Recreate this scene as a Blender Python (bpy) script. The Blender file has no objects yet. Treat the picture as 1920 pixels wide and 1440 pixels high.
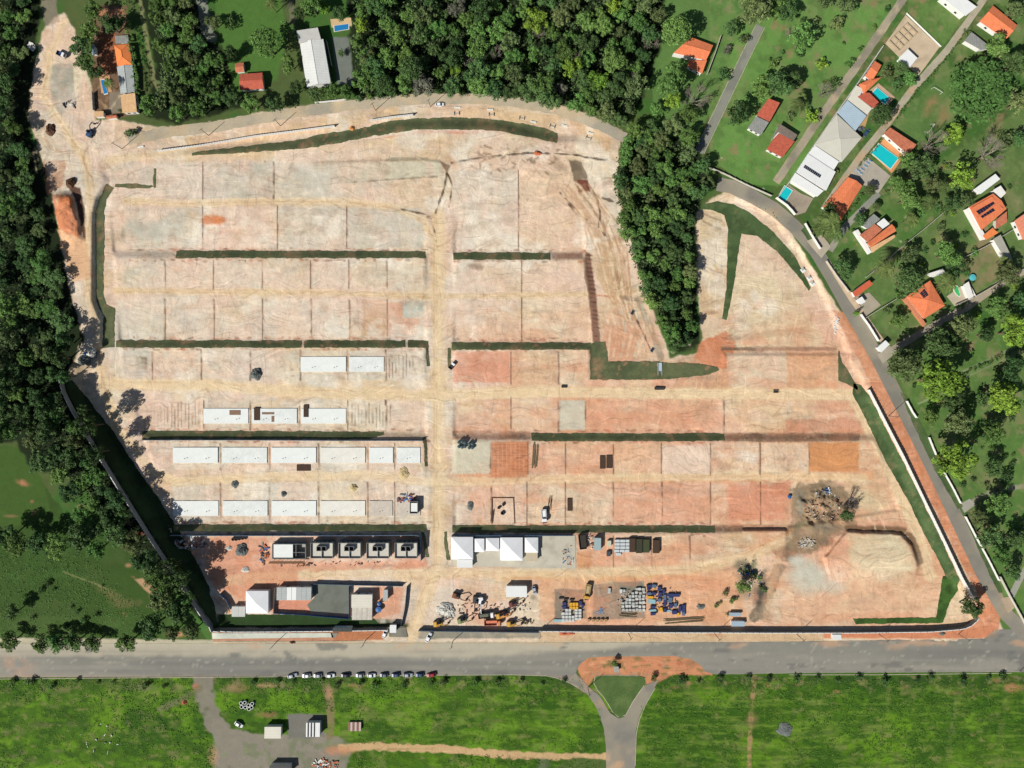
import bpy, math, random, bisect
import numpy as np
from mathutils import Vector
from mathutils.geometry import delaunay_2d_cdt

random.seed(7)
RNG = np.random.RandomState(11)
SCN = bpy.context.scene
COL = SCN.collection

# ------------------------------------------------------------------ camera, sky, sun, exposure
S = 0.25            # metres per photo pixel on the level of the south road
HC = 320.0          # drone height above that road
cam = bpy.data.cameras.new('camera')
cam.sensor_width = 36.0
cam.lens = 18.0 * HC / 240.0
cam.clip_end = 9000.0
cam_o = bpy.data.objects.new('camera', cam)
COL.objects.link(cam_o)
cam_o.location = (0, 0, HC)
cam_o.rotation_euler = (0, 0, 0)
SCN.camera = cam_o

SUN_EL = math.radians(41.0)
SUN_TO = Vector((0.745, 0.667))          # shadows fall up and to the right in the photo
world = bpy.data.worlds.new('World')
SCN.world = world
world.use_nodes = True
wn = world.node_tree
sky = wn.nodes.new('ShaderNodeTexSky')
sky.sky_type = 'NISHITA'
sky.sun_disc = False
sky.sun_elevation = SUN_EL
sky.sun_rotation = math.atan2(-SUN_TO.x, -SUN_TO.y)
bg = wn.nodes['Background']
wn.links.new(sky.outputs[0], bg.inputs[0])
bg.inputs[1].default_value = 0.05
sun = bpy.data.lights.new('sun', 'SUN')
sun.energy = 5.0
sun.angle = math.radians(0.5)
sun.color = (1.0, 0.955, 0.88)
sun_o = bpy.data.objects.new('sun', sun)
COL.objects.link(sun_o)
d = Vector((SUN_TO.x * math.cos(SUN_EL), SUN_TO.y * math.cos(SUN_EL), -math.sin(SUN_EL)))
sun_o.rotation_euler = d.to_track_quat('-Z', 'Y').to_euler()
sun_o.location = (-200, -180, 300)
SCN.view_settings.view_transform = 'Standard'
SCN.view_settings.look = 'None'
SCN.view_settings.gamma = 1.0
SCN.view_settings.use_curve_mapping = False
SCN.view_settings.exposure = 0.35
KEXP = 1.45         # how much brighter than its albedo a sunlit level surface shows

# ------------------------------------------------------------------ colour and noise helpers
def lin(c):
    c = np.asarray(c, float) / 255.0
    return np.where(c <= 0.04045, c / 12.92, ((c + 0.055) / 1.055) ** 2.4)
def alb(c):
    return np.minimum(lin(c) / KEXP, 0.85)

_lat = {}
def vnoise(x, y, scale, seed=0):
    if seed not in _lat:
        _lat[seed] = np.random.RandomState(1000 + seed).rand(256, 256)
    L = _lat[seed]
    fx = np.asarray(x, float) / scale; fy = np.asarray(y, float) / scale
    ix = np.floor(fx).astype(int); iy = np.floor(fy).astype(int)
    tx = fx - ix; ty = fy - iy
    tx = tx * tx * (3 - 2 * tx); ty = ty * ty * (3 - 2 * ty)
    a = L[iy & 255, ix & 255]; b = L[iy & 255, (ix + 1) & 255]
    c = L[(iy + 1) & 255, ix & 255]; e = L[(iy + 1) & 255, (ix + 1) & 255]
    return (a * (1 - tx) + b * tx) * (1 - ty) + (c * (1 - tx) + e * tx) * ty
def fbm(x, y, scale, seed=0, octs=4):
    s = 0; amp = 0.5; tot = 0
    for k in range(octs):
        s = s + amp * vnoise(x, y, scale / 2 ** k, seed + k); tot += amp; amp *= 0.55
    return s / tot
def sstep(a, b, x):
    t = np.clip((np.asarray(x, float) - a) / (b - a), 0, 1)
    return t * t * (3 - 2 * t)

def sdf(pts, x, y):
    """signed distance in px to a polygon, positive inside"""
    x = np.asarray(x, float); y = np.asarray(y, float)
    d2 = np.full(x.shape, 1e18); ins = np.zeros(x.shape, bool)
    n = len(pts)
    for i in range(n):
        ax, ay = pts[i]; bx, by = pts[(i + 1) % n]
        ex, ey = bx - ax, by - ay
        l2 = ex * ex + ey * ey + 1e-12
        t = np.clip(((x - ax) * ex + (y - ay) * ey) / l2, 0, 1)
        d2 = np.minimum(d2, (x - ax - t * ex) ** 2 + (y - ay - t * ey) ** 2)
        if ay != by:
            c = ((ay > y) != (by > y)) & (x < ex * (y - ay) / ey + ax)
            ins ^= c
    return np.where(ins, 1, -1) * np.sqrt(d2)
def dline(pts, x, y):
    d2 = np.full(np.shape(x), 1e18)
    for (ax, ay), (bx, by) in zip(pts[:-1], pts[1:]):
        ex, ey = bx - ax, by - ay
        t = np.clip(((x - ax) * ex + (y - ay) * ey) / (ex * ex + ey * ey + 1e-12), 0, 1)
        d2 = np.minimum(d2, (x - ax - t * ex) ** 2 + (y - ay - t * ey) ** 2)
    return np.sqrt(d2)

# ------------------------------------------------------------------ the lie of the land (px -> height in metres)
TER_L = [(198, 318), (803, 318), (803, 1060), (330, 1060), (262, 800), (225, 700)]
TER_R = [(847, 300), (1095, 300), (1100, 480), (1112, 560), (1110, 705), (1345, 705), (1352, 660), (1600, 660), (1640, 800), (1690, 960), (1480, 992), (1480, 1060), (847, 1060)]
NORTH = [(-9000, -9000), (9000, -9000), (1400, -400), (1320, 300), (1160, 275), (1045, 269), (1000, 262), (940, 247), (880, 243), (760, 243), (650, 265), (560, 279), (490, 284), (300, 296), (100, 300), (-9000, 300)]
EAST = [(1310, 388), (1345, 380), (1385, 384), (1440, 410), (1500, 486), (1545, 575), (1590, 680), (1640, 785), (1720, 965), (1775, 1080), (1835, 1200), (9000, 1200), (9000, -9000), (1310, -9000)]
WROAD = [(190, 300), (210, 340), (190, 376), (184, 400), (183, 560), (192, 585), (200, 600), (197, 650), (150, 690), (-60, 690), (-60, 300)]
WEST = [(-9000, -9000), (60, -9000), (62, 100), (58, 260), (92, 330), (112, 430), (135, 540), (155, 640), (135, 690), (118, 712), (136, 762), (188, 850), (290, 1012), (402, 1180), (402, 1300), (-9000, 1300)]
PILE = [(94, 366), (118, 358), (138, 360), (150, 405), (158, 452), (140, 470), (116, 446), (102, 410)]
PAD = [(1588, 995), (1640, 998), (1690, 999), (1712, 1022), (1724, 1064), (1705, 1105), (1560, 1112), (1545, 1045)]
SPOIL = [(1490, 925), (1540, 908), (1590, 935), (1595, 985), (1520, 1005), (1490, 980)]
def hgt(px, py):
    """the site climbs in terraces towards the south road; every bank faces north"""
    px = np.asarray(px, float); py = np.asarray(py, float)
    ramp = np.clip(-8.0 * (1 - (py - 395) / 680.0), -11.0, 0)
    sh = 3.0 * (px > 825)
    T = -8.0
    for a, b in ((467, 487), (635, 654), (807, 827), (980, 1000)):
        c = (a + b) / 2; hw = np.where((px > 1392) & (a == 980), 3.0, (b - a) / 2)
        t = np.clip((py - c - sh + hw) / (2 * hw), 0, 1)
        T = T + 2.0 * t * t * (3 - 2 * t)
    T = np.where(py < 395, np.minimum(T, ramp), T)
    w = np.maximum(sstep(0, 9, sdf(TER_L, px, py)), sstep(0, 9, sdf(TER_R, px, py)))
    h = ramp * (1 - w) + T * w
    h = h - 2.2 * sstep(0, 20, sdf(NORTH, px, py)) * sstep(230, 420, px) * (1 - sstep(1040, 1150, px))
    h = h + 1.4 * sstep(0, 16, sdf(EAST, px, py)) * (1 - sstep(1080, 1190, py)) * sstep(1330, 1420, px)
    a = 2.2 * sstep(0, 15, sdf(WROAD, px, py)) * sstep(300, 380, py)
    b = 4.6 * sstep(-34, 0, sdf(WEST, px, py)) * (1 - sstep(1150, 1212, py)) * sstep(640, 760, py)
    h = h + np.maximum(a, b)
    h = h + 2.9 * sstep(-3, 13, sdf(PILE, px, py) + 6 * (fbm(px, py, 12, 155) - .5)) * (.6 + .8 * fbm(px, py, 14, 151)) * (1 - .75 * sstep(400, 465, py))
    h = h + 2.0 * sstep(-3, 5, sdf(PAD, px, py) + 4 * (fbm(px, py, 14, 157) - .5)) * (1 - sstep(1040, 1100, py))
    h = h + 1.6 * sstep(-4, 16, sdf(SPOIL, px, py)) * sstep(.3, .7, fbm(px, py, 16, 153))
    return h
def h1(px, py):
    return float(hgt(np.array([px]), np.array([py]))[0])
def W(px, py, dz=0.0):
    """photo pixel -> world point standing dz above the ground seen there"""
    z = h1(px, py) + dz
    k = S * (1 - z / HC)
    return Vector(((px - 960) * k, (720 - py) * k, z))
def WZ(px, py, z):
    k = S * (1 - z / HC)
    return Vector(((px - 960) * k, (720 - py) * k, z))
def ground_at(x, y):
    z = 0.0
    for _ in range(4):
        k = S * (1 - z / HC)
        z = h1(960 + x / k, 720 - y / k)
    return z

# ------------------------------------------------------------------ materials
MATS = {}
def _nodes(m):
    m.use_nodes = True
    nt = m.node_tree
    return nt, nt.nodes['Principled BSDF']
def mat(name, rgb, rough=0.8, var=0.12, scale=1.5, bump=0.0, metal=0.0, spec=0.3, bands=None, emit=None, speck=0.0, trans=0.0):
    """procedural material: base colour (sRGB as seen in sunlight) broken by object-space noise"""
    if name in MATS:
        return MATS[name]
    m = bpy.data.materials.new(name); MATS[name] = m
    nt, bs = _nodes(m)
    N, L = nt.nodes, nt.links
    base = alb(rgb)
    tc = N.new('ShaderNodeTexCoord')
    n1 = N.new('ShaderNodeTexNoise'); n1.inputs['Scale'].default_value = scale; n1.inputs['Detail'].default_value = 6
    n1.inputs['Roughness'].default_value = 0.65
    L.new(tc.outputs['Object'], n1.inputs['Vector'])
    mr = N.new('ShaderNodeMapRange')
    mr.inputs['From Min'].default_value = 0.3; mr.inputs['From Max'].default_value = 0.7
    mr.inputs['To Min'].default_value = 1 - var; mr.inputs['To Max'].default_value = 1 + var
    L.new(n1.outputs['Fac'], mr.inputs['Value'])
    fac = mr.outputs[0]
    if bands:
        ax, period, amt = bands
        sp = N.new('ShaderNodeSeparateXYZ'); L.new(tc.outputs['Object'], sp.inputs[0])
        mm = N.new('ShaderNodeMath'); mm.operation = 'MULTIPLY'; mm.inputs[1].default_value = 2 * math.pi / period
        L.new(sp.outputs[ax], mm.inputs[0])
        sn = N.new('ShaderNodeMath'); sn.operation = 'SINE'; L.new(mm.outputs[0], sn.inputs[0])
        ma = N.new('ShaderNodeMath'); ma.operation = 'MULTIPLY_ADD'; ma.inputs[1].default_value = amt; ma.inputs[2].default_value = 1.0
        L.new(sn.outputs[0], ma.inputs[0])
        mu = N.new('ShaderNodeMath'); mu.operation = 'MULTIPLY'
        L.new(fac, mu.inputs[0]); L.new(ma.outputs[0], mu.inputs[1]); fac = mu.outputs[0]
    if speck:
        n2 = N.new('ShaderNodeTexNoise'); n2.inputs['Scale'].default_value = scale * 7; n2.inputs['Detail'].default_value = 3
        L.new(tc.outputs['Object'], n2.inputs['Vector'])
        m2 = N.new('ShaderNodeMapRange'); m2.inputs['From Min'].default_value = 0.35; m2.inputs['From Max'].default_value = 0.65
        m2.inputs['To Min'].default_value = 1 - speck; m2.inputs['To Max'].default_value = 1 + speck
        L.new(n2.outputs['Fac'], m2.inputs['Value'])
        mu = N.new('ShaderNodeMath'); mu.operation = 'MULTIPLY'
        L.new(fac, mu.inputs[0]); L.new(m2.outputs[0], mu.inputs[1]); fac = mu.outputs[0]
    mx = N.new('ShaderNodeVectorMath'); mx.operation = 'SCALE'
    mx.inputs[0].default_value = tuple(base)
    L.new(fac, mx.inputs['Scale'])
    L.new(mx.outputs[0], bs.inputs['Base Color'])
    bs.inputs['Roughness'].default_value = rough
    bs.inputs['Metallic'].default_value = metal
    bs.inputs['Specular IOR Level'].default_value = spec
    if bump:
        bp = N.new('ShaderNodeBump'); bp.inputs['Strength'].default_value = 0.6; bp.inputs['Distance'].default_value = bump
        L.new(n1.outputs['Fac'], bp.inputs['Height']); L.new(bp.outputs[0], bs.inputs['Normal'])
    return m

def ground_mat(name, rough, fine, mid, bump, bscale=0.9, stretch=None, spec=0.15, streak=False):
    """colour attribute carries the soil patches, nodes add grain and relief"""
    m = bpy.data.materials.new(name); MATS[name] = m
    nt, bs = _nodes(m); N, L = nt.nodes, nt.links
    at = N.new('ShaderNodeAttribute'); at.attribute_name = 'soil'
    tc = N.new('ShaderNodeTexCoord'); vec = tc.outputs['Object']
    if stretch:
        mp = N.new('ShaderNodeMapping'); mp.inputs['Scale'].default_value = stretch
        L.new(vec, mp.inputs['Vector']); vec = mp.outputs[0]
    fac = None
    for sc, amt, det in ((1.7, fine, 5), (0.22, mid, 5)):
        n = N.new('ShaderNodeTexNoise'); n.inputs['Scale'].default_value = sc; n.inputs['Detail'].default_value = det
        n.inputs['Roughness'].default_value = 0.7
        L.new(vec, n.inputs['Vector'])
        r = N.new('ShaderNodeMapRange'); r.inputs['From Min'].default_value = 0.3; r.inputs['From Max'].default_value = 0.7
        r.inputs['To Min'].default_value = 1 - amt; r.inputs['To Max'].default_value = 1 + amt
        L.new(n.outputs['Fac'], r.inputs['Value'])
        if fac is None:
            fac = r.outputs[0]
        else:
            mu = N.new('ShaderNodeMath'); mu.operation = 'MULTIPLY'
            L.new(fac, mu.inputs[0]); L.new(r.outputs[0], mu.inputs[1]); fac = mu.outputs[0]
    if streak:
        sp = N.new('ShaderNodeSeparateColor'); L.new(at.outputs['Color'], sp.inputs[0])
        df = N.new('ShaderNodeMath'); df.operation = 'SUBTRACT'; L.new(sp.outputs[0], df.inputs[0]); L.new(sp.outputs[1], df.inputs[1])
        mk = N.new('ShaderNodeMapRange'); mk.inputs['From Min'].default_value = .02; mk.inputs['From Max'].default_value = .07; L.new(df.outputs[0], mk.inputs['Value'])
        wn_ = N.new('ShaderNodeTexNoise'); wn_.inputs['Scale'].default_value = .035; wn_.inputs['Detail'].default_value = 2; L.new(tc.outputs['Object'], wn_.inputs['Vector'])
        wv = N.new('ShaderNodeVectorMath'); wv.operation = 'MULTIPLY_ADD'; L.new(wn_.outputs['Color'], wv.inputs[0]); wv.inputs[1].default_value = (26, 26, 0); L.new(tc.outputs['Object'], wv.inputs[2])
        for scl, lo, hi, mul in (((.05, 1.1, 1), .58, .66, .80), ((1.0, .06, 1), .60, .68, .82), ((.06, .8, 1), .60, .70, 1.20), ((.9, .05, 1), .60, .70, 1.17), ((.5, .5, 1), .64, .70, .80), ((1.6, 1.6, 1), .66, .72, .72)):
            mp = N.new('ShaderNodeMapping'); mp.inputs['Scale'].default_value = scl; mp.inputs['Location'].default_value = (scl[0] * 37 + mul * 91, scl[1] * 53, 0); L.new(wv.outputs[0], mp.inputs['Vector'])
            n = N.new('ShaderNodeTexNoise'); n.inputs['Scale'].default_value = 1; n.inputs['Detail'].default_value = 3; n.inputs['Roughness'].default_value = .55; L.new(mp.outputs[0], n.inputs['Vector'])
            r = N.new('ShaderNodeMapRange'); r.inputs['From Min'].default_value = lo; r.inputs['From Max'].default_value = hi; r.inputs['To Min'].default_value = 0; r.inputs['To Max'].default_value = mul - 1; L.new(n.outputs['Fac'], r.inputs['Value'])
            m_ = N.new('ShaderNodeMath'); m_.operation = 'MULTIPLY_ADD'; m_.inputs[2].default_value = 1; L.new(r.outputs[0], m_.inputs[0]); L.new(mk.outputs[0], m_.inputs[1])
            mu = N.new('ShaderNodeMath'); mu.operation = 'MULTIPLY'; L.new(fac, mu.inputs[0]); L.new(m_.outputs[0], mu.inputs[1]); fac = mu.outputs[0]
    sc_ = N.new('ShaderNodeVectorMath'); sc_.operation = 'SCALE'
    L.new(at.outputs['Color'], sc_.inputs[0]); L.new(fac, sc_.inputs['Scale'])
    L.new(sc_.outputs[0], bs.inputs['Base Color'])
    bs.inputs['Roughness'].default_value = rough
    bs.inputs['Specular IOR Level'].default_value = spec
    nb = N.new('ShaderNodeTexNoise'); nb.inputs['Scale'].default_value = bscale; nb.inputs['Detail'].default_value = 8
    nb.inputs['Roughness'].default_value = 0.7
    L.new(vec, nb.inputs['Vector'])
    bp = N.new('ShaderNodeBump'); bp.inputs['Strength'].default_value = 1.0; bp.inputs['Distance'].default_value = bump
    L.new(nb.outputs['Fac'], bp.inputs['Height']); L.new(bp.outputs[0], bs.inputs['Normal'])
    return m

# ------------------------------------------------------------------ object helpers
def tag(o, label=None, cat=None, group=None, kind=None):
    if label: o['label'] = label
    if cat: o['category'] = cat
    if group: o['group'] = group
    if kind: o['kind'] = kind
    return o
def empty(name, loc, rz=0.0):
    o = bpy.data.objects.new(name, None); COL.objects.link(o)
    o.empty_display_size = 0.5
    o.location = loc; o.rotation_euler = (0, 0, rz)
    return o
def thing(name, label, cat, loc, rz=0.0, group=None):
    return tag(empty(name, loc, rz), label, cat, group)
def link_mesh(name, me, material=None, parent=None, loc=None):
    o = bpy.data.objects.new(name, me); COL.objects.link(o)
    if material is not None and len(me.materials) == 0:
        me.materials.append(material)
    if parent is not None: o.parent = parent
    if loc is not None: o.location = loc
    return o
def inst(name, me, material=None, parent=None, loc=(0, 0, 0), rz=0.0, sc=None):
    """object on shared mesh data with its own material"""
    o = bpy.data.objects.new(name, me); COL.objects.link(o)
    if material is not None:
        if len(me.materials) == 0: me.materials.append(material)
        elif me.materials[0] is not material:
            o.material_slots[0].link = 'OBJECT'; o.material_slots[0].material = material
    if parent is not None: o.parent = parent
    o.location = loc; o.rotation_euler = (0, 0, rz)
    if sc is not None: o.scale = sc
    return o

class MB:
    """collects simple shapes into one mesh"""
    def __init__(s): s.v = []; s.f = []
    def add(s, vs, fs):
        b = len(s.v); s.v += [tuple(v) for v in vs]; s.f += [tuple(b + i for i in f) for f in fs]; return s
    def box(s, x, y, z, sx, sy, sz, rz=0.0, taper=0.0):
        c, n = math.cos(rz), math.sin(rz); vs = []
        for k, zz in ((1, z), (1 - taper, z + sz)):
            for ax, ay in ((-.5, -.5), (.5, -.5), (.5, .5), (-.5, .5)):
                lx, ly = ax * sx * k, ay * sy * k
                vs.append((x + lx * c - ly * n, y + lx * n + ly * c, zz))
        return s.add(vs, [(3, 2, 1, 0), (4, 5, 6, 7), (0, 1, 5, 4), (1, 2, 6, 5), (2, 3, 7, 6), (3, 0, 4, 7)])
    def prism(s, poly, z0, z1):
        n = len(poly)
        a = sum(poly[i][0] * poly[(i + 1) % n][1] - poly[(i + 1) % n][0] * poly[i][1] for i in range(n))
        if a < 0: poly = poly[::-1]
        vs = [(p[0], p[1], z0) for p in poly] + [(p[0], p[1], z1) for p in poly]
        fs = [tuple(range(n - 1, -1, -1)), tuple(range(n, 2 * n))]
        fs += [(i, (i + 1) % n, n + (i + 1) % n, n + i) for i in range(n)]
        return s.add(vs, fs)
    def tube(s, a, b, r0, r1=None, n=8, caps=True):
        r1 = r0 if r1 is None else r1
        a, b = Vector(a), Vector(b); w = (b - a).normalized()
        u = w.orthogonal().normalized(); t = w.cross(u)
        vs = []
        for p, r in ((a, r0), (b, r1)):
            for i in range(n):
                q = 2 * math.pi * i / n
                vs.append(p + u * (r * math.cos(q)) + t * (r * math.sin(q)))
        fs = [(i, (i + 1) % n, n + (i + 1) % n, n + i) for i in range(n)]
        if caps: fs += [tuple(range(n - 1, -1, -1)), tuple(range(n, 2 * n))]
        return s.add(vs, fs)
    def lathe(s, prof, n=14, x=0, y=0):
        vs = []; fs = []
        for r, z in prof:
            for i in range(n):
                q = 2 * math.pi * i / n; vs.append((x + r * math.cos(q), y + r * math.sin(q), z))
        for k in range(len(prof) - 1):
            for i in range(n):
                fs.append((k * n + i, k * n + (i + 1) % n, (k + 1) * n + (i + 1) % n, (k + 1) * n + i))
        if prof[0][0] > 1e-4: fs.append(tuple(range(n - 1, -1, -1)))
        m = (len(prof) - 1) * n
        if prof[-1][0] > 1e-4: fs.append(tuple(range(m, m + n)))
        return s.add(vs, fs)
    def loft(s, secs, close=True):
        n = len(secs[0]); vs = [p for q in secs for p in q]; fs = []
        for k in range(len(secs) - 1):
            for i in range(n):
                fs.append((k * n + i, k * n + (i + 1) % n, (k + 1) * n + (i + 1) % n, (k + 1) * n + i))
        if close:
            fs.append(tuple(range(n - 1, -1, -1))); m = (len(secs) - 1) * n; fs.append(tuple(range(m, m + n)))
        return s.add(vs, fs)
    def mesh(s, name, smooth=False):
        me = bpy.data.meshes.new(name); me.from_pydata(s.v, [], s.f)
        if smooth: me.polygons.foreach_set('use_smooth', [True] * len(me.polygons))
        me.update(); return me
    def build(s, name, material, parent=None, loc=None, smooth=False):
        return link_mesh(name, s.mesh(name, smooth), material, parent, loc)
# ------------------------------------------------------------------ ground: colour patches laid on a fine grid
def axis(lo, hi, step):
    core = np.arange(lo, hi + 0.1, step)
    far, g = [], 8.0
    x = hi
    while x < 12000:
        x += g; g *= 1.22; far.append(x)
    near, g = [], 8.0
    x = lo
    while x > -10000:
        x -= g; g *= 1.22; near.append(x)
    return np.array(near[::-1] + list(core) + far)
XS = axis(-30, 1950, 2.0); YS = axis(-30, 1470, 2.0)
GX, GY = np.meshgrid(XS, YS)
CG = np.zeros(GX.shape + (3,))

C = dict(cream=(224, 204, 176), sand=(222, 195, 158), pale=(218, 210, 194), pink=(226, 196, 176), salmon=(222, 168, 136),
         orange=(212, 142, 96), red=(198, 118, 86), grey=(186, 186, 170), tan=(208, 178, 138), brown=(150, 118, 92), dkbrown=(96, 76, 60),
         wash=(228, 215, 188), lawn=(66, 108, 46), lawn2=(84, 126, 58), field=(62, 100, 24), olive=(92, 104, 58), scrub=(74, 92, 48),
         floor=(34, 46, 24), dust=(188, 180, 158), asphalt=(136, 134, 124), conc=(196, 192, 178), ochre=(205, 150, 95), greygr=(142, 146, 132), turf=(60, 74, 46), rust=(170, 100, 70),
         dry=(150, 140, 100), white=(232, 228, 216), blacks=(70, 62, 52), gravel=(120, 122, 112))
def col(c): return alb(C[c] if isinstance(c, str) else c)
def box_of(x0, y0, x1, y1):
    i0, i1 = np.searchsorted(XS, [x0, x1]); j0, j1 = np.searchsorted(YS, [y0, y1])
    return slice(max(j0 - 1, 0), j1 + 1), slice(max(i0 - 1, 0), i1 + 1)
def blend(sl, a, c):
    CG[sl] += a[..., None] * (col(c) - CG[sl])
_sd = [0]
def seed():
    _sd[0] += 7; return _sd[0] % 200
def poly(pts, c, fe=3, amp=4, a=1.0, mott=0.0, ms=14):
    m = fe + amp + 4
    xs_ = [p[0] for p in pts]; ys_ = [p[1] for p in pts]
    sl = box_of(min(xs_) - m, min(ys_) - m, max(xs_) + m, max(ys_) + m)
    x, y = GX[sl], GY[sl]; s = seed()
    dd = sdf(pts, x, y) + amp * 2 * (fbm(x, y, 14, s) - 0.5)
    al = a * sstep(-fe * .5, fe * .5, dd)
    if mott: al = al * np.clip(1 - mott + 2 * mott * sstep(0.35, 0.65, fbm(x, y, ms, s + 3)), 0, 1)
    blend(sl, al, c)
def rect(x0, y0, x1, y1, c, **k): poly([(x0, y0), (x1, y0), (x1, y1), (x0, y1)], c, **k)
def line(pts, w, c, a=1.0, fe=2.0, amp=1.5, brk=0.0):
    m = w + fe + amp + 3
    xs_ = [p[0] for p in pts]; ys_ = [p[1] for p in pts]
    sl = box_of(min(xs_) - m, min(ys_) - m, max(xs_) + m, max(ys_) + m)
    x, y = GX[sl], GY[sl]; s = seed()
    dd = w * .5 - dline(pts, x, y) + amp * 2 * (vnoise(x, y, 9, s) - 0.5)
    al = a * sstep(-fe * .5, fe * .5, dd)
    if brk: al = al * sstep(brk - .2, brk + .2, fbm(x, y, 18, s + 1))
    blend(sl, al, c)
def blob(cx, cy, rx, ry, c, a=0.8, rot=0.0, soft=0.8, mott=0.3):
    m = max(rx, ry) * 1.5
    sl = box_of(cx - m, cy - m, cx + m, cy + m)
    x, y = GX[sl], GY[sl]; s = seed()
    cr, sr = math.cos(rot), math.sin(rot)
    u = ((x - cx) * cr + (y - cy) * sr) / rx; v = (-(x - cx) * sr + (y - cy) * cr) / ry
    r = np.sqrt(u * u + v * v) + 0.7 * (fbm(x, y, max(6, min(rx, ry)), s) - 0.5)
    al = a * (1 - sstep(1 - soft, 1.05, r))
    al = al * (1 - mott + mott * 2 * np.clip(fbm(x, y, 12, s + 2), 0, 1) - mott * .3).clip(0, 1)
    blend(sl, al, c)

# --- whole picture first: rough grass and woodland floor
CG[:] = col((84, 100, 56))
n1 = fbm(GX, GY, 90, 3); n2 = fbm(GX, GY, 22, 9)
def wash(c, n, lo, hi, a):
    al = a * sstep(lo, hi, n); CG[:] += al[..., None] * (col(c) - CG)
wash('lawn', n1, 0.4, 0.62, 0.9); wash('olive', n2, 0.5, 0.7, 0.5)
# right-hand gardens
poly([(1330, -30), (1700, -30), (1480, 350), (1400, 345), (1330, 300)], (104, 144, 72), amp=2, mott=.25, ms=30)
poly([(1200, -30), (1420, -30), (1300, 290), (1230, 240)], (96, 130, 68), amp=2, mott=.2)
poly([(1705, -30), (1790, -30), (1812, 30), (1765, 90), (1700, 28)], (98, 130, 66), amp=2, mott=.3)
poly([(1800, 120), (1850, 110), (1790, 240), (1720, 270), (1672, 235), (1760, 140)], (92, 124, 66), amp=3)
blob(1745, 200, 18, 30, (160, 128, 92), .9, .5); blob(1770, 215, 14, 34, (166, 132, 98), .7, .4)
poly([(1690, 350), (1920, 200), (1950, 340), (1900, 560), (1700, 640), (1640, 620), (1560, 480), (1600, 400)], (98, 124, 68), amp=3, mott=.35, ms=40)
poly([(1560, 478), (1650, 440), (1690, 472), (1768, 398), (1740, 360), (1640, 380), (1610, 420)], (82, 118, 56), amp=2)
poly([(1800, 470), (1860, 440), (1900, 500), (1830, 545), (1800, 530)], (138, 130, 92), amp=4, mott=.4)
poly([(1820, 440), (1850, 420), (1880, 470), (1850, 478)], (142, 132, 96), amp=3)
blob(1772, 450, 22, 12, (196, 162, 116), .8); blob(1860, 320, 50, 40, (120, 116, 82), .5); blob(1780, 310, 18, 12, (170, 146, 110), .6)
blob(1900, 380, 30, 40, (128, 122, 86), .7)
poly([(1640, 690), (1950, 560), (1950, 1180), (1890, 1200), (1830, 1060), (1700, 760)], (92, 126, 62), amp=3, mott=.3, ms=40)
blob(1870, 800, 40, 30, 'dry', .45); blob(1850, 900, 40, 60, 'dry', .3); blob(1850, 1000, 50, 16, 'dry', .5)
for a_, b_ in (((1722, 757), (1810, 718)), ((1806, 696), (1925, 640)), ((1812, 707), (1925, 655))):
    line([a_, b_], 2.2, (170, 176, 140), .8, amp=.5)
line([(1818, 945), (1840, 930), (1875, 918), (1920, 912)], 9, (160, 158, 132), .9)
gard = sstep(0, 10, sdf([(1325, -30), (1950, -30), (1950, 1180), (1890, 1180), (1690, 730), (1560, 480), (1440, 350), (1325, 300)], GX, GY))
for c_, sc_, sd_, lo_, hi_, a_ in (((122, 136, 84), 34, 201, .5, .7, .6), ((76, 112, 54), 22, 205, .54, .7, .5), ((140, 134, 96), 18, 209, .62, .75, .6), ((112, 142, 78), 9, 213, .55, .72, .4), ((150, 124, 94), 26, 217, .68, .78, .6)):
    al = a_ * gard * sstep(lo_, hi_, fbm(GX, GY, sc_, sd_)); CG[:] += al[..., None] * (col(c_) - CG)
# left field
poly([(-30, 870), (60, 880), (150, 1000), (210, 1010), (330, 1110), (390, 1200), (-30, 1215)], (62, 88, 38), amp=4, mott=.3, ms=30)
poly([(-30, 830), (40, 840), (80, 900), (95, 960), (50, 985), (-30, 985)], (70, 98, 42), amp=4)
blob(42, 905, 18, 9, (186, 130, 98), .9, .3); blob(65, 960, 12, 4, (170, 130, 96), .8, -.7); blob(20, 968, 16, 4, (160, 128, 92), .6); blob(60, 940, 5, 5, (180, 120, 90), .8)
blob(200, 1110, 36, 12, (122, 116, 72), .7, .5); blob(235, 1130, 40, 12, (128, 118, 76), .6); line([(120, 1073), (180, 1095), (230, 1120)], 2, (140, 138, 92), .6)
poly([(250, 1085), (268, 1085), (295, 1105), (282, 1115)], (186, 152, 116), amp=2); blob(150, 950, 10, 5, (190, 150, 116)); blob(240, 1060, 8, 5, (180, 140, 104)); blob(176, 1000, 6, 5, (190, 140, 100))
blob(330, 1190, 25, 8, (205, 150, 112), .9)
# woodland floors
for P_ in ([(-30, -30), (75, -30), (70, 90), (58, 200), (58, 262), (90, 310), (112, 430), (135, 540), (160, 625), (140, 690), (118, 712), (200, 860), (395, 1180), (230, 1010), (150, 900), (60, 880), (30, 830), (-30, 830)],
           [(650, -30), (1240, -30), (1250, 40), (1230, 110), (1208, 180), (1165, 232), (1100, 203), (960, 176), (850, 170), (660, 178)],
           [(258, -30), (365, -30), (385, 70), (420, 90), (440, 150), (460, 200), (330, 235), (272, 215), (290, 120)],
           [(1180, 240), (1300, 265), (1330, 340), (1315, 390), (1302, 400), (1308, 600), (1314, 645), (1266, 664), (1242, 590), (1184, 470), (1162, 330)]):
    poly(P_, 'floor', fe=8, amp=8)
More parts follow.
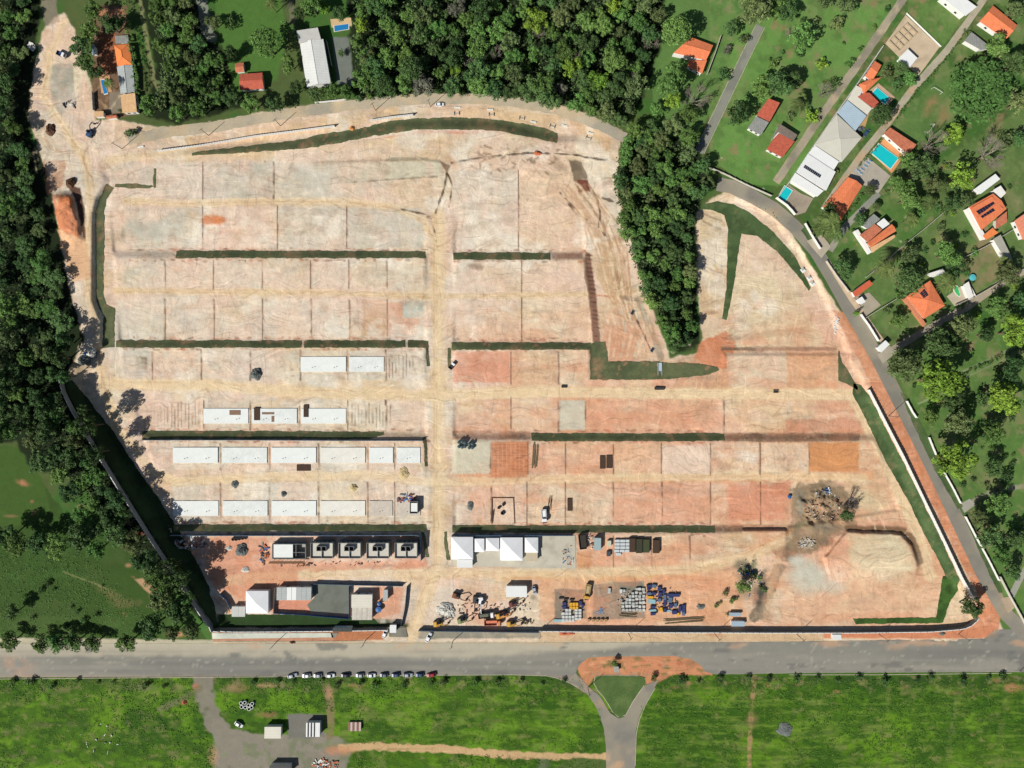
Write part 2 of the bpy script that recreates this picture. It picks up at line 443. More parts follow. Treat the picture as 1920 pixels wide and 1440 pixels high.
# top-left homes
poly([(408, -30), (520, -30), (540, 60), (520, 150), (440, 180), (420, 90), (400, 40)], (80, 116, 52), amp=3)
poly([(178, 10), (236, 10), (262, 212), (222, 222), (175, 222), (172, 140)], (120, 96, 74), amp=2)
poly([(186, 62), (217, 62), (222, 136), (190, 136)], (150, 98, 70), amp=1.5, mott=.2); poly([(205, 172), (228, 172), (232, 212), (205, 212)], (140, 128, 110), amp=1)
poly([(622, 70), (655, 70), (662, 160), (632, 158)], (118, 124, 116), amp=2)
poly([(172, 20), (232, 17), (236, 26), (176, 30)], (176, 124, 92), amp=1)
line([(262, 0), (272, 60), (288, 150), (300, 170)], 8, (140, 140, 96), .8)
line([(375, -20), (388, 60), (396, 70)], 20, 'greygr', .9)
line([(545, -20), (548, 60)], 10, (120, 116, 96), .8)
# bottom fields
poly([(-30, 1268), (1950, 1258), (1950, 1500), (-30, 1500)], (78, 112, 36), fe=2, amp=1, mott=.0)
sl = box_of(-30, 1268, 1950, 1480)
xx, yy = GX[sl], GY[sl]
for cc, sc_, sd_, lo, hi, aa in (((56, 90, 30), 90, 41, .46, .56, .85), ((116, 152, 44), 70, 47, .5, .62, .85), ((58, 86, 30), 26, 53, .54, .70, .7), ((128, 134, 84), 34, 59, .58, .74, .7), ((100, 134, 36), 12, 61, .52, .68, .6), ((66, 96, 32), 8, 67, .55, .7, .5), ((146, 138, 100), 16, 73, .66, .78, .7)):
    blend(sl, aa * sstep(lo, hi, fbm(xx, yy * 1.6, sc_, sd_)) * sstep(1266, 1272, yy), cc)
sl = box_of(-30, 1266, 1950, 1480); CG[sl] *= np.array([.80, .92, .62])
for (x_, c_, r_) in ((1660, (120, 130, 70), 5), (1790, (120, 130, 76), 6), (1880, (110, 124, 66), 6)):
    line([(x_ + 8, 1290), (x_, 1350), (x_ - 18, 1450)], r_ * 2, c_, .6, brk=.45)
line([(1415, 1270), (1408, 1340), (1404, 1450)], 8, (170, 140, 100), .9, brk=.3); blob(1410, 1350, 14, 20, (150, 124, 88), .6)
for k in range(26):
    blob(random.uniform(1200, 1900), random.uniform(1275, 1300), random.uniform(4, 14), random.uniform(3, 6), random.choice([(170, 126, 92), (120, 116, 74), (140, 116, 80)]), .7)
sl = box_of(-30, 1262, 1950, 1312); xx, yy = GX[sl], GY[sl]
blend(sl, .75 * sstep(1264, 1270, yy) * (1 - sstep(1272, 1306, yy + 22 * (fbm(xx, yy, 40, 221) - .5))) * sstep(.36, .5, fbm(xx, yy, 12, 225)), (50, 76, 34))
blend(sl, .6 * sstep(1264, 1270, yy) * (1 - sstep(1290, 1306, yy)) * sstep(.6, .72, fbm(xx, yy, 16, 229)), (140, 132, 92))
sl = box_of(1180, 1280, 1950, 1470); xx, yy = GX[sl], GY[sl]
blend(sl, .5 * sstep(.5, .66, fbm(xx * .25 + .3 * yy, yy * 2.2, 14, 233)), (60, 96, 28)); blend(sl, .45 * sstep(.54, .7, fbm(xx * .3 + .3 * yy, yy * 2.4, 12, 237)), (122, 150, 58))
sl = box_of(640, 1280, 1130, 1400); xx, yy = GX[sl], GY[sl]
blend(sl, .5 * sstep(.5, .66, fbm(xx * .4, yy * 1.8, 20, 241)), (56, 90, 28)); blend(sl, .5 * sstep(.56, .7, fbm(xx * .5, yy * 2, 12, 245)), (116, 146, 56))
blob(1900, 1290, 22, 10, (196, 138, 104), .8); blob(1875, 1275, 30, 6, (150, 120, 84), .6)
line([(380, 1275), (383, 1310), (400, 1350), (430, 1400), (470, 1450)], 36, (138, 132, 118), .95, fe=6, amp=6)
poly([(400, 1350), (450, 1372), (520, 1380), (610, 1372), (660, 1400), (650, 1445), (400, 1470)], (142, 136, 122), fe=7, amp=8, mott=.3)
poly([(538, 1340), (604, 1340), (608, 1382), (540, 1385)], (122, 120, 112), amp=4)
line([(640, 1402), (700, 1400), (830, 1404), (960, 1416), (1135, 1420)], 14, (206, 172, 128), .95, amp=2.5)
line([(690, 1405), (840, 1404)], 2, (120, 112, 66), .5, brk=.4); blob(640, 1408, 40, 14, (196, 140, 104), .8)
line([(610, 1280), (620, 1320), (618, 1380)], 16, (140, 122, 92), .8, brk=.35); blob(618, 1300, 10, 16, (190, 146, 112), .8); blob(668, 1285, 20, 6, (186, 140, 104), .6)
blob(500, 1340, 28, 8, (150, 112, 84), .8); blob(440, 1290, 30, 12, (160, 130, 96), .6); blob(500, 1285, 30, 6, (196, 158, 122), .7); blob(367, 1288, 8, 10, (196, 120, 86), .8)
line([(300, 1330), (345, 1310), (375, 1290)], 12, (120, 116, 88), .7); blob(400, 1420, 14, 24, (190, 150, 118), .7); blob(265, 1290, 40, 10, (112, 110, 84), .6)
for k in range(60):
    blob(random.uniform(0, 400), random.uniform(1280, 1440), random.uniform(5, 20), random.uniform(4, 12), random.choice([(112, 116, 72), (60, 84, 34), (52, 76, 30), (130, 122, 88)]), .5)
poly([(1075, 1420), (1140, 1424), (1140, 1470), (980, 1470)], (84, 104, 52), amp=3); blob(1020, 1435, 16, 20, (120, 122, 104), .6)

# --- the building site
SITE = [(100, 30), (120, 25), (140, 60), (165, 140), (180, 225), (232, 225), (270, 235), (330, 240), (560, 200), (760, 178), (880, 178), (1000, 186), (1100, 212), (1165, 245),
        (1160, 300), (1158, 360), (1180, 440), (1206, 530), (1232, 600), (1256, 672), (1320, 660), (1312, 600), (1305, 400), (1330, 375), (1380, 350), (1480, 430), (1560, 560), (1660, 720), (1790, 990), (1880, 1180), (1850, 1205),
        (400, 1205), (395, 1170), (300, 1020), (200, 865), (140, 760), (125, 705), (150, 650), (160, 640), (130, 540), (112, 430), (90, 330), (70, 270), (52, 220), (60, 160), (78, 60)]
poly(SITE, 'cream', fe=4, amp=5)
ins = sstep(-2, 6, sdf(SITE, GX, GY))
west = 1 - sstep(700, 1150, GX)
def sw(c, sc, sd, lo, hi, a, m=1.0, sx=1.0, sy=1.0):
    al = a * ins * m * sstep(lo, hi, fbm(GX * sx, GY * sy, sc, sd)); CG[:] += al[..., None] * (col(c) - CG)
sw('pale', 110, 21, .42, .62, .8, west)
sw('pink', 90, 25, .45, .62, .7)
sw('salmon', 140, 29, .38, .62, .7, sstep(850, 1000, GX) * sstep(560, 720, GY))
sw('salmon', 120, 31, .4, .66, .6, (1 - west) * sstep(600, 700, GY))
sw('sand', 60, 33, .5, .65, .6)
sw('tan', 46, 37, .52, .7, .55, 1.0, .5, 1.4)
sw('wash', 36, 43, .56, .72, .5)
# red clay around the yard and along the verges
poly([(400, 1005), (800, 1005), (800, 1065), (560, 1090), (560, 1110), (760, 1100), (760, 1170), (560, 1160), (400, 1100), (385, 1050)], (214, 150, 118), amp=6, a=.85, mott=.25)
poly([(1010, 1075), (1380, 1075), (1400, 1165), (1010, 1165)], (220, 172, 132), amp=8, a=.7)
poly([(1632, 720), (1668, 712), (1760, 880), (1880, 1140), (1868, 1196), (1790, 1196), (1830, 1150), (1835, 1120), (1740, 930)], (208, 138, 100), amp=3, a=.95, mott=.15)
poly([(1560, 580), (1590, 590), (1670, 715), (1635, 722)], (206, 144, 106), amp=4, a=.9, mott=.2)
poly([(1540, 1183), (1835, 1180), (1862, 1160), (1870, 1197), (1540, 1197)], (208, 138, 102), amp=2)
poly([(1010, 1183), (1545, 1183), (1545, 1205), (1010, 1205)], (206, 178, 142), amp=2, mott=.2); blob(1062, 1187, 14, 6, (196, 128, 100), .95); blob(1340, 1190, 24, 6, (190, 130, 96), .7)
poly([(398, 1182), (650, 1182), (650, 1204), (398, 1204)], (196, 146, 118), amp=1); poly([(625, 1183), (720, 1180), (720, 1200), (625, 1203)], (186, 124, 88), amp=2)
poly([(775, 1180), (1010, 1183), (1010, 1196), (785, 1198)], (146, 142, 126), amp=2, mott=.2); blob(960, 1190, 24, 5, (200, 180, 150), .7)
poly([(398, 1203), (1860, 1203), (1860, 1214), (398, 1214)], (196, 180, 150), amp=2)
poly([(-30, 1195), (400, 1200), (400, 1216), (-30, 1216)], (184, 176, 152), amp=2)
# north verge of the curved dirt road
poly([(270, 262), (420, 250), (640, 215), (760, 203), (900, 200), (1040, 215), (1150, 262), (1140, 285), (1040, 250), (900, 225), (760, 225), (640, 245), (420, 278), (280, 288)], (222, 190, 148), amp=3, a=.9)
blob(700, 220, 18, 8, (130, 116, 84), .6); blob(660, 238, 9, 5, (206, 142, 88), .95, 0, .3); blob(690, 234, 16, 3, (206, 140, 100), .7)
poly([(700, 262), (790, 244), (900, 243), (940, 247), (900, 250), (790, 252)], (204, 124, 92), amp=2, a=.7)
line([(280, 300), (500, 290), (700, 270), (830, 255)], 14, (226, 200, 160), .7, fe=8); line([(340, 310), (480, 311), (610, 303), (800, 300)], 3, (150, 132, 104), .8)
# upper terraces
poly([(610, 305), (825, 302), (830, 328), (650, 345), (605, 340)], (206, 198, 174), amp=2); line([(650, 342), (820, 331)], 2, (120, 108, 86), .8); line([(608, 305), (780, 297), (825, 303)], 5, (150, 140, 116), .8, amp=2)
blob(852, 304, 12, 9, (208, 160, 104), .9); poly([(825, 302), (845, 310), (838, 326)], (120, 104, 84), amp=1)
for P_ in ([(838, 324), (832, 360), (818, 398)], [(840, 326), (848, 345), (842, 390)], [(846, 304), (880, 298), (990, 286)], [(990, 286), (1060, 288), (1140, 300)], [(752, 390), (800, 402)], [(808, 408), (816, 440), (822, 470)]):
    line(P_, 1.8, (110, 92, 72), .9, amp=2)
blob(804, 407, 7, 5, (60, 48, 44), .9); blob(780, 285, 14, 5, (196, 130, 90), .8); blob(775, 280, 36, 12, (234, 216, 186), .5)
blob(688, 380, 12, 5, (206, 150, 96), .9, 0, .4); blob(590, 378, 16, 2, (200, 150, 108), .8); blob(904, 369, 10, 7, (210, 140, 100), .8)
blob(400, 412, 26, 12, (206, 130, 80), .95, 0, .6); blob(375, 405, 40, 10, (214, 168, 120), .6); blob(420, 436, 40, 8, (218, 150, 118), .7); blob(345, 372, 14, 6, (196, 142, 108), .7)
blob(290, 435, 60, 26, 'grey', .95, 0, .7); blob(250, 425, 24, 20, 'grey', .7); blob(330, 410, 30, 24, (200, 198, 184), .8)
blob(255, 340, 50, 12, (130, 126, 104), .7); blob(280, 330, 18, 8, (220, 214, 196), .8); blob(232, 440, 8, 18, (150, 146, 130), .8)
for k in range(60):
    x_ = random.uniform(870, 1080); y_ = random.uniform(255, 330)
    line([(x_, y_), (x_ + random.uniform(-20, 20), y_ + random.uniform(4, 14))], 1.6, (160, 128, 100), .5, amp=2)
poly([(845, 300), (1060, 290), (1110, 400), (1095, 470), (846, 470)], (226, 196, 170), amp=5, a=.75, mott=.2)
blob(880, 450, 40, 22, (230, 212, 186), .8); blob(1050, 320, 20, 40, (150, 128, 104), .6, -.3); poly([(1066, 300), (1090, 310), (1100, 345), (1075, 340)], (120, 104, 82), amp=4); poly([(1078, 340), (1102, 338), (1108, 360), (1085, 360)], (120, 72, 56), amp=3)
line([(1105, 350), (1122, 375), (1126, 410), (1122, 425)], 3, (120, 108, 88), .8, amp=2); poly([(1125, 330), (1150, 330), (1165, 440), (1180, 500), (1160, 440), (1135, 390)], (130, 120, 90), amp=5, a=.8)
for k in range(16):
    x_ = 1050 + k * 3.5
    line([(x_, 360), (x_ + 55, 420), (x_ + 75, 470), (x_ + 100 - k, 560)], 1.6, random.choice([(190, 150, 116), (232, 206, 170), (176, 138, 106)]), .55, amp=2)
poly([(1096, 470), (1106, 475), (1118, 560), (1124, 640), (1112, 640), (1104, 560), (1096, 520)], (146, 112, 92), amp=2)
poly([(1140, 580), (1180, 570), (1215, 620), (1232, 670), (1145, 675), (1130, 640)], (222, 190, 158), amp=4); poly([(1130, 470), (1170, 470), (1195, 545), (1150, 570), (1120, 520)], (206, 176, 140), amp=5)
line([(1085, 552), (1115, 554), (1150, 556)], 3, (190, 126, 84), .8); line([(1170, 558), (1196, 562)], 8, (140, 128, 112), .8)
line([(1188, 590), (1206, 625), (1222, 660)], 2, (110, 92, 74), .8); line([(1196, 560), (1218, 610), (1240, 672)], 12, (140, 124, 98), .6)
# east wing: fan of pale ground right of the wood
poly([(1314, 392), (1350, 398), (1362, 430), (1358, 560), (1352, 598), (1312, 585)], (214, 192, 156), amp=3)
for y0_ in (400, 415, 498, 505): line([(1318, y0_), (1335, y0_ + 8), (1352, y0_ + 14)], 2.5, (140, 118, 92), .8)
line([(1350, 470), (1354, 510)], 2, (150, 126, 98), .8); blob(1333, 586, 22, 5, (150, 124, 98), .8)
poly([(1386, 440), (1440, 480), (1500, 560), (1545, 640), (1540, 655), (1360, 650), (1362, 600), (1372, 540)], (222, 204, 170), amp=4); blob(1425, 570, 16, 14, (212, 156, 104), .7)
poly([(1315, 640), (1360, 620), (1380, 640), (1372, 690), (1340, 690), (1300, 672)], (206, 138, 102), amp=5); blob(1420, 640, 50, 12, (216, 162, 124), .8); blob(1500, 610, 60, 10, (200, 160, 124), .6, -.2)
poly([(1352, 650), (1570, 650), (1570, 658), (1352, 658)], (120, 100, 80), amp=2, a=.85); poly([(1360, 630), (1520, 612), (1540, 622), (1370, 640)], (186, 154, 120), amp=4, a=.6)
poly([(1362, 662), (1474, 658), (1474, 732), (1365, 728)], (220, 204, 178), amp=3, a=.8); poly([(1476, 660), (1572, 660), (1574, 740), (1478, 735)], (216, 168, 128), amp=3, a=.8)
# dirt roads of the grid
ROADS = (([(822, 400), (822, 560), (822, 740), (822, 900), (822, 1060), (800, 1110), (770, 1190)], 27), ([(235, 376), (330, 382), (500, 378), (640, 378), (740, 390), (795, 415), (815, 450)], 14),
               ([(215, 545), (500, 548), (640, 550), (820, 556), (1100, 552)], 12), ([(210, 720), (400, 722), (560, 735), (820, 742), (1000, 735), (1300, 738), (1600, 740)], 24),
               ([(260, 850), (290, 885), (330, 905), (500, 895), (650, 893), (700, 890), (760, 900), (820, 905), (1000, 900), (1240, 895), (1480, 892), (1620, 895)], 18), ([(420, 1090), (560, 1075), (830, 1074), (1080, 1074), (1290, 1068), (1400, 1045), (1480, 1010)], 22),
               ([(120, 40), (95, 100), (80, 180), (120, 240), (160, 300), (170, 380), (160, 500), (180, 620), (190, 700), (215, 800), (255, 840)], 18), ([(200, 300), (300, 290), (480, 285)], 16), ([(1600, 745), (1660, 860), (1720, 1000), (1745, 1080)], 26))
for P_, w_ in ROADS:
    line(P_, w_, (223, 194, 152), .75, fe=7, amp=2)
    for k in range(int(w_ / 3)):
        o_ = random.uniform(-w_ / 2, w_ / 2)
        dx, dy = P_[-1][0] - P_[0][0], P_[-1][1] - P_[0][1]
        nx_, ny_ = (0, 1) if abs(dx) > abs(dy) else (1, 0)
        line([(p[0] + nx_ * o_, p[1] + ny_ * o_) for p in P_], 1.5, random.choice([(190, 156, 116), (234, 212, 172), (200, 164, 122), (232, 206, 168)]), .55, amp=2.5, brk=.42)
line([(845, 895), (1240, 905), (1500, 893), (1630, 893)], 16, (214, 152, 106), .6, fe=6)
line([(840, 1074), (1060, 1078), (1300, 1074)], 22, (222, 180, 132), .6, fe=8)
# individual lots, each with a tint of its own
LOTS = [(305, 372, [228, 380, 513, 640], 'L'), (388, 466, [235, 380, 520, 650, 795], 'L'), (489, 540, [234, 309, 400, 491, 582, 654, 725, 803], 'L'), (562, 636, [216, 309, 401, 492, 583, 655, 726, 798], 'L'),
        (657, 712, [225, 285, 377, 469, 563, 651, 723, 800], 'L'), (752, 806, [272, 382, 469, 561, 652, 723, 800], 'L'), (832, 880, [270, 413, 505, 597, 689, 740, 800], 'L'), (905, 980, [320, 413, 505, 597, 689, 740, 790], 'L'),
        (320, 470, [848, 972, 1095], 'M'), (490, 548, [840, 978, 1090], 'M'), (560, 640, [846, 978, 1112], 'M'), (660, 720, [848, 958, 1047, 1106], 'R'), (745, 808, [850, 958, 1047, 1097, 1357, 1472], 'R'), (832, 888, [848, 919, 990, 1060, 1150, 1240, 1332, 1425, 1517, 1612], 'R'),
        (905, 982, [848, 921, 988, 1060, 1149, 1241, 1332, 1426, 1480], 'R'), (1006, 1062, [1085, 1150, 1221, 1293, 1380], 'R')]
PAL = {'L': ['pale', (206, 200, 186), 'wash', 'pink', (228, 206, 190), (196, 194, 180), (218, 200, 180), (210, 206, 190), (224, 206, 178), (230, 222, 206)], 'M': ['pink', 'cream', (228, 200, 168), 'pink', 'pale', (226, 190, 164)], 'R': ['salmon', 'pink', 'pink', 'sand', (216, 178, 142), (222, 176, 146), (214, 158, 122), 'cream']}
rl = random.Random(5)
LINES = []
for y0_, y1_, xs_, key in LOTS:
    for xa, xb in zip(xs_[:-1], xs_[1:]):
        rect(xa + 1, y0_, xb - 1, y1_, rl.choice(PAL[key]), fe=4, amp=4, a=rl.uniform(.35, .8), mott=.35, ms=24)
        for k in range(6):
            blob(rl.uniform(xa, xb), rl.uniform(y0_, y1_), rl.uniform(8, 38), rl.uniform(4, 18), rl.choice(PAL[key] + ['sand', 'wash', 'wash', 'white', 'tan', 'brown' if key == 'R' else 'grey']), rl.uniform(.2, .6), rl.uniform(-.4, .4))
        if rl.random() < .55:                              # machine turning circles
            cx_, cy_ = rl.uniform(xa, xb), (y0_ + y1_) / 2; c_ = rl.choice([(238, 222, 196), (186, 150, 120), (206, 170, 138)])
            for q in range(4):
                R_ = rl.uniform(10, 30); a0 = rl.uniform(0, 6.28); line([(cx_ + R_ * math.cos(a0 + j * .25), cy_ + R_ * .8 * math.sin(a0 + j * .25)) for j in range(9)], 1.5, c_, .45, amp=1)
        for k in range(4):
            xk = rl.uniform(xa + 4, xb - 4); yk = rl.uniform(y0_ + 3, y1_ - 14)
            line([(xk, yk), (xk + rl.uniform(-8, 8), yk + rl.uniform(6, 22))], 1.4, rl.choice([(170, 140, 112), (236, 218, 188), (190, 150, 116)]), .4, amp=1)
    for xa in xs_[1:-1]:
        line([(xa, y0_ - 1), (xa + .5, y1_ + 1)], 1.5, (118, 92, 74), .85, fe=1.6, amp=.6)
# marked single lots
rect(921, 828, 990, 895, (198, 120, 78), fe=2, amp=2, a=.9, mott=.15)
for k in range(11): line([(924, 834 + k * 5), (988, 834 + k * 5)], 1.4, (160, 88, 58), .6)
for k in range(9): line([(926 + k * 7, 832), (926 + k * 7, 890)], 1.2, (214, 150, 106), .6)
rect(1517, 830, 1610, 884, (212, 146, 92), fe=2, amp=2, a=.95); rect(848, 826, 919, 888, (206, 200, 174), fe=2, amp=2, a=.85)
rect(1240, 836, 1332, 888, (228, 204, 180), fe=2, amp=2, a=.8); rect(1365, 905, 1480, 975, (208, 130, 98), fe=8, amp=5, a=.7); rect(850, 660, 956, 716, (222, 160, 130), fe=4, amp=3, a=.8)
rect(1048, 750, 1097, 806, (204, 204, 182), fe=2, amp=2, a=.8); rect(1472, 785, 1620, 812, (196, 130, 98), fe=4, amp=4, a=.6)
rect(1150, 905, 1330, 980, (220, 164, 130), fe=5, amp=3, a=.5); rect(680, 562, 726, 632, (200, 160, 122), fe=4, amp=4, a=.8); rect(726, 566, 785, 628, (212, 156, 126), fe=3, amp=4, a=.8); rect(756, 567, 793, 596, (190, 192, 178), fe=2, amp=1)
blob(330, 507, 14, 12, (206, 164, 126), .8); blob(320, 515, 20, 16, (236, 226, 204), .6); blob(606, 575, 14, 16, (190, 164, 124), .7)
blob(790, 880, 14, 18, (196, 180, 140), .7); rect(256, 668, 276, 693, (176, 164, 140), fe=1, amp=.5); rect(265, 670, 276, 693, (132, 112, 90), fe=1, amp=.3)
rect(268, 830, 322, 880, (222, 190, 172), fe=4, amp=3, a=.7); blob(880, 765, 30, 20, (232, 210, 168), .8); blob(890, 500, 20, 8, (126, 84, 58), .9, .1, .4, .7)
for x0_, n_, y0_, y1_ in ((729, 8, 660, 712), (276, 16, 752, 804), (660, 12, 752, 804)):      # trial trenches
    for k in range(n_):
        xk = x0_ + k * 6.5 + random.uniform(-1, 1); line([(xk, y0_ + random.uniform(0, 22)), (xk, y1_ - random.uniform(0, 14))], 1.6, random.choice([(120, 104, 84), (150, 130, 104), (104, 90, 72)]), .8, amp=.8)
for x0_, y0_ in ((1040, 985), (1270, 985), (890, 985), (1000, 640), (330, 640), (600, 640), (600, 985), (1200, 812), (950, 472), (450, 470)):
    for k in range(26):
        blob(x0_ + random.uniform(-120, 120), y0_ + random.uniform(-5, 2), random.uniform(2, 7), random.uniform(1, 3), random.choice([(170, 96, 72), (130, 84, 64), (196, 120, 90)]), .7, 0, .5)
for a_, b_ in (((1358, 812), (1612, 828)), ((1340, 984), (1480, 998)), ((848, 808), (995, 824))):
    rect(a_[0], a_[1], b_[0], b_[1], (156, 124, 100), fe=2, amp=2, mott=.2)
rect(1025, 474, 1092, 486, (178, 136, 116), fe=2, amp=1)
# spoil corner in the lower right
poly([(1480, 915), (1540, 902), (1600, 940), (1600, 990), (1520, 1040), (1450, 1060), (1400, 1165), (1430, 1165), (1470, 1060), (1440, 1030), (1485, 985)], (124, 112, 92), amp=9, a=.9, mott=.35)
blob(1530, 955, 30, 20, (200, 160, 124), .6); blob(1400, 1075, 26, 26, (110, 106, 88), .8); blob(1420, 1120, 16, 46, (84, 82, 74), .8, .2); blob(1510, 1015, 18, 14, (214, 200, 180), .8); blob(1530, 1012, 12, 8, (208, 150, 122), .8)
blob(1515, 1085, 44, 40, (198, 200, 182), .95, 0, .7); blob(1490, 1050, 16, 12, (200, 200, 184), .6); blob(1560, 1110, 40, 14, (206, 196, 172), .7)
poly([(1590, 1000), (1690, 1000), (1722, 1040), (1710, 1070), (1640, 1072), (1590, 1040)], (216, 204, 168), amp=4, a=.85)
line([(1592, 988), (1640, 990), (1680, 992), (1700, 1010), (1718, 1045)], 11, (140, 116, 90), .9, fe=3, amp=3); poly([(1600, 930), (1650, 905), (1665, 950), (1610, 980)], (206, 190, 152), amp=6, a=.7)
for k in range(30): line([(1590 + random.uniform(0, 110), 1010 + k * 2), (1640 + random.uniform(0, 70), 1010 + k * 2)], 1.2, random.choice([(232, 218, 184), (196, 182, 148)]), .4)
poly([(1470, 1100), (1760, 1080), (1758, 1160), (1600, 1160), (1560, 1172), (1460, 1170)], (222, 182, 148), amp=6, a=.6)
line([(1300, 1070), (1380, 1050), (1450, 1015), (1500, 985), (1580, 975)], 10, (206, 156, 110), .8, fe=4); line([(1480, 940), (1450, 1090), (1435, 1160)], 12, (196, 168, 132), .7, fe=5)
# yard hardstandings and stains
poly([(1040, 1105), (1100, 1105), (1100, 1160), (1040, 1160)], (122, 124, 112), amp=2, a=.95); poly([(1114, 1095), (1208, 1088), (1210, 1160), (1110, 1160)], (122, 126, 114), amp=2, a=.95); blob(1140, 1095, 30, 10, (190, 170, 138), .6)
blob(838, 1118, 26, 22, (196, 196, 184), .9); blob(848, 1100, 10, 18, (214, 210, 196), .8); blob(1000, 1120, 10, 8, (140, 132, 112), .7); blob(776, 1135, 8, 26, (132, 130, 118), .9); blob(795, 1150, 14, 40, (210, 178, 136), .7)
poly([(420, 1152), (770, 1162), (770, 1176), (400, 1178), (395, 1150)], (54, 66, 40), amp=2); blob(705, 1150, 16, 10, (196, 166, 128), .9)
poly([(885, 1036), (1000, 1036), (1082, 1005), (1082, 1070), (860, 1070)], (196, 190, 170), amp=1, a=.9)
rect(1082, 1036, 1110, 1070, (200, 146, 98), fe=3, amp=2); blob(560, 1073, 40, 8, (150, 140, 124), .8)
# western pit, tracks and heap
poly([(90, 122), (140, 118), (150, 185), (112, 215), (96, 190)], (160, 158, 142), amp=3); poly([(60, 190), (95, 185), (110, 215), (70, 225)], (196, 192, 178), amp=5, a=.8)
poly([(138, 125), (150, 140), (152, 170), (140, 185)], (222, 208, 178), amp=2); poly([(76, 0), (105, 0), (112, 40), (84, 50)], (130, 124, 104), amp=3)
for cx_, cy_, rx_, ry_ in ((95, 245, 11, 15), (134, 345, 12, 12), (155, 235, 10, 16)): blob(cx_, cy_, rx_, ry_, (78, 58, 44), .9 if cx_ != 155 else .3)
poly([(82, 300), (125, 300), (120, 345), (90, 365)], (200, 150, 116), amp=5, a=.8); poly([(98, 366), (136, 360), (158, 450), (140, 470), (112, 440)], (206, 134, 92), amp=2); poly([(106, 430), (158, 430), (172, 520), (135, 530)], (224, 178, 138), amp=5, a=.8)
for k in range(18): line([(100 + k * 2.6, 372), (112 + k * 2.4, 430)], 1.3, random.choice([(180, 104, 70), (222, 156, 110)]), .5)
for k in range(60):
    x_ = random.uniform(60, 230); y_ = random.uniform(150, 340); l_ = random.uniform(15, 50); t_ = random.choice([1.1, 1.4, 2.2, .7])
    line([(x_, y_), (x_ + l_ * math.cos(t_), y_ + l_ * math.sin(t_))], 1.5, random.choice([(190, 160, 124), (236, 216, 180), (170, 140, 108)]), .4, amp=3)
poly([(216, 222), (236, 228), (270, 238), (310, 242), (300, 262), (240, 275), (212, 262)], (204, 184, 150), amp=4); blob(195, 245, 14, 20, (140, 124, 90), .7)
line([(190, 370), (178, 420), (178, 560), (192, 620)], 4, (206, 200, 180), .5)
for k in range(500):                                                                     # scattered stones, clods, scraped marks
    x_ = random.uniform(200, 1700); y_ = random.uniform(290, 1160)
    blob(x_, y_, random.uniform(1.5, 4), random.uniform(1.5, 3), random.choice([(150, 120, 96), (236, 220, 196), (130, 100, 80), (200, 130, 96)]), .5, 0, .5)
# junction island and the bare clay above it
poly([(1078, 1228), (1300, 1224), (1340, 1230), (1336, 1268), (1270, 1264), (1215, 1286), (1205, 1270), (1118, 1268), (1100, 1290), (1085, 1260)], (206, 142, 104), fe=3, amp=4, mott=.15); blob(1150, 1245, 30, 10, (90, 104, 58), .8); blob(1300, 1242, 30, 10, (140, 110, 82), .6)
for k in range(46): blob(random.uniform(1085, 1320), random.uniform(1234, 1266), random.uniform(3, 10), random.uniform(2, 5), random.choice([(94, 110, 60), (120, 116, 72), (226, 166, 122), (176, 104, 76), (150, 140, 124)]), .65, 0, .6)

# tracks, scrapes and erosion over the whole graded area
site_w = sstep(0, 6, sdf([p for p in SITE if not (400 <= p[0] <= 1850 and p[1] == 1205)] + [], GX, GY)) * (1 - .6 * sstep(1178, 1184, GY))
def ridge(sc_, sd_, wd, sx, sy, warp):
    u = GX * sx + warp * fbm(GX, GY, 60, sd_ + 9); v = GY * sy + warp * fbm(GX, GY, 60, sd_ + 19)
    return 1 - sstep(0, wd, np.abs(fbm(u, v, sc_, sd_, 3) - .5))
def over(c, al):
    CG[:] += np.clip(al, 0, 1)[..., None] * (col(c) - CG)
over((150, 116, 92), .26 * site_w * ridge(44, 161, .018, .35, 1.5, 30) * sstep(.35, .6, fbm(GX, GY, 80, 163)))
over((240, 226, 200), .28 * site_w * ridge(34, 167, .03, .4, 1.4, 30) * sstep(.4, .6, fbm(GX, GY, 70, 169)))
over((132, 100, 80), .24 * site_w * ridge(52, 171, .014, 1.1, .5, 40) * sstep(.45, .62, fbm(GX, GY, 90, 173)))
over((236, 218, 188), .24 * site_w * ridge(40, 177, .03, 1.2, .5, 40) * sstep(.42, .6, fbm(GX, GY, 70, 179)))
over((176, 120, 88), .24 * site_w * sstep(.56, .72, fbm(GX, GY, 40, 183)))
over((242, 234, 218), .55 * site_w * sstep(.54, .72, fbm(GX, GY, 48, 187)) * (1 - .9 * sstep(830, 1000, GX) * sstep(560, 680, GY)))
over((160, 140, 120), .28 * site_w * sstep(.60, .72, fbm(GX * .5, GY * 1.3, 20, 191)))
east = sstep(835, 900, GX) * sstep(520, 640, GY)
over((224, 170, 138), .34 * site_w * east * sstep(.4, .6, fbm(GX, GY * 1.4, 80, 251)))
over((212, 146, 110), .36 * site_w * east * sstep(.54, .68, fbm(GX * .6, GY * 1.6, 50, 255)))
over((228, 196, 176), .45 * site_w * (1 - east) * sstep(.48, .64, fbm(GX, GY, 70, 259)))
over((208, 202, 188), .4 * site_w * west * sstep(.52, .66, fbm(GX, GY, 60, 263)))
over((230, 214, 188), .12 * site_w * (1 - .7 * east))
gr = 1 + site_w * (.15 * (fbm(GX * .35, GY * 1.6, 9, 193, 3) - .5) + .14 * (fbm(GX * 1.5, GY * .5, 9, 197, 3) - .5) + .12 * (vnoise(GX, GY, 3.1, 199) - .5))
CG *= gr[..., None]
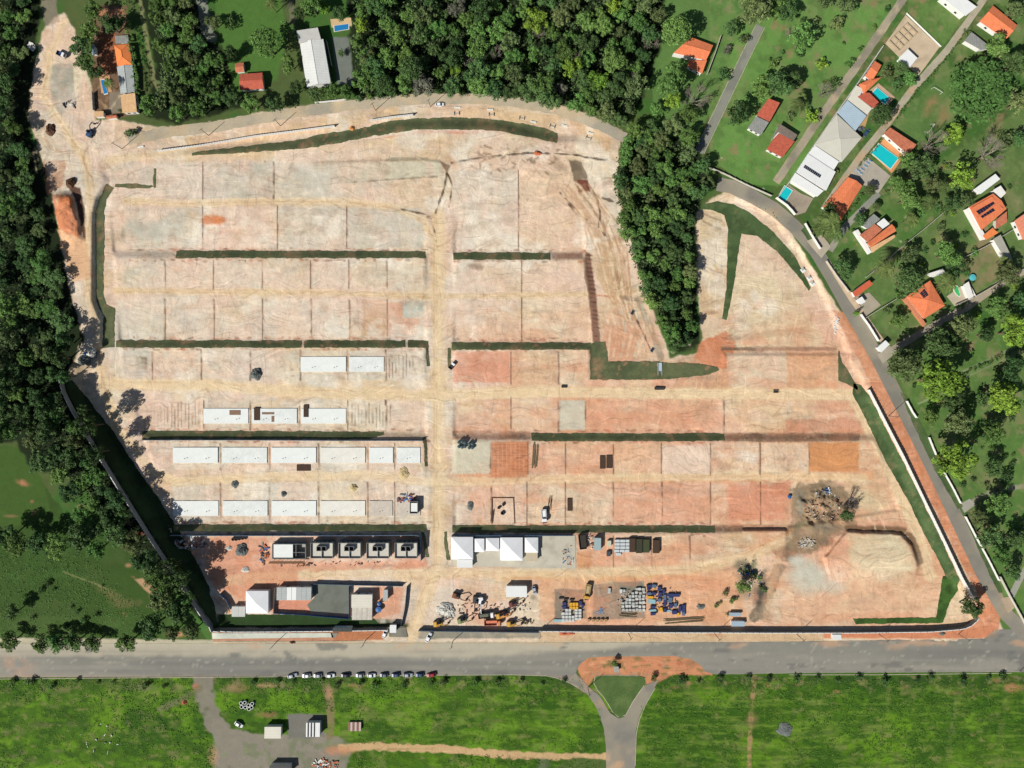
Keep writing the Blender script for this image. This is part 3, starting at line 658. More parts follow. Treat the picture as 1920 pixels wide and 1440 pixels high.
for P_, w_ in ROADS:
    line(P_, w_ * .8, (230, 206, 168), .8 if w_ > 22 else .55, fe=8, amp=2, brk=.2)
    for k in range(5):
        o_ = random.uniform(-w_ / 2, w_ / 2); nx_, ny_ = (0, 1) if abs(P_[-1][0] - P_[0][0]) > abs(P_[-1][1] - P_[0][1]) else (1, 0)
        line([(p[0] + nx_ * o_, p[1] + ny_ * o_) for p in P_], 1.6, random.choice([(238, 218, 184), (236, 214, 180), (200, 168, 130)]), .5, amp=2, brk=.4)
# spoil ground, gravel pan and other marked spots again on top
poly([(1482, 925), (1500, 908), (1545, 900), (1580, 912), (1606, 945), (1604, 985), (1560, 1000), (1520, 1038), (1470, 1030), (1490, 985)], (156, 136, 110), fe=7, amp=9, a=.88, mott=.3, ms=9)
blob(1535, 950, 28, 20, (196, 158, 126), .6); blob(1500, 945, 8, 36, (150, 144, 128), .8); blob(1545, 990, 36, 12, (140, 130, 112), .7); blob(1500, 985, 30, 8, (144, 140, 108), .7, -.4); blob(1512, 1018, 18, 13, (206, 194, 178), .8); blob(1545, 1015, 16, 12, (140, 124, 104), .7)
blob(1518, 1082, 54, 44, (204, 200, 182), .85, 0, .8, .3); blob(1495, 1052, 22, 16, (202, 204, 190), .8); blob(1560, 1100, 36, 18, (206, 202, 184), .6); blob(1392, 1060, 22, 16, (122, 116, 98), .8); blob(1400, 1100, 26, 40, (136, 128, 102), .6); blob(1428, 1105, 10, 52, (92, 92, 84), .9, .18); blob(1412, 1060, 8, 22, (90, 104, 66), .8, .3)
poly([(1600, 1002), (1680, 1002), (1708, 1030), (1716, 1066), (1640, 1072), (1596, 1050)], (220, 206, 172), fe=14, amp=8, a=.6, mott=.3); line([(1590, 989), (1640, 991), (1690, 992), (1712, 1012), (1726, 1055)], 11, (132, 108, 84), .85, fe=4, amp=3)
for k in range(26): line([(1595 + random.uniform(0, 60), 1006 + k * 2.4), (1660 + random.uniform(0, 50), 1004 + k * 2.5)], 1.4, random.choice([(234, 222, 190), (196, 180, 146)]), .45)
blob(1650, 1060, 90, 55, (224, 202, 172), .5, 0, .9, .3); blob(1610, 1130, 120, 36, (226, 190, 158), .4, 0, .9, .3)
for k in range(40):
    R_ = random.uniform(14, 46); a0 = random.uniform(0, 6.28); cx_, cy_ = random.choice([(120, 250), (150, 290), (200, 300), (815, 420), (1650, 900), (1680, 980), (870, 740)]); line([(cx_ + R_ * math.cos(a0 + j * .22), cy_ + R_ * math.sin(a0 + j * .22)) for j in range(8)], 1.8, random.choice([(240, 222, 190), (238, 216, 182), (186, 150, 116)]), .5, amp=1.5)
# gullies, cut banks and diagonal haul tracks left of the middle wood
for P_, w_ in (([(846, 306), (880, 299), (930, 292), (990, 287)], 2), ([(990, 287), (1040, 288), (1080, 291), (1135, 301)], 2.2), ([(838, 326), (830, 360), (816, 400)], 2), ([(841, 328), (848, 348), (842, 388)], 2), ([(1105, 352), (1120, 372), (1126, 405), (1122, 424), (1134, 440)], 3.4), ([(1188, 588), (1206, 625), (1222, 660)], 2.4), ([(1060, 372), (1082, 395), (1108, 418)], 2), ([(1050, 362), (1080, 400)], 1.6), ([(752, 392), (800, 403)], 2), ([(1130, 372), (1150, 378)], 5), ([(808, 410), (816, 440), (821, 470)], 1.8)):
    line(P_, w_, (96, 78, 62), .8, fe=1.8, amp=2)
poly([(1068, 300), (1092, 304), (1102, 336), (1078, 338)], (134, 118, 98), fe=3, amp=4, a=.85); poly([(1080, 338), (1102, 337), (1106, 358), (1086, 360)], (126, 76, 58), fe=2, amp=3, a=.9); poly([(1097, 470), (1106, 476), (1118, 556), (1126, 640), (1113, 642), (1104, 556)], (142, 110, 92), fe=2, amp=2, a=.85)
for k in range(20): y_ = 478 + k * 8; line([(1099 + k * .9, y_), (1109 + k * .9, y_ + 1)], 1.4, (104, 78, 64), .7)
for k in range(18):
    x_ = 1046 + k * 3.6; line([(x_, 345), (x_ + 52, 415), (x_ + 72, 468), (x_ + 96 - k, 556), (x_ + 120 - k * 2, 600)], 1.6, random.choice([(184, 144, 112), (236, 212, 178), (170, 132, 102), (206, 168, 132)]), .6, amp=2)
for k in range(40):
    x_, y_ = random.uniform(880, 1060), random.uniform(262, 326); line([(x_, y_), (x_ + random.uniform(-16, 18), y_ + random.uniform(3, 9))], 1.8, random.choice([(150, 124, 100), (130, 108, 86)]), .6, amp=2.5)
for k in range(14):
    x_ = 1130 + k * 6; line([(x_, 570), (x_ + 14, 620), (x_ + 10 - k, 668)], 1.5, random.choice([(190, 152, 122), (238, 218, 188), (200, 202, 184)]), .5, amp=3)
poly([(112, 372), (130, 366), (146, 420), (150, 450), (118, 436), (104, 400)], (206, 132, 90), fe=4, amp=3, a=.8); poly([(128, 346), (150, 352), (160, 400), (160, 452), (152, 430), (142, 380)], (104, 70, 54), fe=3, amp=3, a=.9); poly([(112, 432), (160, 450), (175, 520), (135, 530)], (226, 184, 146), fe=8, amp=5, a=.8)  # dark brown right of the heap: its shadow painted in with dark soil
blob(285, 432, 58, 26, (184, 180, 164), .8, 0, .7, .25); blob(400, 412, 28, 11, (208, 130, 78), .9, 0, .5); blob(560, 322, 40, 20, (204, 200, 186), .5)
mean_ = col((222, 193, 162))
CG[:] = CG + (site_w * (1 - sstep(1176, 1182, GY)))[..., None] * (np.clip(mean_ + 1.1 * (CG - mean_), .02, .8) * np.array([1.025, 1.01, .985]) - CG)
rect(921, 828, 990, 895, (200, 134, 96), fe=4, amp=3, a=.65, mott=.3)
for k in range(11): line([(924, 834 + k * 5), (988, 834 + k * 5)], 1.5, (158, 92, 62), .5)
for k in range(8): line([(926 + k * 8, 832), (926 + k * 8, 890)], 1.6, (218, 160, 118), .6)
rect(1517, 830, 1610, 884, (214, 154, 106), fe=4, amp=3, a=.65, mott=.2); rect(1365, 908, 1480, 975, (214, 148, 118), fe=12, amp=8, a=.4, mott=.4); rect(850, 660, 956, 716, (222, 158, 128), fe=5, amp=3, a=.6, mott=.2); rect(1048, 750, 1097, 806, (206, 206, 186), fe=3, amp=2, a=.7); rect(848, 826, 919, 888, (210, 204, 180), fe=3, amp=2, a=.7); rect(1240, 836, 1332, 888, (232, 210, 188), fe=3, amp=2, a=.6)
poly([(398, 1006), (500, 1006), (510, 1052), (800, 1052), (800, 1064), (560, 1072), (556, 1108), (515, 1110), (515, 1150), (430, 1150), (400, 1100), (385, 1050)], (216, 148, 114), fe=6, amp=6, a=.7, mott=.3); poly([(516, 1124), (585, 1124), (580, 1148), (516, 1146)], (210, 136, 108), fe=2, amp=2, a=.8); poly([(700, 1100), (758, 1100), (750, 1150), (700, 1160)], (214, 152, 118), fe=3, amp=3, a=.7, mott=.3); poly([(326, 1006), (400, 1006), (410, 1050), (352, 1050)], (214, 156, 126), fe=4, amp=4, a=.6)
# lot lines once more, ragged, with reddish spill beside them
for y0_, y1_, xs_, key in LOTS:
    for xa in xs_[1:-1]:
        line([(xa + 1.5, y0_), (xa + 2, y1_)], 3, (206, 160, 130), .45, fe=3, amp=2, brk=.45); line([(xa, y0_ - 1), (xa + .6, (y0_ + y1_) / 2), (xa, y1_ + 1)], 1.7, (96, 74, 60), .8, fe=1.6, amp=.9, brk=.3)
for y_ in (468, 488, 634, 655, 806, 828, 979, 1001):       # reddish crumbling rims of the banks
    for k in range(90):
        x_ = random.uniform(230, 1340)
        if 806 < x_ < 846 or (x_ > 1100 and y_ < 700): continue
        blob(x_, y_ + (2 if x_ > 825 else 0) + random.uniform(-2, 2), random.uniform(2, 9), random.uniform(1.2, 3.5), random.choice([(176, 108, 82), (140, 96, 74), (200, 132, 100), (120, 88, 68), (228, 200, 170)]), .6, 0, .6)

def sample(px, py):
    """bilinear colour of the ground patches at photo pixels inside the fine grid"""
    i = np.clip(np.searchsorted(XS, px) - 1, 0, len(XS) - 2); j = np.clip(np.searchsorted(YS, py) - 1, 0, len(YS) - 2)
    tx = ((px - XS[i]) / (XS[i + 1] - XS[i]))[:, None]; ty = ((py - YS[j]) / (YS[j + 1] - YS[j]))[:, None]
    return (CG[j, i] * (1 - tx) + CG[j, i + 1] * tx) * (1 - ty) + (CG[j + 1, i] * (1 - tx) + CG[j + 1, i + 1] * tx) * ty

def put_soil(me, cols):
    at = me.color_attributes.new('soil', 'FLOAT_COLOR', 'POINT')
    a4 = np.ones((len(cols), 4), np.float32); a4[:, :3] = np.clip(cols, 0, 1)
    at.data.foreach_set('color', a4.ravel())

HZ = hgt(GX, GY)
fine = (fbm(GX, GY, 30, 71) - .5) * .30 + (fbm(GX, GY, 8, 77, 3) - .5) * .16
HZ = HZ + fine * ins * np.where(dline([(822, 400), (822, 1060)], GX, GY) < 14, .4, 1)
_xl, _yl = list(XS), list(YS)
def h1(px, py):
    i = min(max(bisect.bisect_right(_xl, px) - 1, 0), len(_xl) - 2); j = min(max(bisect.bisect_right(_yl, py) - 1, 0), len(_yl) - 2)
    tx = (px - _xl[i]) / (_xl[i + 1] - _xl[i]); ty = (py - _yl[j]) / (_yl[j + 1] - _yl[j])
    return float((HZ[j, i] * (1 - tx) + HZ[j, i + 1] * tx) * (1 - ty) + (HZ[j + 1, i] * (1 - tx) + HZ[j + 1, i + 1] * tx) * ty)
def ground_mesh():
    k = S * (1 - HZ / HC)
    co = np.stack([(GX - 960) * k, (720 - GY) * k, HZ], -1).reshape(-1, 3).astype(np.float32)
    ny, nx = GX.shape
    idx = np.arange(ny * nx).reshape(ny, nx)
    q = np.stack([idx[:-1, :-1], idx[1:, :-1], idx[1:, 1:], idx[:-1, 1:]], -1).reshape(-1, 4)
    me = bpy.data.meshes.new('ground')
    me.vertices.add(len(co)); me.vertices.foreach_set('co', co.ravel())
    me.loops.add(q.size); me.loops.foreach_set('vertex_index', q.ravel().astype(np.int32))
    me.polygons.add(len(q)); me.polygons.foreach_set('loop_start', np.arange(0, q.size, 4, dtype=np.int32))
    me.polygons.foreach_set('use_smooth', np.ones(len(q), bool))
    me.update(calc_edges=True)
    put_soil(me, CG.reshape(-1, 3))
    return me
GROUND = link_mesh('ground', ground_mesh(), ground_mat('soil_and_grass', .95, .10, .10, .10, streak=True))
tag(GROUND, kind='structure')

# ------------------------------------------------------------------ sheets that lie on the ground
def resample(pts, step, jit=0.0, closed=True):
    out = []; n = len(pts)
    for i in range(n if closed else n - 1):
        a, b = pts[i], pts[(i + 1) % n]; l = math.dist(a, b); m = max(1, int(l / step))
        for k in range(m):
            t = k / m; out.append((a[0] + (b[0] - a[0]) * t, a[1] + (b[1] - a[1]) * t))
    if jit:
        A_ = np.array(out); sd_ = int(abs(pts[0][0]) + abs(pts[0][1])) % 97
        dx = 3.2 * jit * (fbm(A_[:, 0], A_[:, 1], 11, sd_, 3) - .5); dy = 3.2 * jit * (fbm(A_[:, 0], A_[:, 1], 11, sd_ + 50, 3) - .5)
        out = [(x + a + random.uniform(-.25, .25) * jit, y + b + random.uniform(-.25, .25) * jit) for (x, y), a, b in zip(out, dx, dy)]
    return out
def sheet(name, pts, material, dz=0.12, step=5.0, jit=0.0, paint=None, parent=None, edge=None):
    """a draped sheet following the ground; paint(px,py)->colours fills its soil attribute"""
    ring = resample(pts, edge or step, jit)
    xs_ = [p[0] for p in ring]; ys_ = [p[1] for p in ring]
    gx, gy = np.meshgrid(np.arange(min(xs_) + step / 2, max(xs_), step), np.arange(min(ys_) + step / 2, max(ys_), step))
    gx, gy = gx.ravel(), gy.ravel()
    k = sdf(ring, gx, gy) > step * .45
    vs = [Vector(p) for p in ring] + [Vector((a, b)) for a, b in zip(gx[k], gy[k])]
    n = len(ring)
    v2, _, f2, *_r = delaunay_2d_cdt(vs, [], [list(range(n))], 1, 1e-4)
    P = np.array([(v.x, v.y) for v in v2])
    z = hgt(P[:, 0], P[:, 1]) + dz
    kk = S * (1 - z / HC)
    me = bpy.data.meshes.new(name)
    co = np.stack([(P[:, 0] - 960) * kk, (720 - P[:, 1]) * kk, z], -1)
    A = co[[f[0] for f in f2]]; B = co[[f[1] for f in f2]]; D = co[[f[2] for f in f2]]
    up = np.cross(B - A, D - A)[:, 2] > 0
    me.from_pydata([tuple(c) for c in co], [], [tuple(f) if u else tuple(f[::-1]) for f, u in zip(f2, up)])
    me.polygons.foreach_set('use_smooth', [True] * len(me.polygons))
    if paint is not None: put_soil(me, paint(P[:, 0], P[:, 1]))
    o = link_mesh(name, me, material, parent)
    if parent is None: tag(o, kind='structure')
    return o
def mixer(base, *layers):
    """paint function: base colour with noisy patches (colour, scale, lo, hi, amount, sx, sy)"""
    def f(px, py):
        c = np.tile(col(base), (len(px), 1))
        for k, (cc, sc_, lo, hi, a, sx, sy) in enumerate(layers):
            n = fbm(px * sx, py * sy, sc_, 90 + 5 * k + int(sc_))
            c += (a * sstep(lo, hi, n))[:, None] * (col(cc) - c)
        return c
    return f
M_ROAD = ground_mat('worn_asphalt', .85, .05, .06, .012, 2.0, spec=.25)
M_TURF = ground_mat('mown_turf', .95, .22, .16, .10, 3.0)
M_LANE = ground_mat('dusty_lane', .92, .10, .10, .03, 1.5)
def main_paint(px, py):
    c = mixer((134, 133, 124), ((150, 146, 134), 160, .4, .65, .8, .25, 2), ((120, 120, 114), 90, .5, .7, .7, .2, 2.5), ((166, 160, 144), 30, .58, .75, .4, .3, 2))(px, py)
    a = (1 - sstep(-6, 6, py - np.interp(px, [0, 480, 900, 1150, 1300], [1229, 1231, 1233, 1216, 1200]) + 10 * (fbm(px, py, 30, 5) - .5))) * (1 - sstep(1150, 1400, px)) * .85
    c += a[:, None] * (col((190, 182, 160)) - c)
    for yy, cc, aa, ww in ((1222, (122, 120, 112), .35, 4), (1238, (150, 147, 138), .4, 3), (1244, (118, 117, 111), .4, 3.5), (1252, (152, 148, 138), .4, 3), (1259, (120, 119, 113), .35, 3)):
        a = aa * np.exp(-((py - yy - 3 * (fbm(px, py, 200, 31) - .5)) / ww) ** 2) * sstep(.3, .6, fbm(px * .3, py, 40, int(yy))); c += a[:, None] * (col(cc) - c)
    a = .7 * sstep(.66, .72, fbm(px * .4, py * 1.2, 22, 37)); c += a[:, None] * (col((112, 112, 107)) - c)
    a = .6 * sstep(.6, .75, fbm(px * .3, py, 18, 39)) * (1 - sstep(0, 18, py - 1206)); c += a[:, None] * (col((206, 164, 128)) - c)
    a = .5 * sstep(.68, .76, fbm(px, py * 2, 9, 43)); c += a[:, None] * (col((182, 176, 162)) - c)
    a = (1 - sstep(0, 7, 1271 - py)) * .35 + .5 * (1 - sstep(20, 90, px)) * sstep(1226, 1236, py) * sstep(.4, .6, fbm(px, py, 20, 8))
    c += a[:, None] * (col((186, 150, 124)) - c)
    a = .8 * sstep(.55, .7, fbm(px, py, 24, 12)) * (1 - sstep(0, 26, np.abs(px - 770))) * (1 - sstep(1210, 1235, py))
    c += a[:, None] * (col((204, 176, 136)) - c)
    return c
MAIN = sheet('main_road', [(-400, 1206), (400, 1207), (800, 1206), (1100, 1205), (1400, 1204), (1845, 1198), (1866, 1180), (1925, 1180), (2200, 1240), (2200, 1262), (1900, 1260), (1500, 1262), (1400, 1264), (1338, 1264), (1322, 1259), (1312, 1246), (1296, 1236), (1262, 1230), (1140, 1231), (1104, 1233), (1090, 1243), (1082, 1254), (1080, 1262), (1112, 1296), (1098, 1300), (1066, 1280), (1030, 1267), (960, 1265), (480, 1268), (-400, 1272)], M_ROAD, .06, 4, jit=.35, paint=main_paint)
CURVE = [(1345, 345), (1372, 350), (1410, 368), (1452, 392), (1490, 425), (1530, 470), (1560, 520), (1590, 575), (1620, 625), (1650, 680), (1680, 740), (1718, 815), (1760, 900), (1800, 985), (1840, 1070), (1885, 1150), (1925, 1190)]
def offs(pts, w):
    out = []
    for i, p in enumerate(pts):
        a = pts[max(i - 1, 0)]; b = pts[min(i + 1, len(pts) - 1)]
        dx, dy = b[0] - a[0], b[1] - a[1]; l = math.hypot(dx, dy)
        out.append((p[0] - dy / l * w, p[1] + dx / l * w))
    return out
def ribbon(pts, w, w2=None):
    return offs(pts, w / 2) + offs(pts, -(w2 or w) / 2)[::-1]
road_paint = mixer((140, 136, 124), ((156, 148, 130), 60, .4, .65, .8, 1, 1), ((124, 122, 114), 30, .55, .7, .6, 1, 1), ((176, 150, 120), 40, .62, .76, .5, 1, 1))
sheet('curved_road', ribbon(CURVE, 26), M_ROAD, .10, 6, paint=road_paint)
sheet('north_road', ribbon([(240, 262), (300, 250), (420, 235), (520, 216), (620, 202), (700, 192), (790, 185), (880, 185), (960, 190), (1040, 204), (1110, 228), (1172, 258)], 20), M_LANE, .12, 4, jit=1.6,
      paint=mixer((192, 180, 156), ((164, 158, 142), 50, .46, .64, .8, 1, 1), ((206, 184, 150), 30, .5, .7, .7, 1, 1), ((200, 176, 140), 12, .6, .75, .4, 1, 1)))
def y_paint(px, py):
    c = road_paint(px, py)
    a = .7 * sstep(1390, 1440, py) * sstep(.4, .6, fbm(px, py, 20, 3)); c += a[:, None] * (col((204, 168, 130)) - c)
    return c
sheet('junction_road', [(1080, 1262), (1098, 1300), (1112, 1296), (1120, 1300), (1128, 1310), (1144, 1337), (1160, 1347), (1170, 1344), (1180, 1325), (1196, 1298), (1210, 1285), (1235, 1274), (1226, 1292), (1212, 1316), (1200, 1340), (1192, 1370), (1190, 1480), (1137, 1480), (1136, 1400), (1132, 1365), (1120, 1330), (1104, 1305), (1080, 1283), (1060, 1276)], M_ROAD, .11, 5, paint=y_paint)
sheet('kerbed_lane', ribbon([(1425, 48), (1394, 112), (1352, 200), (1311, 286)], 16), M_ROAD, .10, 5, paint=mixer((140, 142, 130), ((120, 122, 112), 30, .5, .7, .7, 1, 1)))
sheet('dirt_lane', ribbon([(1712, -30), (1680, 18), (1630, 90), (1580, 160), (1530, 232), (1490, 290), (1455, 342)], 15), M_LANE, .08, 5, jit=.7, paint=mixer((170, 160, 138), ((142, 136, 118), 24, .45, .65, .9, 1, 1), ((200, 178, 144), 12, .55, .7, .7, 1, 1)))
sheet('shared_lane', ribbon([(1850, -10), (1812, 45), (1775, 95), (1735, 140), (1705, 175), (1665, 230), (1620, 285), (1580, 340), (1545, 392)], 13), M_LANE, .08, 5, jit=.4, paint=mixer((182, 174, 152), ((196, 164, 128), 24, .5, .65, .8, 1, 1), ((160, 152, 134), 14, .55, .7, .6, 1, 1)))
sheet('driveway', ribbon([(1655, 668), (1700, 640), (1760, 605), (1815, 575), (1870, 535), (1950, 492)], 13), M_LANE, .08, 5, jit=.4, paint=mixer((176, 164, 142), ((150, 142, 124), 20, .5, .65, .7, 1, 1)))
sheet('gravel_drive', ribbon([(1556, 470), (1585, 425), (1615, 395), (1648, 362)], 12), M_LANE, .08, 5, jit=.5, paint=mixer((146, 148, 138), ((166, 160, 144), 20, .5, .65, .7, 1, 1)))
sheet('entrance_drive', [(1800, 945), (1818, 935), (1830, 946), (1808, 962)], M_LANE, .08, 4, paint=mixer((170, 168, 156)))
sheet('entrance_apron', [(1876, 1122), (1894, 1118), (1902, 1140), (1890, 1150)], M_LANE, .14, 4, paint=mixer((176, 158, 134)))
sheet('entrance_slab', [(1645, 665), (1668, 648), (1682, 660), (1655, 682)], M_LANE, .15, 4, paint=mixer((176, 168, 150)))
sheet('side_path', ribbon([(1895, 1120), (1915, 1080), (1935, 1050)], 12), M_LANE, .08, 5, paint=mixer((160, 160, 146)))

turf_paint = mixer((96, 104, 72), ((82, 92, 64), 40, .4, .65, .8, 1, 1), ((112, 118, 82), 14, .5, .7, .6, 1, 1), ((136, 118, 88), 22, .58, .74, .8, 1, 1), ((168, 128, 100), 9, .66, .76, .7, 1, 1))
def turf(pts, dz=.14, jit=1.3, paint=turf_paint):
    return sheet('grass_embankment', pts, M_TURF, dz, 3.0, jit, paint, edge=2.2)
for y0_, y1_, spans in ((470, 484, [(330, 797)]), (473, 487, [(849, 1032)]), (638, 652, [(218, 565), (570, 760), (765, 800)]), (642, 656, [(847, 1108)]), (808, 823, [(266, 690), (690, 720)]), (812, 827, [(996, 1358)]),
                        (983, 996, [(326, 800)]), (985, 999, [(848, 1340)])):
    for xa, xb in spans:
        turf([(xa, y0_), (xb, y0_ + .8), (xb + .5, (y1_ if xb != 720 else 814)), (xa, y1_)])
turf([(200, 346), (214, 352), (200, 374), (195, 400), (194, 555), (200, 570), (214, 578), (215, 652), (192, 652), (194, 592), (181, 565), (180, 400), (185, 372)])
turf([(214, 350), (216, 345), (240, 344), (285, 348), (288, 352), (250, 354)]); turf([(288, 316), (292, 316), (292, 352), (288, 352)])
for x0_, x1_, y0_, y1_ in ((797, 806, 640, 686), (839, 846, 652, 690), (793, 803, 820, 875), (832, 843, 998, 1050), (790, 804, 995, 1045)):
    turf([(x0_, y0_), (x0_ + 5, y0_), (x1_, y1_), (x1_ - 6, y1_)])
turf([(560, 262), (600, 252), (680, 240), (735, 226), (790, 222), (850, 220), (900, 222), (960, 228), (1020, 240), (1044, 250), (1043, 268), (1000, 258), (940, 246), (880, 243), (780, 243), (700, 255), (640, 267), (570, 279), (490, 284), (360, 292), (360, 286), (430, 277)], .16)
turf([(1106, 645), (1116, 640), (1135, 640), (1142, 677), (1238, 678), (1238, 712), (1106, 712)], .16); turf([(1238, 680), (1290, 681), (1345, 688), (1349, 694), (1330, 703), (1280, 708), (1238, 712)], .16)
strip2 = mixer((80, 102, 62), ((66, 86, 52), 30, .4, .65, .8, 1, 1), ((98, 116, 74), 16, .5, .7, .6, 1, 1), ((128, 122, 86), 12, .62, .76, .6, 1, 1))
turf([(1312, 392), (1320, 382), (1345, 378), (1375, 384), (1405, 398), (1450, 435), (1490, 480), (1520, 540), (1517, 546), (1495, 515), (1455, 470), (1420, 442), (1390, 438), (1386, 460), (1375, 540), (1362, 600), (1354, 598), (1362, 540), (1365, 430), (1358, 404), (1340, 395)], .16, .8, strip2)
turf([(1571, 655), (1580, 680), (1605, 720), (1615, 735), (1572, 712)], .16)
turf([(1600, 718), (1614, 722), (1630, 742), (1643, 768), (1688, 856), (1730, 940), (1760, 1002), (1780, 1045), (1800, 1088), (1788, 1108), (1775, 1082), (1755, 1042), (1733, 1002), (1705, 942), (1659, 862), (1617, 772), (1598, 738)], .16, .9, strip2)
turf([(1768, 1082), (1790, 1075), (1797, 1105), (1780, 1130), (1768, 1168), (1605, 1170), (1600, 1160), (1755, 1158)], .16, 1.2, mixer((70, 104, 46), ((50, 76, 34), 14, .45, .65, .8, 1, 1)))
turf([(118, 716), (134, 712), (160, 742), (185, 775), (215, 812), (250, 868), (290, 925), (330, 985), (365, 1045), (392, 1100), (406, 1150), (404, 1178), (398, 1170), (345, 1090), (290, 1008), (188, 846), (140, 762)], .12, 1.5, mixer((62, 80, 46), ((50, 64, 38), 20, .4, .6, .8, 1, 1)))  # bank beside the left wall, its shade darkened into the turf colour
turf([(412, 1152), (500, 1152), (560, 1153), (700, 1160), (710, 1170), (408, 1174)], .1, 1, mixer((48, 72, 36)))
sheet('verge', [(1688, 735), (1700, 742), (1760, 860), (1800, 935), (1806, 950), (1796, 955), (1752, 880), (1710, 790)], M_TURF, .12, 4, .8, strip2)
sheet('verge', [(1806, 962), (1818, 960), (1850, 1030), (1880, 1110), (1872, 1112), (1838, 1040)], M_TURF, .12, 4, .8, strip2)
sheet('verge', [(1502, 432), (1512, 420), (1538, 465), (1530, 470)], M_TURF, .12, 4, .8, strip2)
ISL = [(1116, 1268), (1130, 1266), (1200, 1267), (1210, 1270), (1211, 1280), (1200, 1296), (1185, 1318), (1174, 1340), (1162, 1346), (1150, 1338), (1135, 1310), (1120, 1294), (1113, 1280)]
sheet('grass_island', [(p[0] + (1162 - p[0]) * .02, p[1] + (1295 - p[1]) * .02) for p in ISL], M_TURF, .16, 4, .4, mixer((84, 108, 58), ((102, 122, 70), 20, .5, .7, .7, 1, 1), ((170, 120, 90), 9, .78, .85, .8, 1, 1)))
M_SLAB = ground_mat('hardstanding_concrete', .8, .06, .07, .012, 2.0)
for nm, pts_, pc in (('yard_pavement', [(582, 1096), (655, 1096), (654, 1151), (582, 1146), (576, 1134), (590, 1120)], (116, 120, 110)), ('sidewalk', [(398, 1187), (622, 1187), (626, 1195), (398, 1198)], (206, 210, 196)), ('sidewalk', [(620, 1187), (634, 1187), (628, 1196), (622, 1196)], (140, 140, 130)),
                     ('tent_yard', [(846, 1004), (1078, 1004), (1080, 1066), (880, 1062), (846, 1060)], (196, 190, 172)), ('plot_pavement', [(1698, 28), (1762, 88), (1722, 142), (1660, 82)], (206, 186, 158)), ('site_gate_pavement', [(728, 1180), (760, 1176), (765, 1195), (730, 1194)], (130, 128, 116)),
                     ('terrace', [(1625, 293), (1670, 330), (1647, 362), (1590, 331)], (180, 172, 158)), ('terrace', [(1478, 346), (1500, 362), (1525, 372), (1510, 398), (1493, 404), (1472, 384)], (164, 152, 134)), ('pool_deck', [(1655, 259), (1697, 290), (1672, 325), (1632, 286)], (222, 158, 108)),
                     ('pool_deck', [(1647, 156), (1678, 182), (1664, 200), (1630, 170)], (196, 166, 142)), ('pool_deck', [(1775, 556), (1808, 532), (1826, 560), (1790, 574)], (198, 184, 162)), ('terrace', [(1605, 200), (1633, 204), (1622, 238), (1600, 250)], (196, 160, 112)), ('pool_deck', [(619, 36), (658, 33), (660, 48), (622, 52)], (214, 184, 140)),
                     ('pavement', [(1600, 556), (1630, 548), (1652, 572), (1625, 592), (1615, 575)], (176, 166, 146)), ('terrace', [(185, 142), (205, 138), (210, 172), (190, 175)], (206, 160, 116)), ('pavement', [(1555, 487), (1600, 555), (1660, 640), (1652, 645), (1590, 560), (1548, 492)], (206, 184, 156)), ('pavement', [(1512, 452), (1540, 440), (1558, 462), (1540, 484)], (180, 170, 150))):
    lab = sheet(nm, pts_, M_SLAB, .18, 5, .3, mixer(pc, (tuple(int(v * .88) for v in pc), 14, .5, .7, .7, 1, 1), (tuple(min(255, int(v * 1.06)) for v in pc), 30, .55, .7, .7, 1, 1)))
# ------------------------------------------------------------------ vegetation
def leaf_mat(name, rgb, var=0.45, hue=0.018, tone=(0.7, 1.4)):
    m = bpy.data.materials.new(name); MATS[name] = m
    nt, bs = _nodes(m); N, L = nt.nodes, nt.links
    g = N.new('ShaderNodeNewGeometry'); oi = N.new('ShaderNodeObjectInfo')
    r1 = N.new('ShaderNodeMapRange'); r1.inputs['To Min'].default_value = 1 - var; r1.inputs['To Max'].default_value = 1 + var
    L.new(g.outputs['Random Per Island'], r1.inputs['Value'])
    r2 = N.new('ShaderNodeMapRange'); r2.inputs['To Min'].default_value = tone[0]; r2.inputs['To Max'].default_value = tone[1]
    L.new(oi.outputs['Random'], r2.inputs['Value'])
    mu = N.new('ShaderNodeMath'); mu.operation = 'MULTIPLY'; L.new(r1.outputs[0], mu.inputs[0]); L.new(r2.outputs[0], mu.inputs[1])
    hs = N.new('ShaderNodeHueSaturation'); hs.inputs['Color'].default_value = (*rgb, 1)
    r3 = N.new('ShaderNodeMapRange'); r3.inputs['To Min'].default_value = .5 - hue; r3.inputs['To Max'].default_value = .5 + hue
    w = N.new('ShaderNodeTexWhiteNoise'); w.noise_dimensions = '1D'; L.new(oi.outputs['Random'], w.inputs['W'])
    L.new(w.outputs['Value'], r3.inputs['Value']); L.new(r3.outputs[0], hs.inputs['Hue'])
    sc_ = N.new('ShaderNodeVectorMath'); sc_.operation = 'SCALE'; L.new(hs.outputs[0], sc_.inputs[0]); L.new(mu.outputs[0], sc_.inputs['Scale'])
    L.new(sc_.outputs[0], bs.inputs['Base Color'])
    bs.inputs['Roughness'].default_value = .75; bs.inputs['Specular IOR Level'].default_value = .12
    return m
LEAF = {'dark': leaf_mat('foliage_dark', (.048, .094, .029)), 'mid': leaf_mat('foliage_mid', (.074, .142, .034)), 'lime': leaf_mat('foliage_lime', (.12, .205, .026), tone=(.8, 1.25)),
        'olive': leaf_mat('foliage_olive', (.084, .118, .042)), 'grey': leaf_mat('foliage_greyish', (.10, .105, .075), tone=(.8, 1.2)), 'palm': leaf_mat('foliage_palm', (.085, .125, .036)), 'under': leaf_mat('foliage_undergrowth', (.05, .085, .03))}
BARK = mat('bark', (120, 104, 86), .9, .25, 3, .02)
DRYWOOD = mat('dry_wood', (150, 140, 128), .9, .2, 3)

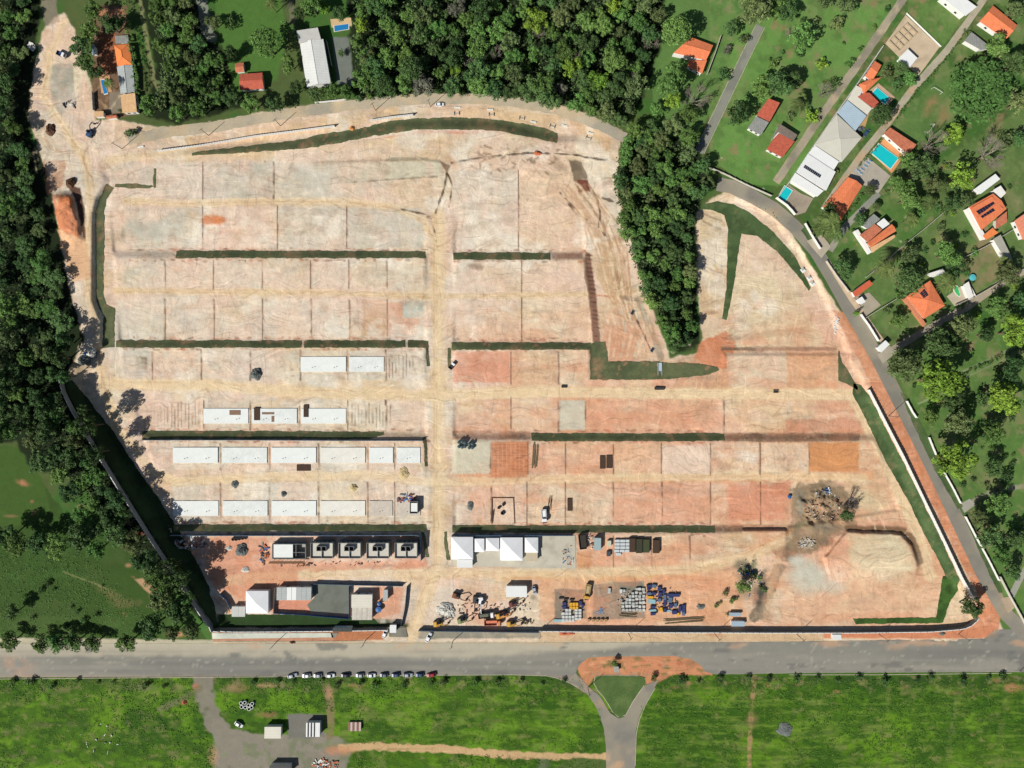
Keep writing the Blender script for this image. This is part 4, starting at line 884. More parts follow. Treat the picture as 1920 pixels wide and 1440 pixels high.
def leaf_cloud(seed_, lobes, leaf, dens, flat=0.75):
    """lobes = (x,y,z,r): small leaf faces spread over the skin and the volume of each lobe"""
    r = np.random.RandomState(seed_)
    P = []; Nn = []
    for (x, y, z, rad) in lobes:
        n = max(10, int(dens * rad * rad))
        v = r.normal(size=(n, 3)); v /= np.linalg.norm(v, axis=1)[:, None]
        v[:, 2] = np.where(v[:, 2] < -.35, -v[:, 2], v[:, 2])
        rr = rad * (0.62 + 0.42 * r.rand(n) ** .6)
        P.append(np.array([x, y, z]) + v * rr[:, None] * np.array([1, 1, flat])); Nn.append(v + r.normal(size=(n, 3)) * .45 + np.array([0, 0, .35]))
    P = np.concatenate(P); Nn = np.concatenate(Nn); Nn /= np.linalg.norm(Nn, axis=1)[:, None]
    t = np.cross(Nn, r.normal(size=P.shape)); t /= np.linalg.norm(t, axis=1)[:, None]; b = np.cross(Nn, t)
    sz = leaf * (.6 + .8 * r.rand(len(P)))[:, None]
    co = np.stack([P - t * sz, P + b * sz * .55, P + t * sz, P - b * sz * .55], 1).reshape(-1, 3)
    return co
def quads_mesh(name, co):
    n = len(co) // 4
    me = bpy.data.meshes.new(name)
    me.vertices.add(len(co)); me.vertices.foreach_set('co', co.astype(np.float32).ravel())
    me.loops.add(4 * n); me.loops.foreach_set('vertex_index', np.arange(4 * n, dtype=np.int32))
    me.polygons.add(n); me.polygons.foreach_set('loop_start', np.arange(0, 4 * n, 4, dtype=np.int32))
    me.update(calc_edges=True)
    return me
def trunk_mesh(name, H, R, r_, limbs, seed_):
    rr = random.Random(seed_); m = MB()
    m.tube((0, 0, -.6), (0, 0, H * .3), r_ * 1.25, r_, 7); m.tube((0, 0, H * .3), (rr.uniform(-.2, .2), rr.uniform(-.2, .2), H * .62), r_, r_ * .6, 7)
    for k in range(limbs):
        a = 6.283 * (k + rr.random() * .6) / limbs; q = R * rr.uniform(.45, .75)
        m.tube((0, 0, H * rr.uniform(.25, .5)), (q * math.cos(a), q * math.sin(a), H * rr.uniform(.6, .8)), r_ * .5, r_ * .15, 5)
    return m.mesh(name)
PROTO = {'broad': [], 'dome': [], 'shrub': [], 'palm': [], 'bare': [], 'cone': [], 'tall': []}
for k in range(7):                                   # broad crowns, radius 5 m, height 9 m
    rr = random.Random(50 + k); lobes = []
    n = rr.randint(24, 34)
    ex, ey = rr.uniform(.85, 1.15), rr.uniform(.85, 1.15)
    for i in range(n):
        a = rr.uniform(0, 6.283); q = math.sqrt(rr.random()) * 4.1
        z = 5.4 + 2.6 * (1 - (q / 5) ** 2) + rr.uniform(-.9, .7)
        lobes.append((q * math.cos(a) * ex, q * math.sin(a) * ey, z, rr.uniform(.75, 1.45)))
    lobes += [(0, 0, 5.6, 2.6), (1.6, .8, 5.2, 1.8), (-1.4, -1, 5.2, 1.8)]
    PROTO['broad'].append((quads_mesh('crown', leaf_cloud(k, lobes, .34, 38)), trunk_mesh('trunk', 9, 5, .28, 6, k)))
for k in range(3):                                   # round even crowns
    rr = random.Random(80 + k); lobes = []
    for i in range(60):
        a = i * 2.39996; q = math.sqrt((i + .5) / 60) * 4.2
        lobes.append((q * math.cos(a) + rr.uniform(-.3, .3), q * math.sin(a) + rr.uniform(-.3, .3), 5 + 3.2 * math.sqrt(max(0, 1 - (q / 5) ** 2)) + rr.uniform(-.3, .3), rr.uniform(.7, 1.05)))
    lobes += [(0, 0, 5.5, 3.2)]
    PROTO['dome'].append((quads_mesh('crown', leaf_cloud(30 + k, lobes, .30, 36)), trunk_mesh('trunk', 9, 5, .3, 6, 30 + k)))
for k in range(3):                                   # shrubs, radius 1.5 m
    rr = random.Random(95 + k)
    lobes = [(rr.uniform(-.9, .9), rr.uniform(-.9, .9), rr.uniform(.5, 1.3), rr.uniform(.4, .75)) for i in range(9)]
    PROTO['shrub'].append((quads_mesh('foliage', leaf_cloud(60 + k, lobes, .2, 90)), trunk_mesh('stem', 1.6, 1, .06, 4, 60 + k)))
for k in range(2):                                   # palms, frond radius 3.5 m, height 7 m
    rr = random.Random(120 + k); co = []
    for i in range(18):
        a = 6.283 * i / 18 + rr.uniform(-.15, .15); L_ = rr.uniform(2.6, 3.6); up = rr.uniform(.1, 1.0)
        ca, sa = math.cos(a), math.sin(a)
        for j in range(14):
            t = (j + 1) / 14; q = L_ * t; z = 6.6 + up * math.sin(t * 2.2) * 1.2 - t * t * 1.9
            for sgn in (-1, 1):
                l = .75 * math.sin(math.pi * min(.97, t * .85 + .12)) + .12; wd = .1
                bx, by = q * ca, q * sa; tx, ty = bx + (ca * .45 - sa * sgn * .9) * l, by + (sa * .45 + ca * sgn * .9) * l
                co += [(bx - ca * wd, by - sa * wd, z), (bx + ca * wd, by + sa * wd, z), (tx + ca * .03, ty + sa * .03, z - .28 * l), (tx - ca * .03, ty - sa * .03, z - .28 * l)]
    m = MB(); px_, py_, pz_ = 0, 0, -.5
    for j in range(5):
        nx_, ny_, nz_ = px_ + rr.uniform(-.08, .08), py_ + rr.uniform(-.08, .08), pz_ + 1.45
        m.tube((px_, py_, pz_), (nx_, ny_, nz_), .2 - .015 * j, .185 - .015 * j, 8); px_, py_, pz_ = nx_, ny_, nz_
    PROTO['palm'].append((quads_mesh('fronds', np.array(co)), m.mesh('trunk')))
def branchy(m, p, d_, l, r_, lev, rr):
    q = p + d_ * l; m.tube(p, q, r_, r_ * .6, 5 if lev > 1 else 4, False)
    if lev == 0: return
    for k in range(4 if lev > 1 else 3):
        nd = (d_ + Vector((rr.uniform(-.9, .9), rr.uniform(-.9, .9), rr.uniform(-.15, .55)))).normalized()
        branchy(m, q if k else p + d_ * l * .7, nd, l * rr.uniform(.55, .8), r_ * .55, lev - 1, rr)
for k in range(2):                                   # leafless trees, radius about 4.5 m
    rr = random.Random(140 + k); m = MB(); m.tube((0, 0, -.5), (0, 0, 1.6), .3, .26, 7)
    tw = MB()
    for i in range(5):
        a = 6.283 * i / 5; branchy(tw, Vector((0, 0, 1.4 + .2 * i)), Vector((math.cos(a), math.sin(a), 1.0)).normalized(), 2.5, .16, 4, rr)
    PROTO['bare'].append((tw.mesh('branches'), m.mesh('trunk')))
lobes = [(0, 0, .4 + .55 * i, 1.0 - .13 * i) for i in range(7)]
PROTO['cone'].append((quads_mesh('foliage', leaf_cloud(77, lobes, .16, 120, 1)), trunk_mesh('stem', 2, .3, .08, 3, 77)))
SIZE = {'broad': (4.75, 9.0), 'dome': (4.9, 8.6), 'shrub': (1.3, 1.7), 'palm': (3.6, 7.2), 'bare': (4.6, 6.5), 'cone': (1.1, 4.2)}
tr = random.Random(21)
TREES = []
def plant(kind, px, py, rpx, tone, label, group=None, name=None, hk=1.0, cat='tree', squash=None):
    """crown centre seen at (px,py) with radius rpx; the base is found on the ground under it"""
    R0, H0 = SIZE[kind]
    sc_ = rpx * S * 0.98 / R0
    sz = sc_ * hk if squash is None else squash
    H = H0 * sz
    zg = h1(px, py)
    p = WZ(px, py, zg + H * .72); zb = ground_at(p.x, p.y)
    cr, tk = PROTO[kind][tr.randrange(len(PROTO[kind]))]
    nm = name or {'broad': 'broadleaf_tree', 'dome': 'round_tree', 'shrub': 'shrub', 'palm': 'palm_tree', 'bare': 'leafless_tree', 'cone': 'conical_shrub'}[kind]
    o = thing(nm, label, cat if kind not in ('shrub', 'cone') else 'shrub', (p.x, p.y, zb), tr.uniform(0, 6.28), group)
    o.scale = (sc_, sc_, sz)
    inst('crown' if kind in ('broad', 'dome') else cr.name.split('.')[0], cr, LEAF[tone] if tone in LEAF else DRYWOOD, o)
    inst('trunk' if kind not in ('shrub', 'cone') else 'stem', tk, BARK, o)
    TREES.append((px, py, rpx)); return o

def fill(polys, spacing, jitter, n_max, rnd):
    xs_ = [p[0] for p in polys]; ys_ = [p[1] for p in polys]
    cand = np.array([(rnd.uniform(min(xs_), max(xs_)), rnd.uniform(min(ys_), max(ys_))) for _ in range(9000)])
    cand = cand[sdf(polys, cand[:, 0], cand[:, 1]) > 4]
    out = []
    for c in cand:
        if all((c[0] - o[0]) ** 2 + (c[1] - o[1]) ** 2 > spacing * spacing for o in out):
            out.append((c[0], c[1]))
            if len(out) >= n_max: break
    return out
WOOD_W = [(-28, -20), (58, -20), (46, 90), (32, 130), (26, 210), (32, 270), (56, 320), (76, 400), (92, 470), (112, 560), (124, 620), (118, 680), (98, 715), (150, 820), (215, 925), (300, 1065), (355, 1160), (310, 1150), (270, 1060), (225, 1020), (150, 990), (120, 910), (60, 870), (30, 815), (-28, 815)]
WOOD_N = [(668, -28), (1236, -28), (1240, 40), (1222, 70), (1205, 130), (1195, 196), (1168, 232), (1090, 203), (960, 176), (850, 170), (680, 178), (664, 80)]
WOOD_C = [(1172, 262), (1230, 248), (1300, 282), (1318, 350), (1302, 400), (1298, 480), (1300, 600), (1308, 645), (1258, 658), (1232, 600), (1196, 520), (1166, 440), (1152, 350), (1154, 300)]
WOOD_T = [(278, -20), (350, -20), (365, 60), (410, 100), (428, 150), (440, 190), (330, 220), (288, 205), (300, 120)]
rw = random.Random(3)
ORD = 'first second third fourth fifth sixth seventh eighth ninth tenth eleventh twelfth thirteenth fourteenth fifteenth sixteenth seventeenth eighteenth nineteenth twentieth twenty-first twenty-second twenty-third twenty-fourth twenty-fifth twenty-sixth twenty-seventh twenty-eighth twenty-ninth thirtieth'.split()
MARKS = {'w': ['at the very top', 'level with the pit track', 'level with the gravel pit', 'level with the curved road', 'above the red heap', 'level with the red heap', 'below the red heap', 'level with the upper terraces', 'above the wall end', 'level with the wall end', 'behind the wall top', 'behind the upper wall', 'behind the middle wall', 'behind the lower wall'],
         'n': ['next to the court', 'right of the court', 'left part', 'left of centre', 'above the white car', 'at the centre', 'right of centre', 'above the concrete frames', 'right part', 'near the leafless tree', 'at the right rim'],
         'c': ['top section', 'second section', 'upper half', 'at the middle', 'lower half', 'above the tip', 'at the tip'],
         't': ['next to the hedge', 'left half', 'right half', 'next to the lawn']}
for key, P_, sp_, rng_, tones, lab, grp in (('w', WOOD_W, 27.5, (13, 24), ['dark'] * 5 + ['mid'] * 3 + ['olive'], 'left wood', 'trees of the left-hand wood'),
                                            ('n', WOOD_N, 28, (12, 25), ['dark'] * 6 + ['mid'] * 9 + ['olive'] * 3 + ['lime'] + ['grey'], 'upper wood', 'trees of the upper wood'),
                                            ('c', WOOD_C, 23, (11, 19), ['dark'] * 2 + ['mid'] * 4 + ['olive'], 'middle wood', 'trees of the middle wood'),
                                            ('t', WOOD_T, 27, (14, 20), ['mid'] * 2 + ['olive'] * 2 + ['dark'], 'upper left grove', 'trees of the upper left grove')):
    spots = sorted(fill(P_, sp_, 0, 160, rw), key=lambda q: q[1 if key in 'wc' else 0])
    marks = MARKS[key]; nsec = len(marks)
    for si in range(nsec):
        sec = spots[si * len(spots) // nsec:(si + 1) * len(spots) // nsec]
        sec.sort(key=lambda q: q[0 if key in 'wc' else 1])
        for oi, (x_, y_) in enumerate(sec):
            tn = rw.choice(tones)
            l_ = '%s tree in the %s, %s, %s from the %s' % ({'dark': 'dark', 'mid': 'green', 'olive': 'olive', 'lime': 'light green', 'grey': 'greyish'}[tn], lab, marks[si], ORD[oi], 'left' if key in 'wc' else 'top')
            plant('broad', x_, y_, rw.uniform(*rng_), tn, l_, grp, 'woodland_tree', hk=rw.uniform(.85, 1.3) * (.6 if key == 'w' and y_ < 640 and x_ > 25 else 1))
for (x_, y_, r_, t_, l_) in ((608, 15, 13, 'lime', 'bright green tree by the hall, top of the picture'), (1150, 10, 16, 'lime', 'light green crown near the top right of the upper wood'), (855, 130, 13, 'lime', 'yellowish round crown at the lower rim of the upper wood'), (800, 45, 14, 'lime', 'light green crown inside the upper wood'),
                             (770, 130, 26, 'dark', 'wide dark crown low in the upper wood'), (720, 160, 20, 'dark', 'dark fine-leaved crown by the dirt road verge'), (690, 110, 18, 'olive', 'feathery bamboo-like clump beside the paved court')):
    plant('dome' if t_ == 'dark' else 'broad', x_, y_, r_, t_, l_, hk=1.2)
# solitary trees: kind, x, y, radius, tone, label
SOLO = [
 ('dome', 1266, 60, 31, 'mid', 'round smooth crown left of the orange roof at the upper wood'), ('bare', 1222, 75, 20, 'x', 'grey leafless tree at the right rim of the upper wood'), ('broad', 1258, 150, 30, 'mid', 'leafy tree below the orange-roofed house near the dirt road end'),
 ('broad', 1262, 188, 18, 'lime', 'lime green crown between the wood and the kerbed lane'), ('bare', 1305, 185, 24, 'x', 'grey leafless tree beside the kerbed lane'), ('broad', 1290, 215, 20, 'mid', 'dark green tree left of the lower end of the kerbed lane'), ('broad', 1240, 262, 20, 'olive', 'greyish tree at the throat between the upper and middle woods'),
 ('broad', 1415, 15, 29, 'olive', 'olive green tree at the top of the kerbed lane'), ('broad', 1372, 52, 15, 'dark', 'dark tree beside the narrow footpath left of the kerbed lane'), ('shrub', 1398, 70, 10, 'olive', 'small olive bush left of the kerbed lane'), ('shrub', 1358, 140, 12, 'dark', 'round dark bush close to the left kerb of the lane'), ('shrub', 1364, 92, 9, 'grey', 'pale grey bush on grass left of the lane'),
 ('broad', 1385, 212, 22, 'dark', 'dark tree right of the kerbed lane above the small lawn'), ('broad', 1428, 165, 20, 'mid', 'tree above the two small tiled cottages'), ('broad', 1462, 158, 24, 'dark', 'dark tree right above the red cottage roof'), ('broad', 1484, 148, 17, 'dark', 'smaller dark tree beside the cottage, right of its twin'),
 ('broad', 1455, 12, 20, 'mid', 'tree at the top edge on the big lawn, left one'), ('broad', 1477, 22, 17, 'dark', 'dark round tree near the top edge of the big lawn'), ('broad', 1504, 72, 25, 'mid', 'large tree in the middle of the big lawn'), ('bare', 1484, 62, 12, 'x', 'grey twiggy tree touching the large lawn tree'), ('shrub', 1500, 98, 9, 'dark', 'dark bush just below the large lawn tree'),
 ('shrub', 1548, 3, 12, 'olive', 'olive bush cut by the top edge above the lawn'), ('broad', 1588, 8, 17, 'olive', 'spreading olive tree at the top edge by the dirt lane'), ('shrub', 1573, 38, 13, 'olive', 'olive bush high on the big lawn'), ('shrub', 1665, 16, 7, 'dark', 'small dark bush close to the top of the dirt lane'), ('shrub', 1641, 50, 6, 'mid', 'small bush on grass beside the dirt lane'),
 ('shrub', 1541, 118, 11, 'lime', 'yellow-green round bush on the big lawn'), ('shrub', 1594, 117, 9, 'mid', 'green bush on the lawn left of the orange-roofed villa'), ('shrub', 1566, 155, 10, 'dark', 'dark bush right by the dirt lane'), ('bare', 1546, 172, 15, 'x', 'grey bare shrub between palm and dirt lane'), ('palm', 1495, 200, 16, 'palm', 'palm on the lawn above the brown-roofed cottage'), ('palm', 1502, 184, 12, 'palm', 'smaller palm just above the lawn palm'),
 ('shrub', 1482, 218, 9, 'olive', 'olive bush left of the lawn palm foot'), ('shrub', 1524, 216, 14, 'lime', 'bright bush right of the lawn palm'), ('shrub', 1450, 118, 10, 'mid', 'green bush on the left of the big lawn'), ('shrub', 1468, 98, 5, 'dark', 'tiny dark bush on the big lawn, left side'), ('shrub', 1583, 80, 4, 'dark', 'tiny bush in the middle of the big lawn right half'), ('shrub', 1614, 90, 5, 'mid', 'tiny bush near the dirt lane middle'), ('shrub', 1507, 35, 6, 'dark', 'tiny dark bush near the large lawn tree top'),
 ('dome', 1688, 128, 12, 'dark', 'clipped oval tree in the villa garden by the white roof'), ('broad', 1662, 138, 11, 'olive', 'garden tree beside the villa orange roof'), ('broad', 1706, 147, 14, 'mid', 'garden tree at the lane corner of the villa'), ('broad', 1682, 157, 12, 'dark', 'garden tree above the villa pool deck'), ('dome', 1651, 217, 20, 'dark', 'dense dark tree over the shared lane beside the blue-grey roof'),
 ('dome', 1832, 172, 66, 'mid', 'huge spreading tree at the right of the picture'), ('broad', 1872, 86, 20, 'mid', 'tree below the grey shed at upper right'), ('broad', 1906, 118, 22, 'dark', 'dark tree at the right edge above the huge tree'), ('broad', 1912, 190, 22, 'olive', 'olive tree at the right edge beside the huge tree'), ('broad', 1902, 20, 16, 'olive', 'olive tree in the upper right corner'), ('shrub', 1812, 62, 8, 'olive', 'bush left of the grey shed'),
 ('broad', 1786, 252, 20, 'lime', 'yellow-green tree below the huge tree'), ('bare', 1748, 270, 22, 'x', 'brownish leafless tree below the football pitch'), ('bare', 1856, 288, 28, 'x', 'large grey leafless tree at the right'), ('shrub', 1893, 262, 14, 'olive', 'olive bush right of the large leafless tree'), ('broad', 1912, 260, 14, 'dark', 'dark tree on the right edge near the leafless tree'), ('broad', 1728, 312, 24, 'dark', 'dark tree right below the pavilion pool'), ('broad', 1700, 300, 14, 'mid', 'tree touching the pool deck corner'),
 ('broad', 1805, 332, 24, 'lime', 'lime green round tree above the white sheds on the right'), ('broad', 1690, 348, 20, 'mid', 'tree right of the big terrace'), ('broad', 1748, 345, 15, 'olive', 'olive tree between the dark tree and lime tree'), ('palm', 1768, 352, 14, 'palm', 'palm left of the lime green tree'), ('dome', 1630, 357, 11, 'olive', 'brown-green tree on the corner of the big terrace'), ('broad', 1704, 372, 20, 'mid', 'tree at the upper rim of the small garden lawn'), ('palm', 1738, 383, 17, 'palm', 'palm above the double wall, upper one'), ('palm', 1706, 412, 16, 'palm', 'palm on the small garden lawn beside the wall'), ('broad', 1722, 400, 12, 'mid', 'tree wedged between two garden palms'),
 ('broad', 1786, 383, 15, 'dark', 'dark tree left of the solar-roofed villa'), ('broad', 1810, 376, 14, 'olive', 'olive tree touching the solar-roofed villa'), ('palm', 1552, 418, 24, 'palm', 'large palm clump by the road bend'), ('palm', 1535, 430, 17, 'palm', 'palm at the left of the roadside clump'), ('palm', 1566, 442, 16, 'palm', 'palm at the right of the roadside clump'), ('broad', 1556, 395, 14, 'dark', 'dark tree at the foot of the long orange roof'), ('broad', 1612, 412, 12, 'dark', 'dark tree beside the gravel drive'), ('dome', 1642, 388, 9, 'olive', 'egg-shaped bush at the bend of the gravel drive'),
 ('broad', 1583, 505, 18, 'dark', 'dark tree on the lawn corner by the curved road'), ('palm', 1656, 505, 20, 'palm', 'big palm above the small red roof'), ('dome', 1702, 528, 25, 'dark', 'round dark tree left of the roof with four solar rows'), ('broad', 1778, 476, 22, 'mid', 'tree in the middle garden under the wall'), ('broad', 1705, 478, 17, 'olive', 'loose tree below the double garden wall'), ('palm', 1772, 532, 20, 'palm', 'palm between round dark tree and little green pool'), ('broad', 1793, 500, 15, 'dark', 'dark tree above the little green pool'), ('shrub', 1735, 470, 7, 'dark', 'small dark bush in the middle garden'), ('shrub', 1750, 455, 6, 'dark', 'tiny dark bush in the middle garden near the wall'),
 ('shrub', 1665, 582, 8, 'olive', 'round bush in the square walled garden'), ('broad', 1682, 602, 14, 'mid', 'tree in the square walled garden'), ('cone', 1610, 587, 6, 'lime', 'lime conical shrub beside the roadside wall'), ('broad', 1890, 512, 22, 'olive', 'loose tree at the right end of the bare garden'), ('palm', 1880, 490, 12, 'palm', 'small palm by the shed wall on the right'),
 ('broad', 1698, 685, 30, 'olive', 'spreading tree shading the driveway entrance'), ('broad', 1762, 645, 30, 'dark', 'dark tree below the shaded driveway'), ('broad', 1803, 612, 22, 'olive', 'tree on the shaded driveway bend'), ('broad', 1848, 628, 14, 'dark', 'single tree on grass under the driveway'), ('broad', 1760, 712, 37, 'lime', 'large lime green tree above the pale garden lines'), ('broad', 1908, 622, 28, 'lime', 'bright tree at the right edge below the driveway'), ('broad', 1868, 575, 20, 'mid', 'tree beside the upper driveway on the right'), ('broad', 1915, 565, 18, 'dark', 'dark tree at the right edge above the driveway'), ('broad', 1900, 690, 22, 'dark', 'dark crown at the right edge right of the pale lines'),
 ('broad', 1786, 752, 22, 'dark', 'dark tree below the large lime tree'), ('broad', 1746, 782, 15, 'mid', 'tree close to the curved road by two white posts'), ('broad', 1798, 792, 24, 'olive', 'grey-green tree with white stakes beside it'), ('broad', 1882, 747, 30, 'lime', 'lime tree at the right edge, upper one'), ('shrub', 1845, 748, 14, 'dark', 'dark bush left of the lime edge tree'), ('broad', 1791, 862, 32, 'lime', 'bright green tree overhanging the roadside wall'), ('broad', 1862, 812, 20, 'mid', 'tree by the dark hedge line on the right'), ('broad', 1864, 878, 17, 'dark', 'dark tree on the lower right grass, left of pair'), ('shrub', 1888, 894, 13, 'dark', 'dark bush right of the pair on the lower right grass'), ('broad', 1872, 945, 20, 'mid', 'tree above the entrance track on the right'), ('broad', 1838, 972, 16, 'olive', 'tree right beside the entrance track gate'), ('broad', 1858, 1005, 22, 'dark', 'dark tree below the entrance track'), ('broad', 1880, 1042, 16, 'mid', 'tree by the long dark hedge at lower right'), ('broad', 1905, 1010, 18, 'dark', 'dark tree on the right edge near the hedge'), ('broad', 1900, 1072, 14, 'dark', 'dark tree under the long hedge at right'),
 ('broad', 1822, 1140, 19, 'dark', 'dark tree at the corner of the site wall'), ('broad', 1393, 1100, 13, 'mid', 'green tree by the huts of the waste ground'), ('bare', 1598, 945, 14, 'x', 'brown dead tree on the spoil ground'), ('broad', 1588, 965, 12, 'dark', 'dark bush-like tree below the dead tree'), ('broad', 195, 130, 0.1, 'dark', ''),
 ('dome', 500, 82, 32, 'mid', 'large domed tree left of the long white hall'), ('broad', 538, 50, 15, 'mid', 'tree between domed tree and hall'), ('palm', 510, 10, 16, 'palm', 'palm at the top edge beside the garden path'), ('broad', 540, 120, 18, 'mid', 'tree along the left wall of the long hall'), ('broad', 555, 165, 16, 'dark', 'tree at the lower left corner of the long hall'), ('broad', 515, 195, 18, 'dark', 'dark tree left of the drive above the dirt road'), ('broad', 470, 195, 18, 'mid', 'tree below the small red-tiled house'), ('broad', 590, 178, 17, 'dark', 'dark hedge tree at the foot of the hall, left'), ('broad', 622, 172, 17, 'mid', 'hedge tree at the foot of the hall, right'), ('broad', 648, 172, 14, 'mid', 'hedge tree under the paved court'),
 ('broad', 432, 100, 15, 'dark', 'dark tree left of the small red-tiled hut'), ('shrub', 432, 42, 12, 'dark', 'bush on the upper left lawn'), ('broad', 585, 10, 22, 'mid', 'tree above the hall roof at the top edge'), ('broad', 560, 25, 14, 'dark', 'dark tree beside the garden path at the top'), ('broad', 400, 40, 17, 'olive', 'olive tree hiding the grey drive at the top'), ('broad', 635, 25, 16, 'dark', 'dark tree shading the small blue pool'), ('broad', 640, 100, 8, 'dark', 'slim tree beside the court'),
 ('broad', 205, 45, 20, 'dark', 'dark tree above the brown yard'), ('broad', 168, 55, 20, 'mid', 'tree at the dirt track, upper left'), ('broad', 150, 85, 22, 'dark', 'dark tree beside the gravel pit'), ('broad', 158, 118, 20, 'mid', 'tree right of the gravel pit'), ('broad', 180, 135, 16, 'dark', 'dark tree at the corner of the brown yard'), ('palm', 206, 158, 14, 'palm', 'palm leaning over the narrow pool'), ('broad', 175, 20, 18, 'mid', 'tree at the top of the upper left plot'), ('broad', 222, 40, 13, 'dark', 'dark tree close to the hedge and yard'), ('shrub', 225, 207, 5, 'dark', 'small bush by the pale tiled roof'), ('shrub', 240, 248, 9, 'dark', 'lone bush on the dirt apron below the pale roof'), ('shrub', 252, 246, 6, 'dark', 'second small bush on the dirt apron'), ('broad', 278, 195, 20, 'mid', 'tree at the lower end of the long hedge'),
 ('broad', 20, 1202, 20, 'mid', 'roadside tree at the lower left edge'), ('broad', 78, 1206, 19, 'mid', 'roadside tree, second from the left edge'), ('broad', 108, 1204, 20, 'mid', 'roadside tree, third from the left edge'), ('broad', 140, 1203, 20, 'mid', 'roadside tree, fourth from the left edge'), ('broad', 176, 1206, 18, 'mid', 'roadside tree, fifth from the left edge'), ('broad', 240, 1204, 20, 'mid', 'roadside tree standing alone above the main road'), ('broad', 288, 1172, 27, 'dark', 'big dark tree at the lower tip of the left wood'), ('broad', 300, 1125, 24, 'olive', 'olive tree above the dark tip tree'), ('broad', 362, 1182, 18, 'olive', 'tree at the corner of the site wall by the main road'), ('broad', 22, 1150, 15, 'dark', 'dark bush-like tree on the left meadow'),
 ('broad', 30, 1022, 24, 'mid', 'tree in the row across the left meadow, first'), ('broad', 68, 1020, 24, 'dark', 'tree in the row across the left meadow, second'), ('broad', 105, 1022, 24, 'mid', 'tree in the row across the left meadow, third'), ('broad', 150, 1010, 26, 'dark', 'tree in the row across the left meadow, fourth'), ('broad', 178, 1030, 20, 'mid', 'bright tree at the right end of the meadow row'), ('broad', 215, 1000, 24, 'dark', 'dark tree where the meadow row meets the wood'),
 ('broad', 10, 1005, 22, 'dark', 'dark tree at the edge in the meadow row'), ('broad', 330, 1150, 22, 'dark', 'dark tree right of the big tip tree near the wall'), ('broad', 345, 1125, 18, 'mid', 'tree against the lower end of the boundary wall'), ('broad', 300, 1090, 24, 'mid', 'green tree above the olive tree near the wall'), ('broad', 268, 1050, 22, 'dark', 'dark tree above the bare patch by the left wall'), ('broad', 240, 1012, 20, 'olive', 'olive tree left of the middle of the wall'), ('broad', 325, 1185, 16, 'olive', 'olive tree between tip tree and wall corner'),
 ('broad', 1192, 246, 19, 'mid', 'tree at the left of the gap between upper and middle woods'), ('broad', 1224, 240, 18, 'dark', 'dark tree in the gap between upper and middle woods'), ('broad', 1262, 236, 20, 'olive', 'olive tree right in the gap between the woods'), ('broad', 1292, 258, 19, 'mid', 'tree at the lower end of the lane beside the middle wood'), ('broad', 1232, 205, 15, 'mid', 'tree beside the eroded path below the upper wood'), ('broad', 1318, 312, 17, 'dark', 'dark tree at the road bend beside the middle wood'), ('broad', 1326, 345, 15, 'olive', 'grey-green tree at the road bend, lower one'), ('broad', 1205, 268, 18, 'dark', 'dark crown capping the middle wood'),
 ('broad', 1152, 1243, 7, 'mid', 'small tree on the bare clay above the junction')]
for k_, x_, y_, r_, t_, l_ in SOLO:
    if l_: plant(k_, x_, y_, r_ * (1.13 if x_ > 1330 and 9 < r_ < 40 else 1), t_, l_, hk=tr.uniform(.95, 1.2) if r_ < 40 else .45)
for (x_, y_, r_, hk) in ((150, 800, 20, 2.0), (172, 850, 17, 1.9), (330, 1090, 20, 1.7), (318, 1062, 15, 1.6), (118, 705, 14, 1.7), (145, 770, 11, 1.8)):
    plant('broad', x_, y_, r_, 'dark', 'tall tree right behind the left wall, %s from the top' % ORD[[705, 770, 800, 850, 1062, 1090].index(y_)], 'tall trees behind the left wall', 'tall_tree', hk=hk)
for k in range(12):
    x_ = 62 + 12 * k + rw.uniform(-4, 4); y_ = rw.uniform(1080, 1180)
    plant('shrub', x_, y_, rw.uniform(3, 7), 'dark', '%s dark bush from the left dotted over the left meadow' % ORD[k], 'bushes on the left meadow')
for k in range(16):
    x_ = 1225 + k * 44 + rw.uniform(-14, 14); plant('shrub', x_, 1272 + rw.uniform(-2, 6), rw.uniform(5, 10), 'dark', '%s dark roadside bush from the junction along the lower right field' % ORD[k], 'bushes along the lower right field')
for k in range(26):
    x_ = 20 + k * 41 + rw.uniform(-14, 14)
    if not 360 < x_ < 440: plant('shrub', x_, 1279 + rw.uniform(-2, 8), rw.uniform(4, 8), rw.choice(['dark', 'mid']), '%s roadside bush from the left along the lower left fields' % ORD[k], 'bushes along the lower left field')
for k in range(14):
    x_ = 1345 + 7 * k + rw.uniform(-2, 2); y_ = rw.uniform(1050, 1165)
    plant('shrub', x_, y_, rw.uniform(3, 7), rw.choice(['mid', 'olive']), '%s weedy bush from the left on the waste ground by the huts' % ORD[k], 'bushes on the waste ground')
# smaller planting in the gardens right of the curved road
gs = sorted([(rw.uniform(1560, 1915), rw.uniform(300, 620)) for k in range(90)])
gs = [p for p in gs if p[0] > 1500 + (p[1] - 380) * .62 + 60 and all(math.hypot(p[0] - q[0], p[1] - q[1]) > q[2] * .9 for q in TREES) and not any(math.hypot(p[0] - c_[0], p[1] - c_[1]) < c_[2] for c_ in ((1852, 405, 48), (1645, 447, 40), (1736, 563, 42), (1617, 541, 22), (1800, 548, 28), (1875, 468, 30), (1580, 372, 48), (1625, 325, 46), (1670, 290, 40), (1690, 265, 34), (1850, 345, 34)))][:30]
for k, (x_, y_) in enumerate(gs):
    plant('shrub', x_, y_, rw.uniform(4, 9), rw.choice(['dark', 'mid', 'olive', 'lime']), '%s small garden bush from the left right of the curved road' % ORD[k], 'small garden bushes')
fs = sorted([(rw.uniform(1700, 1915), rw.uniform(690, 1120)) for k in range(70)])
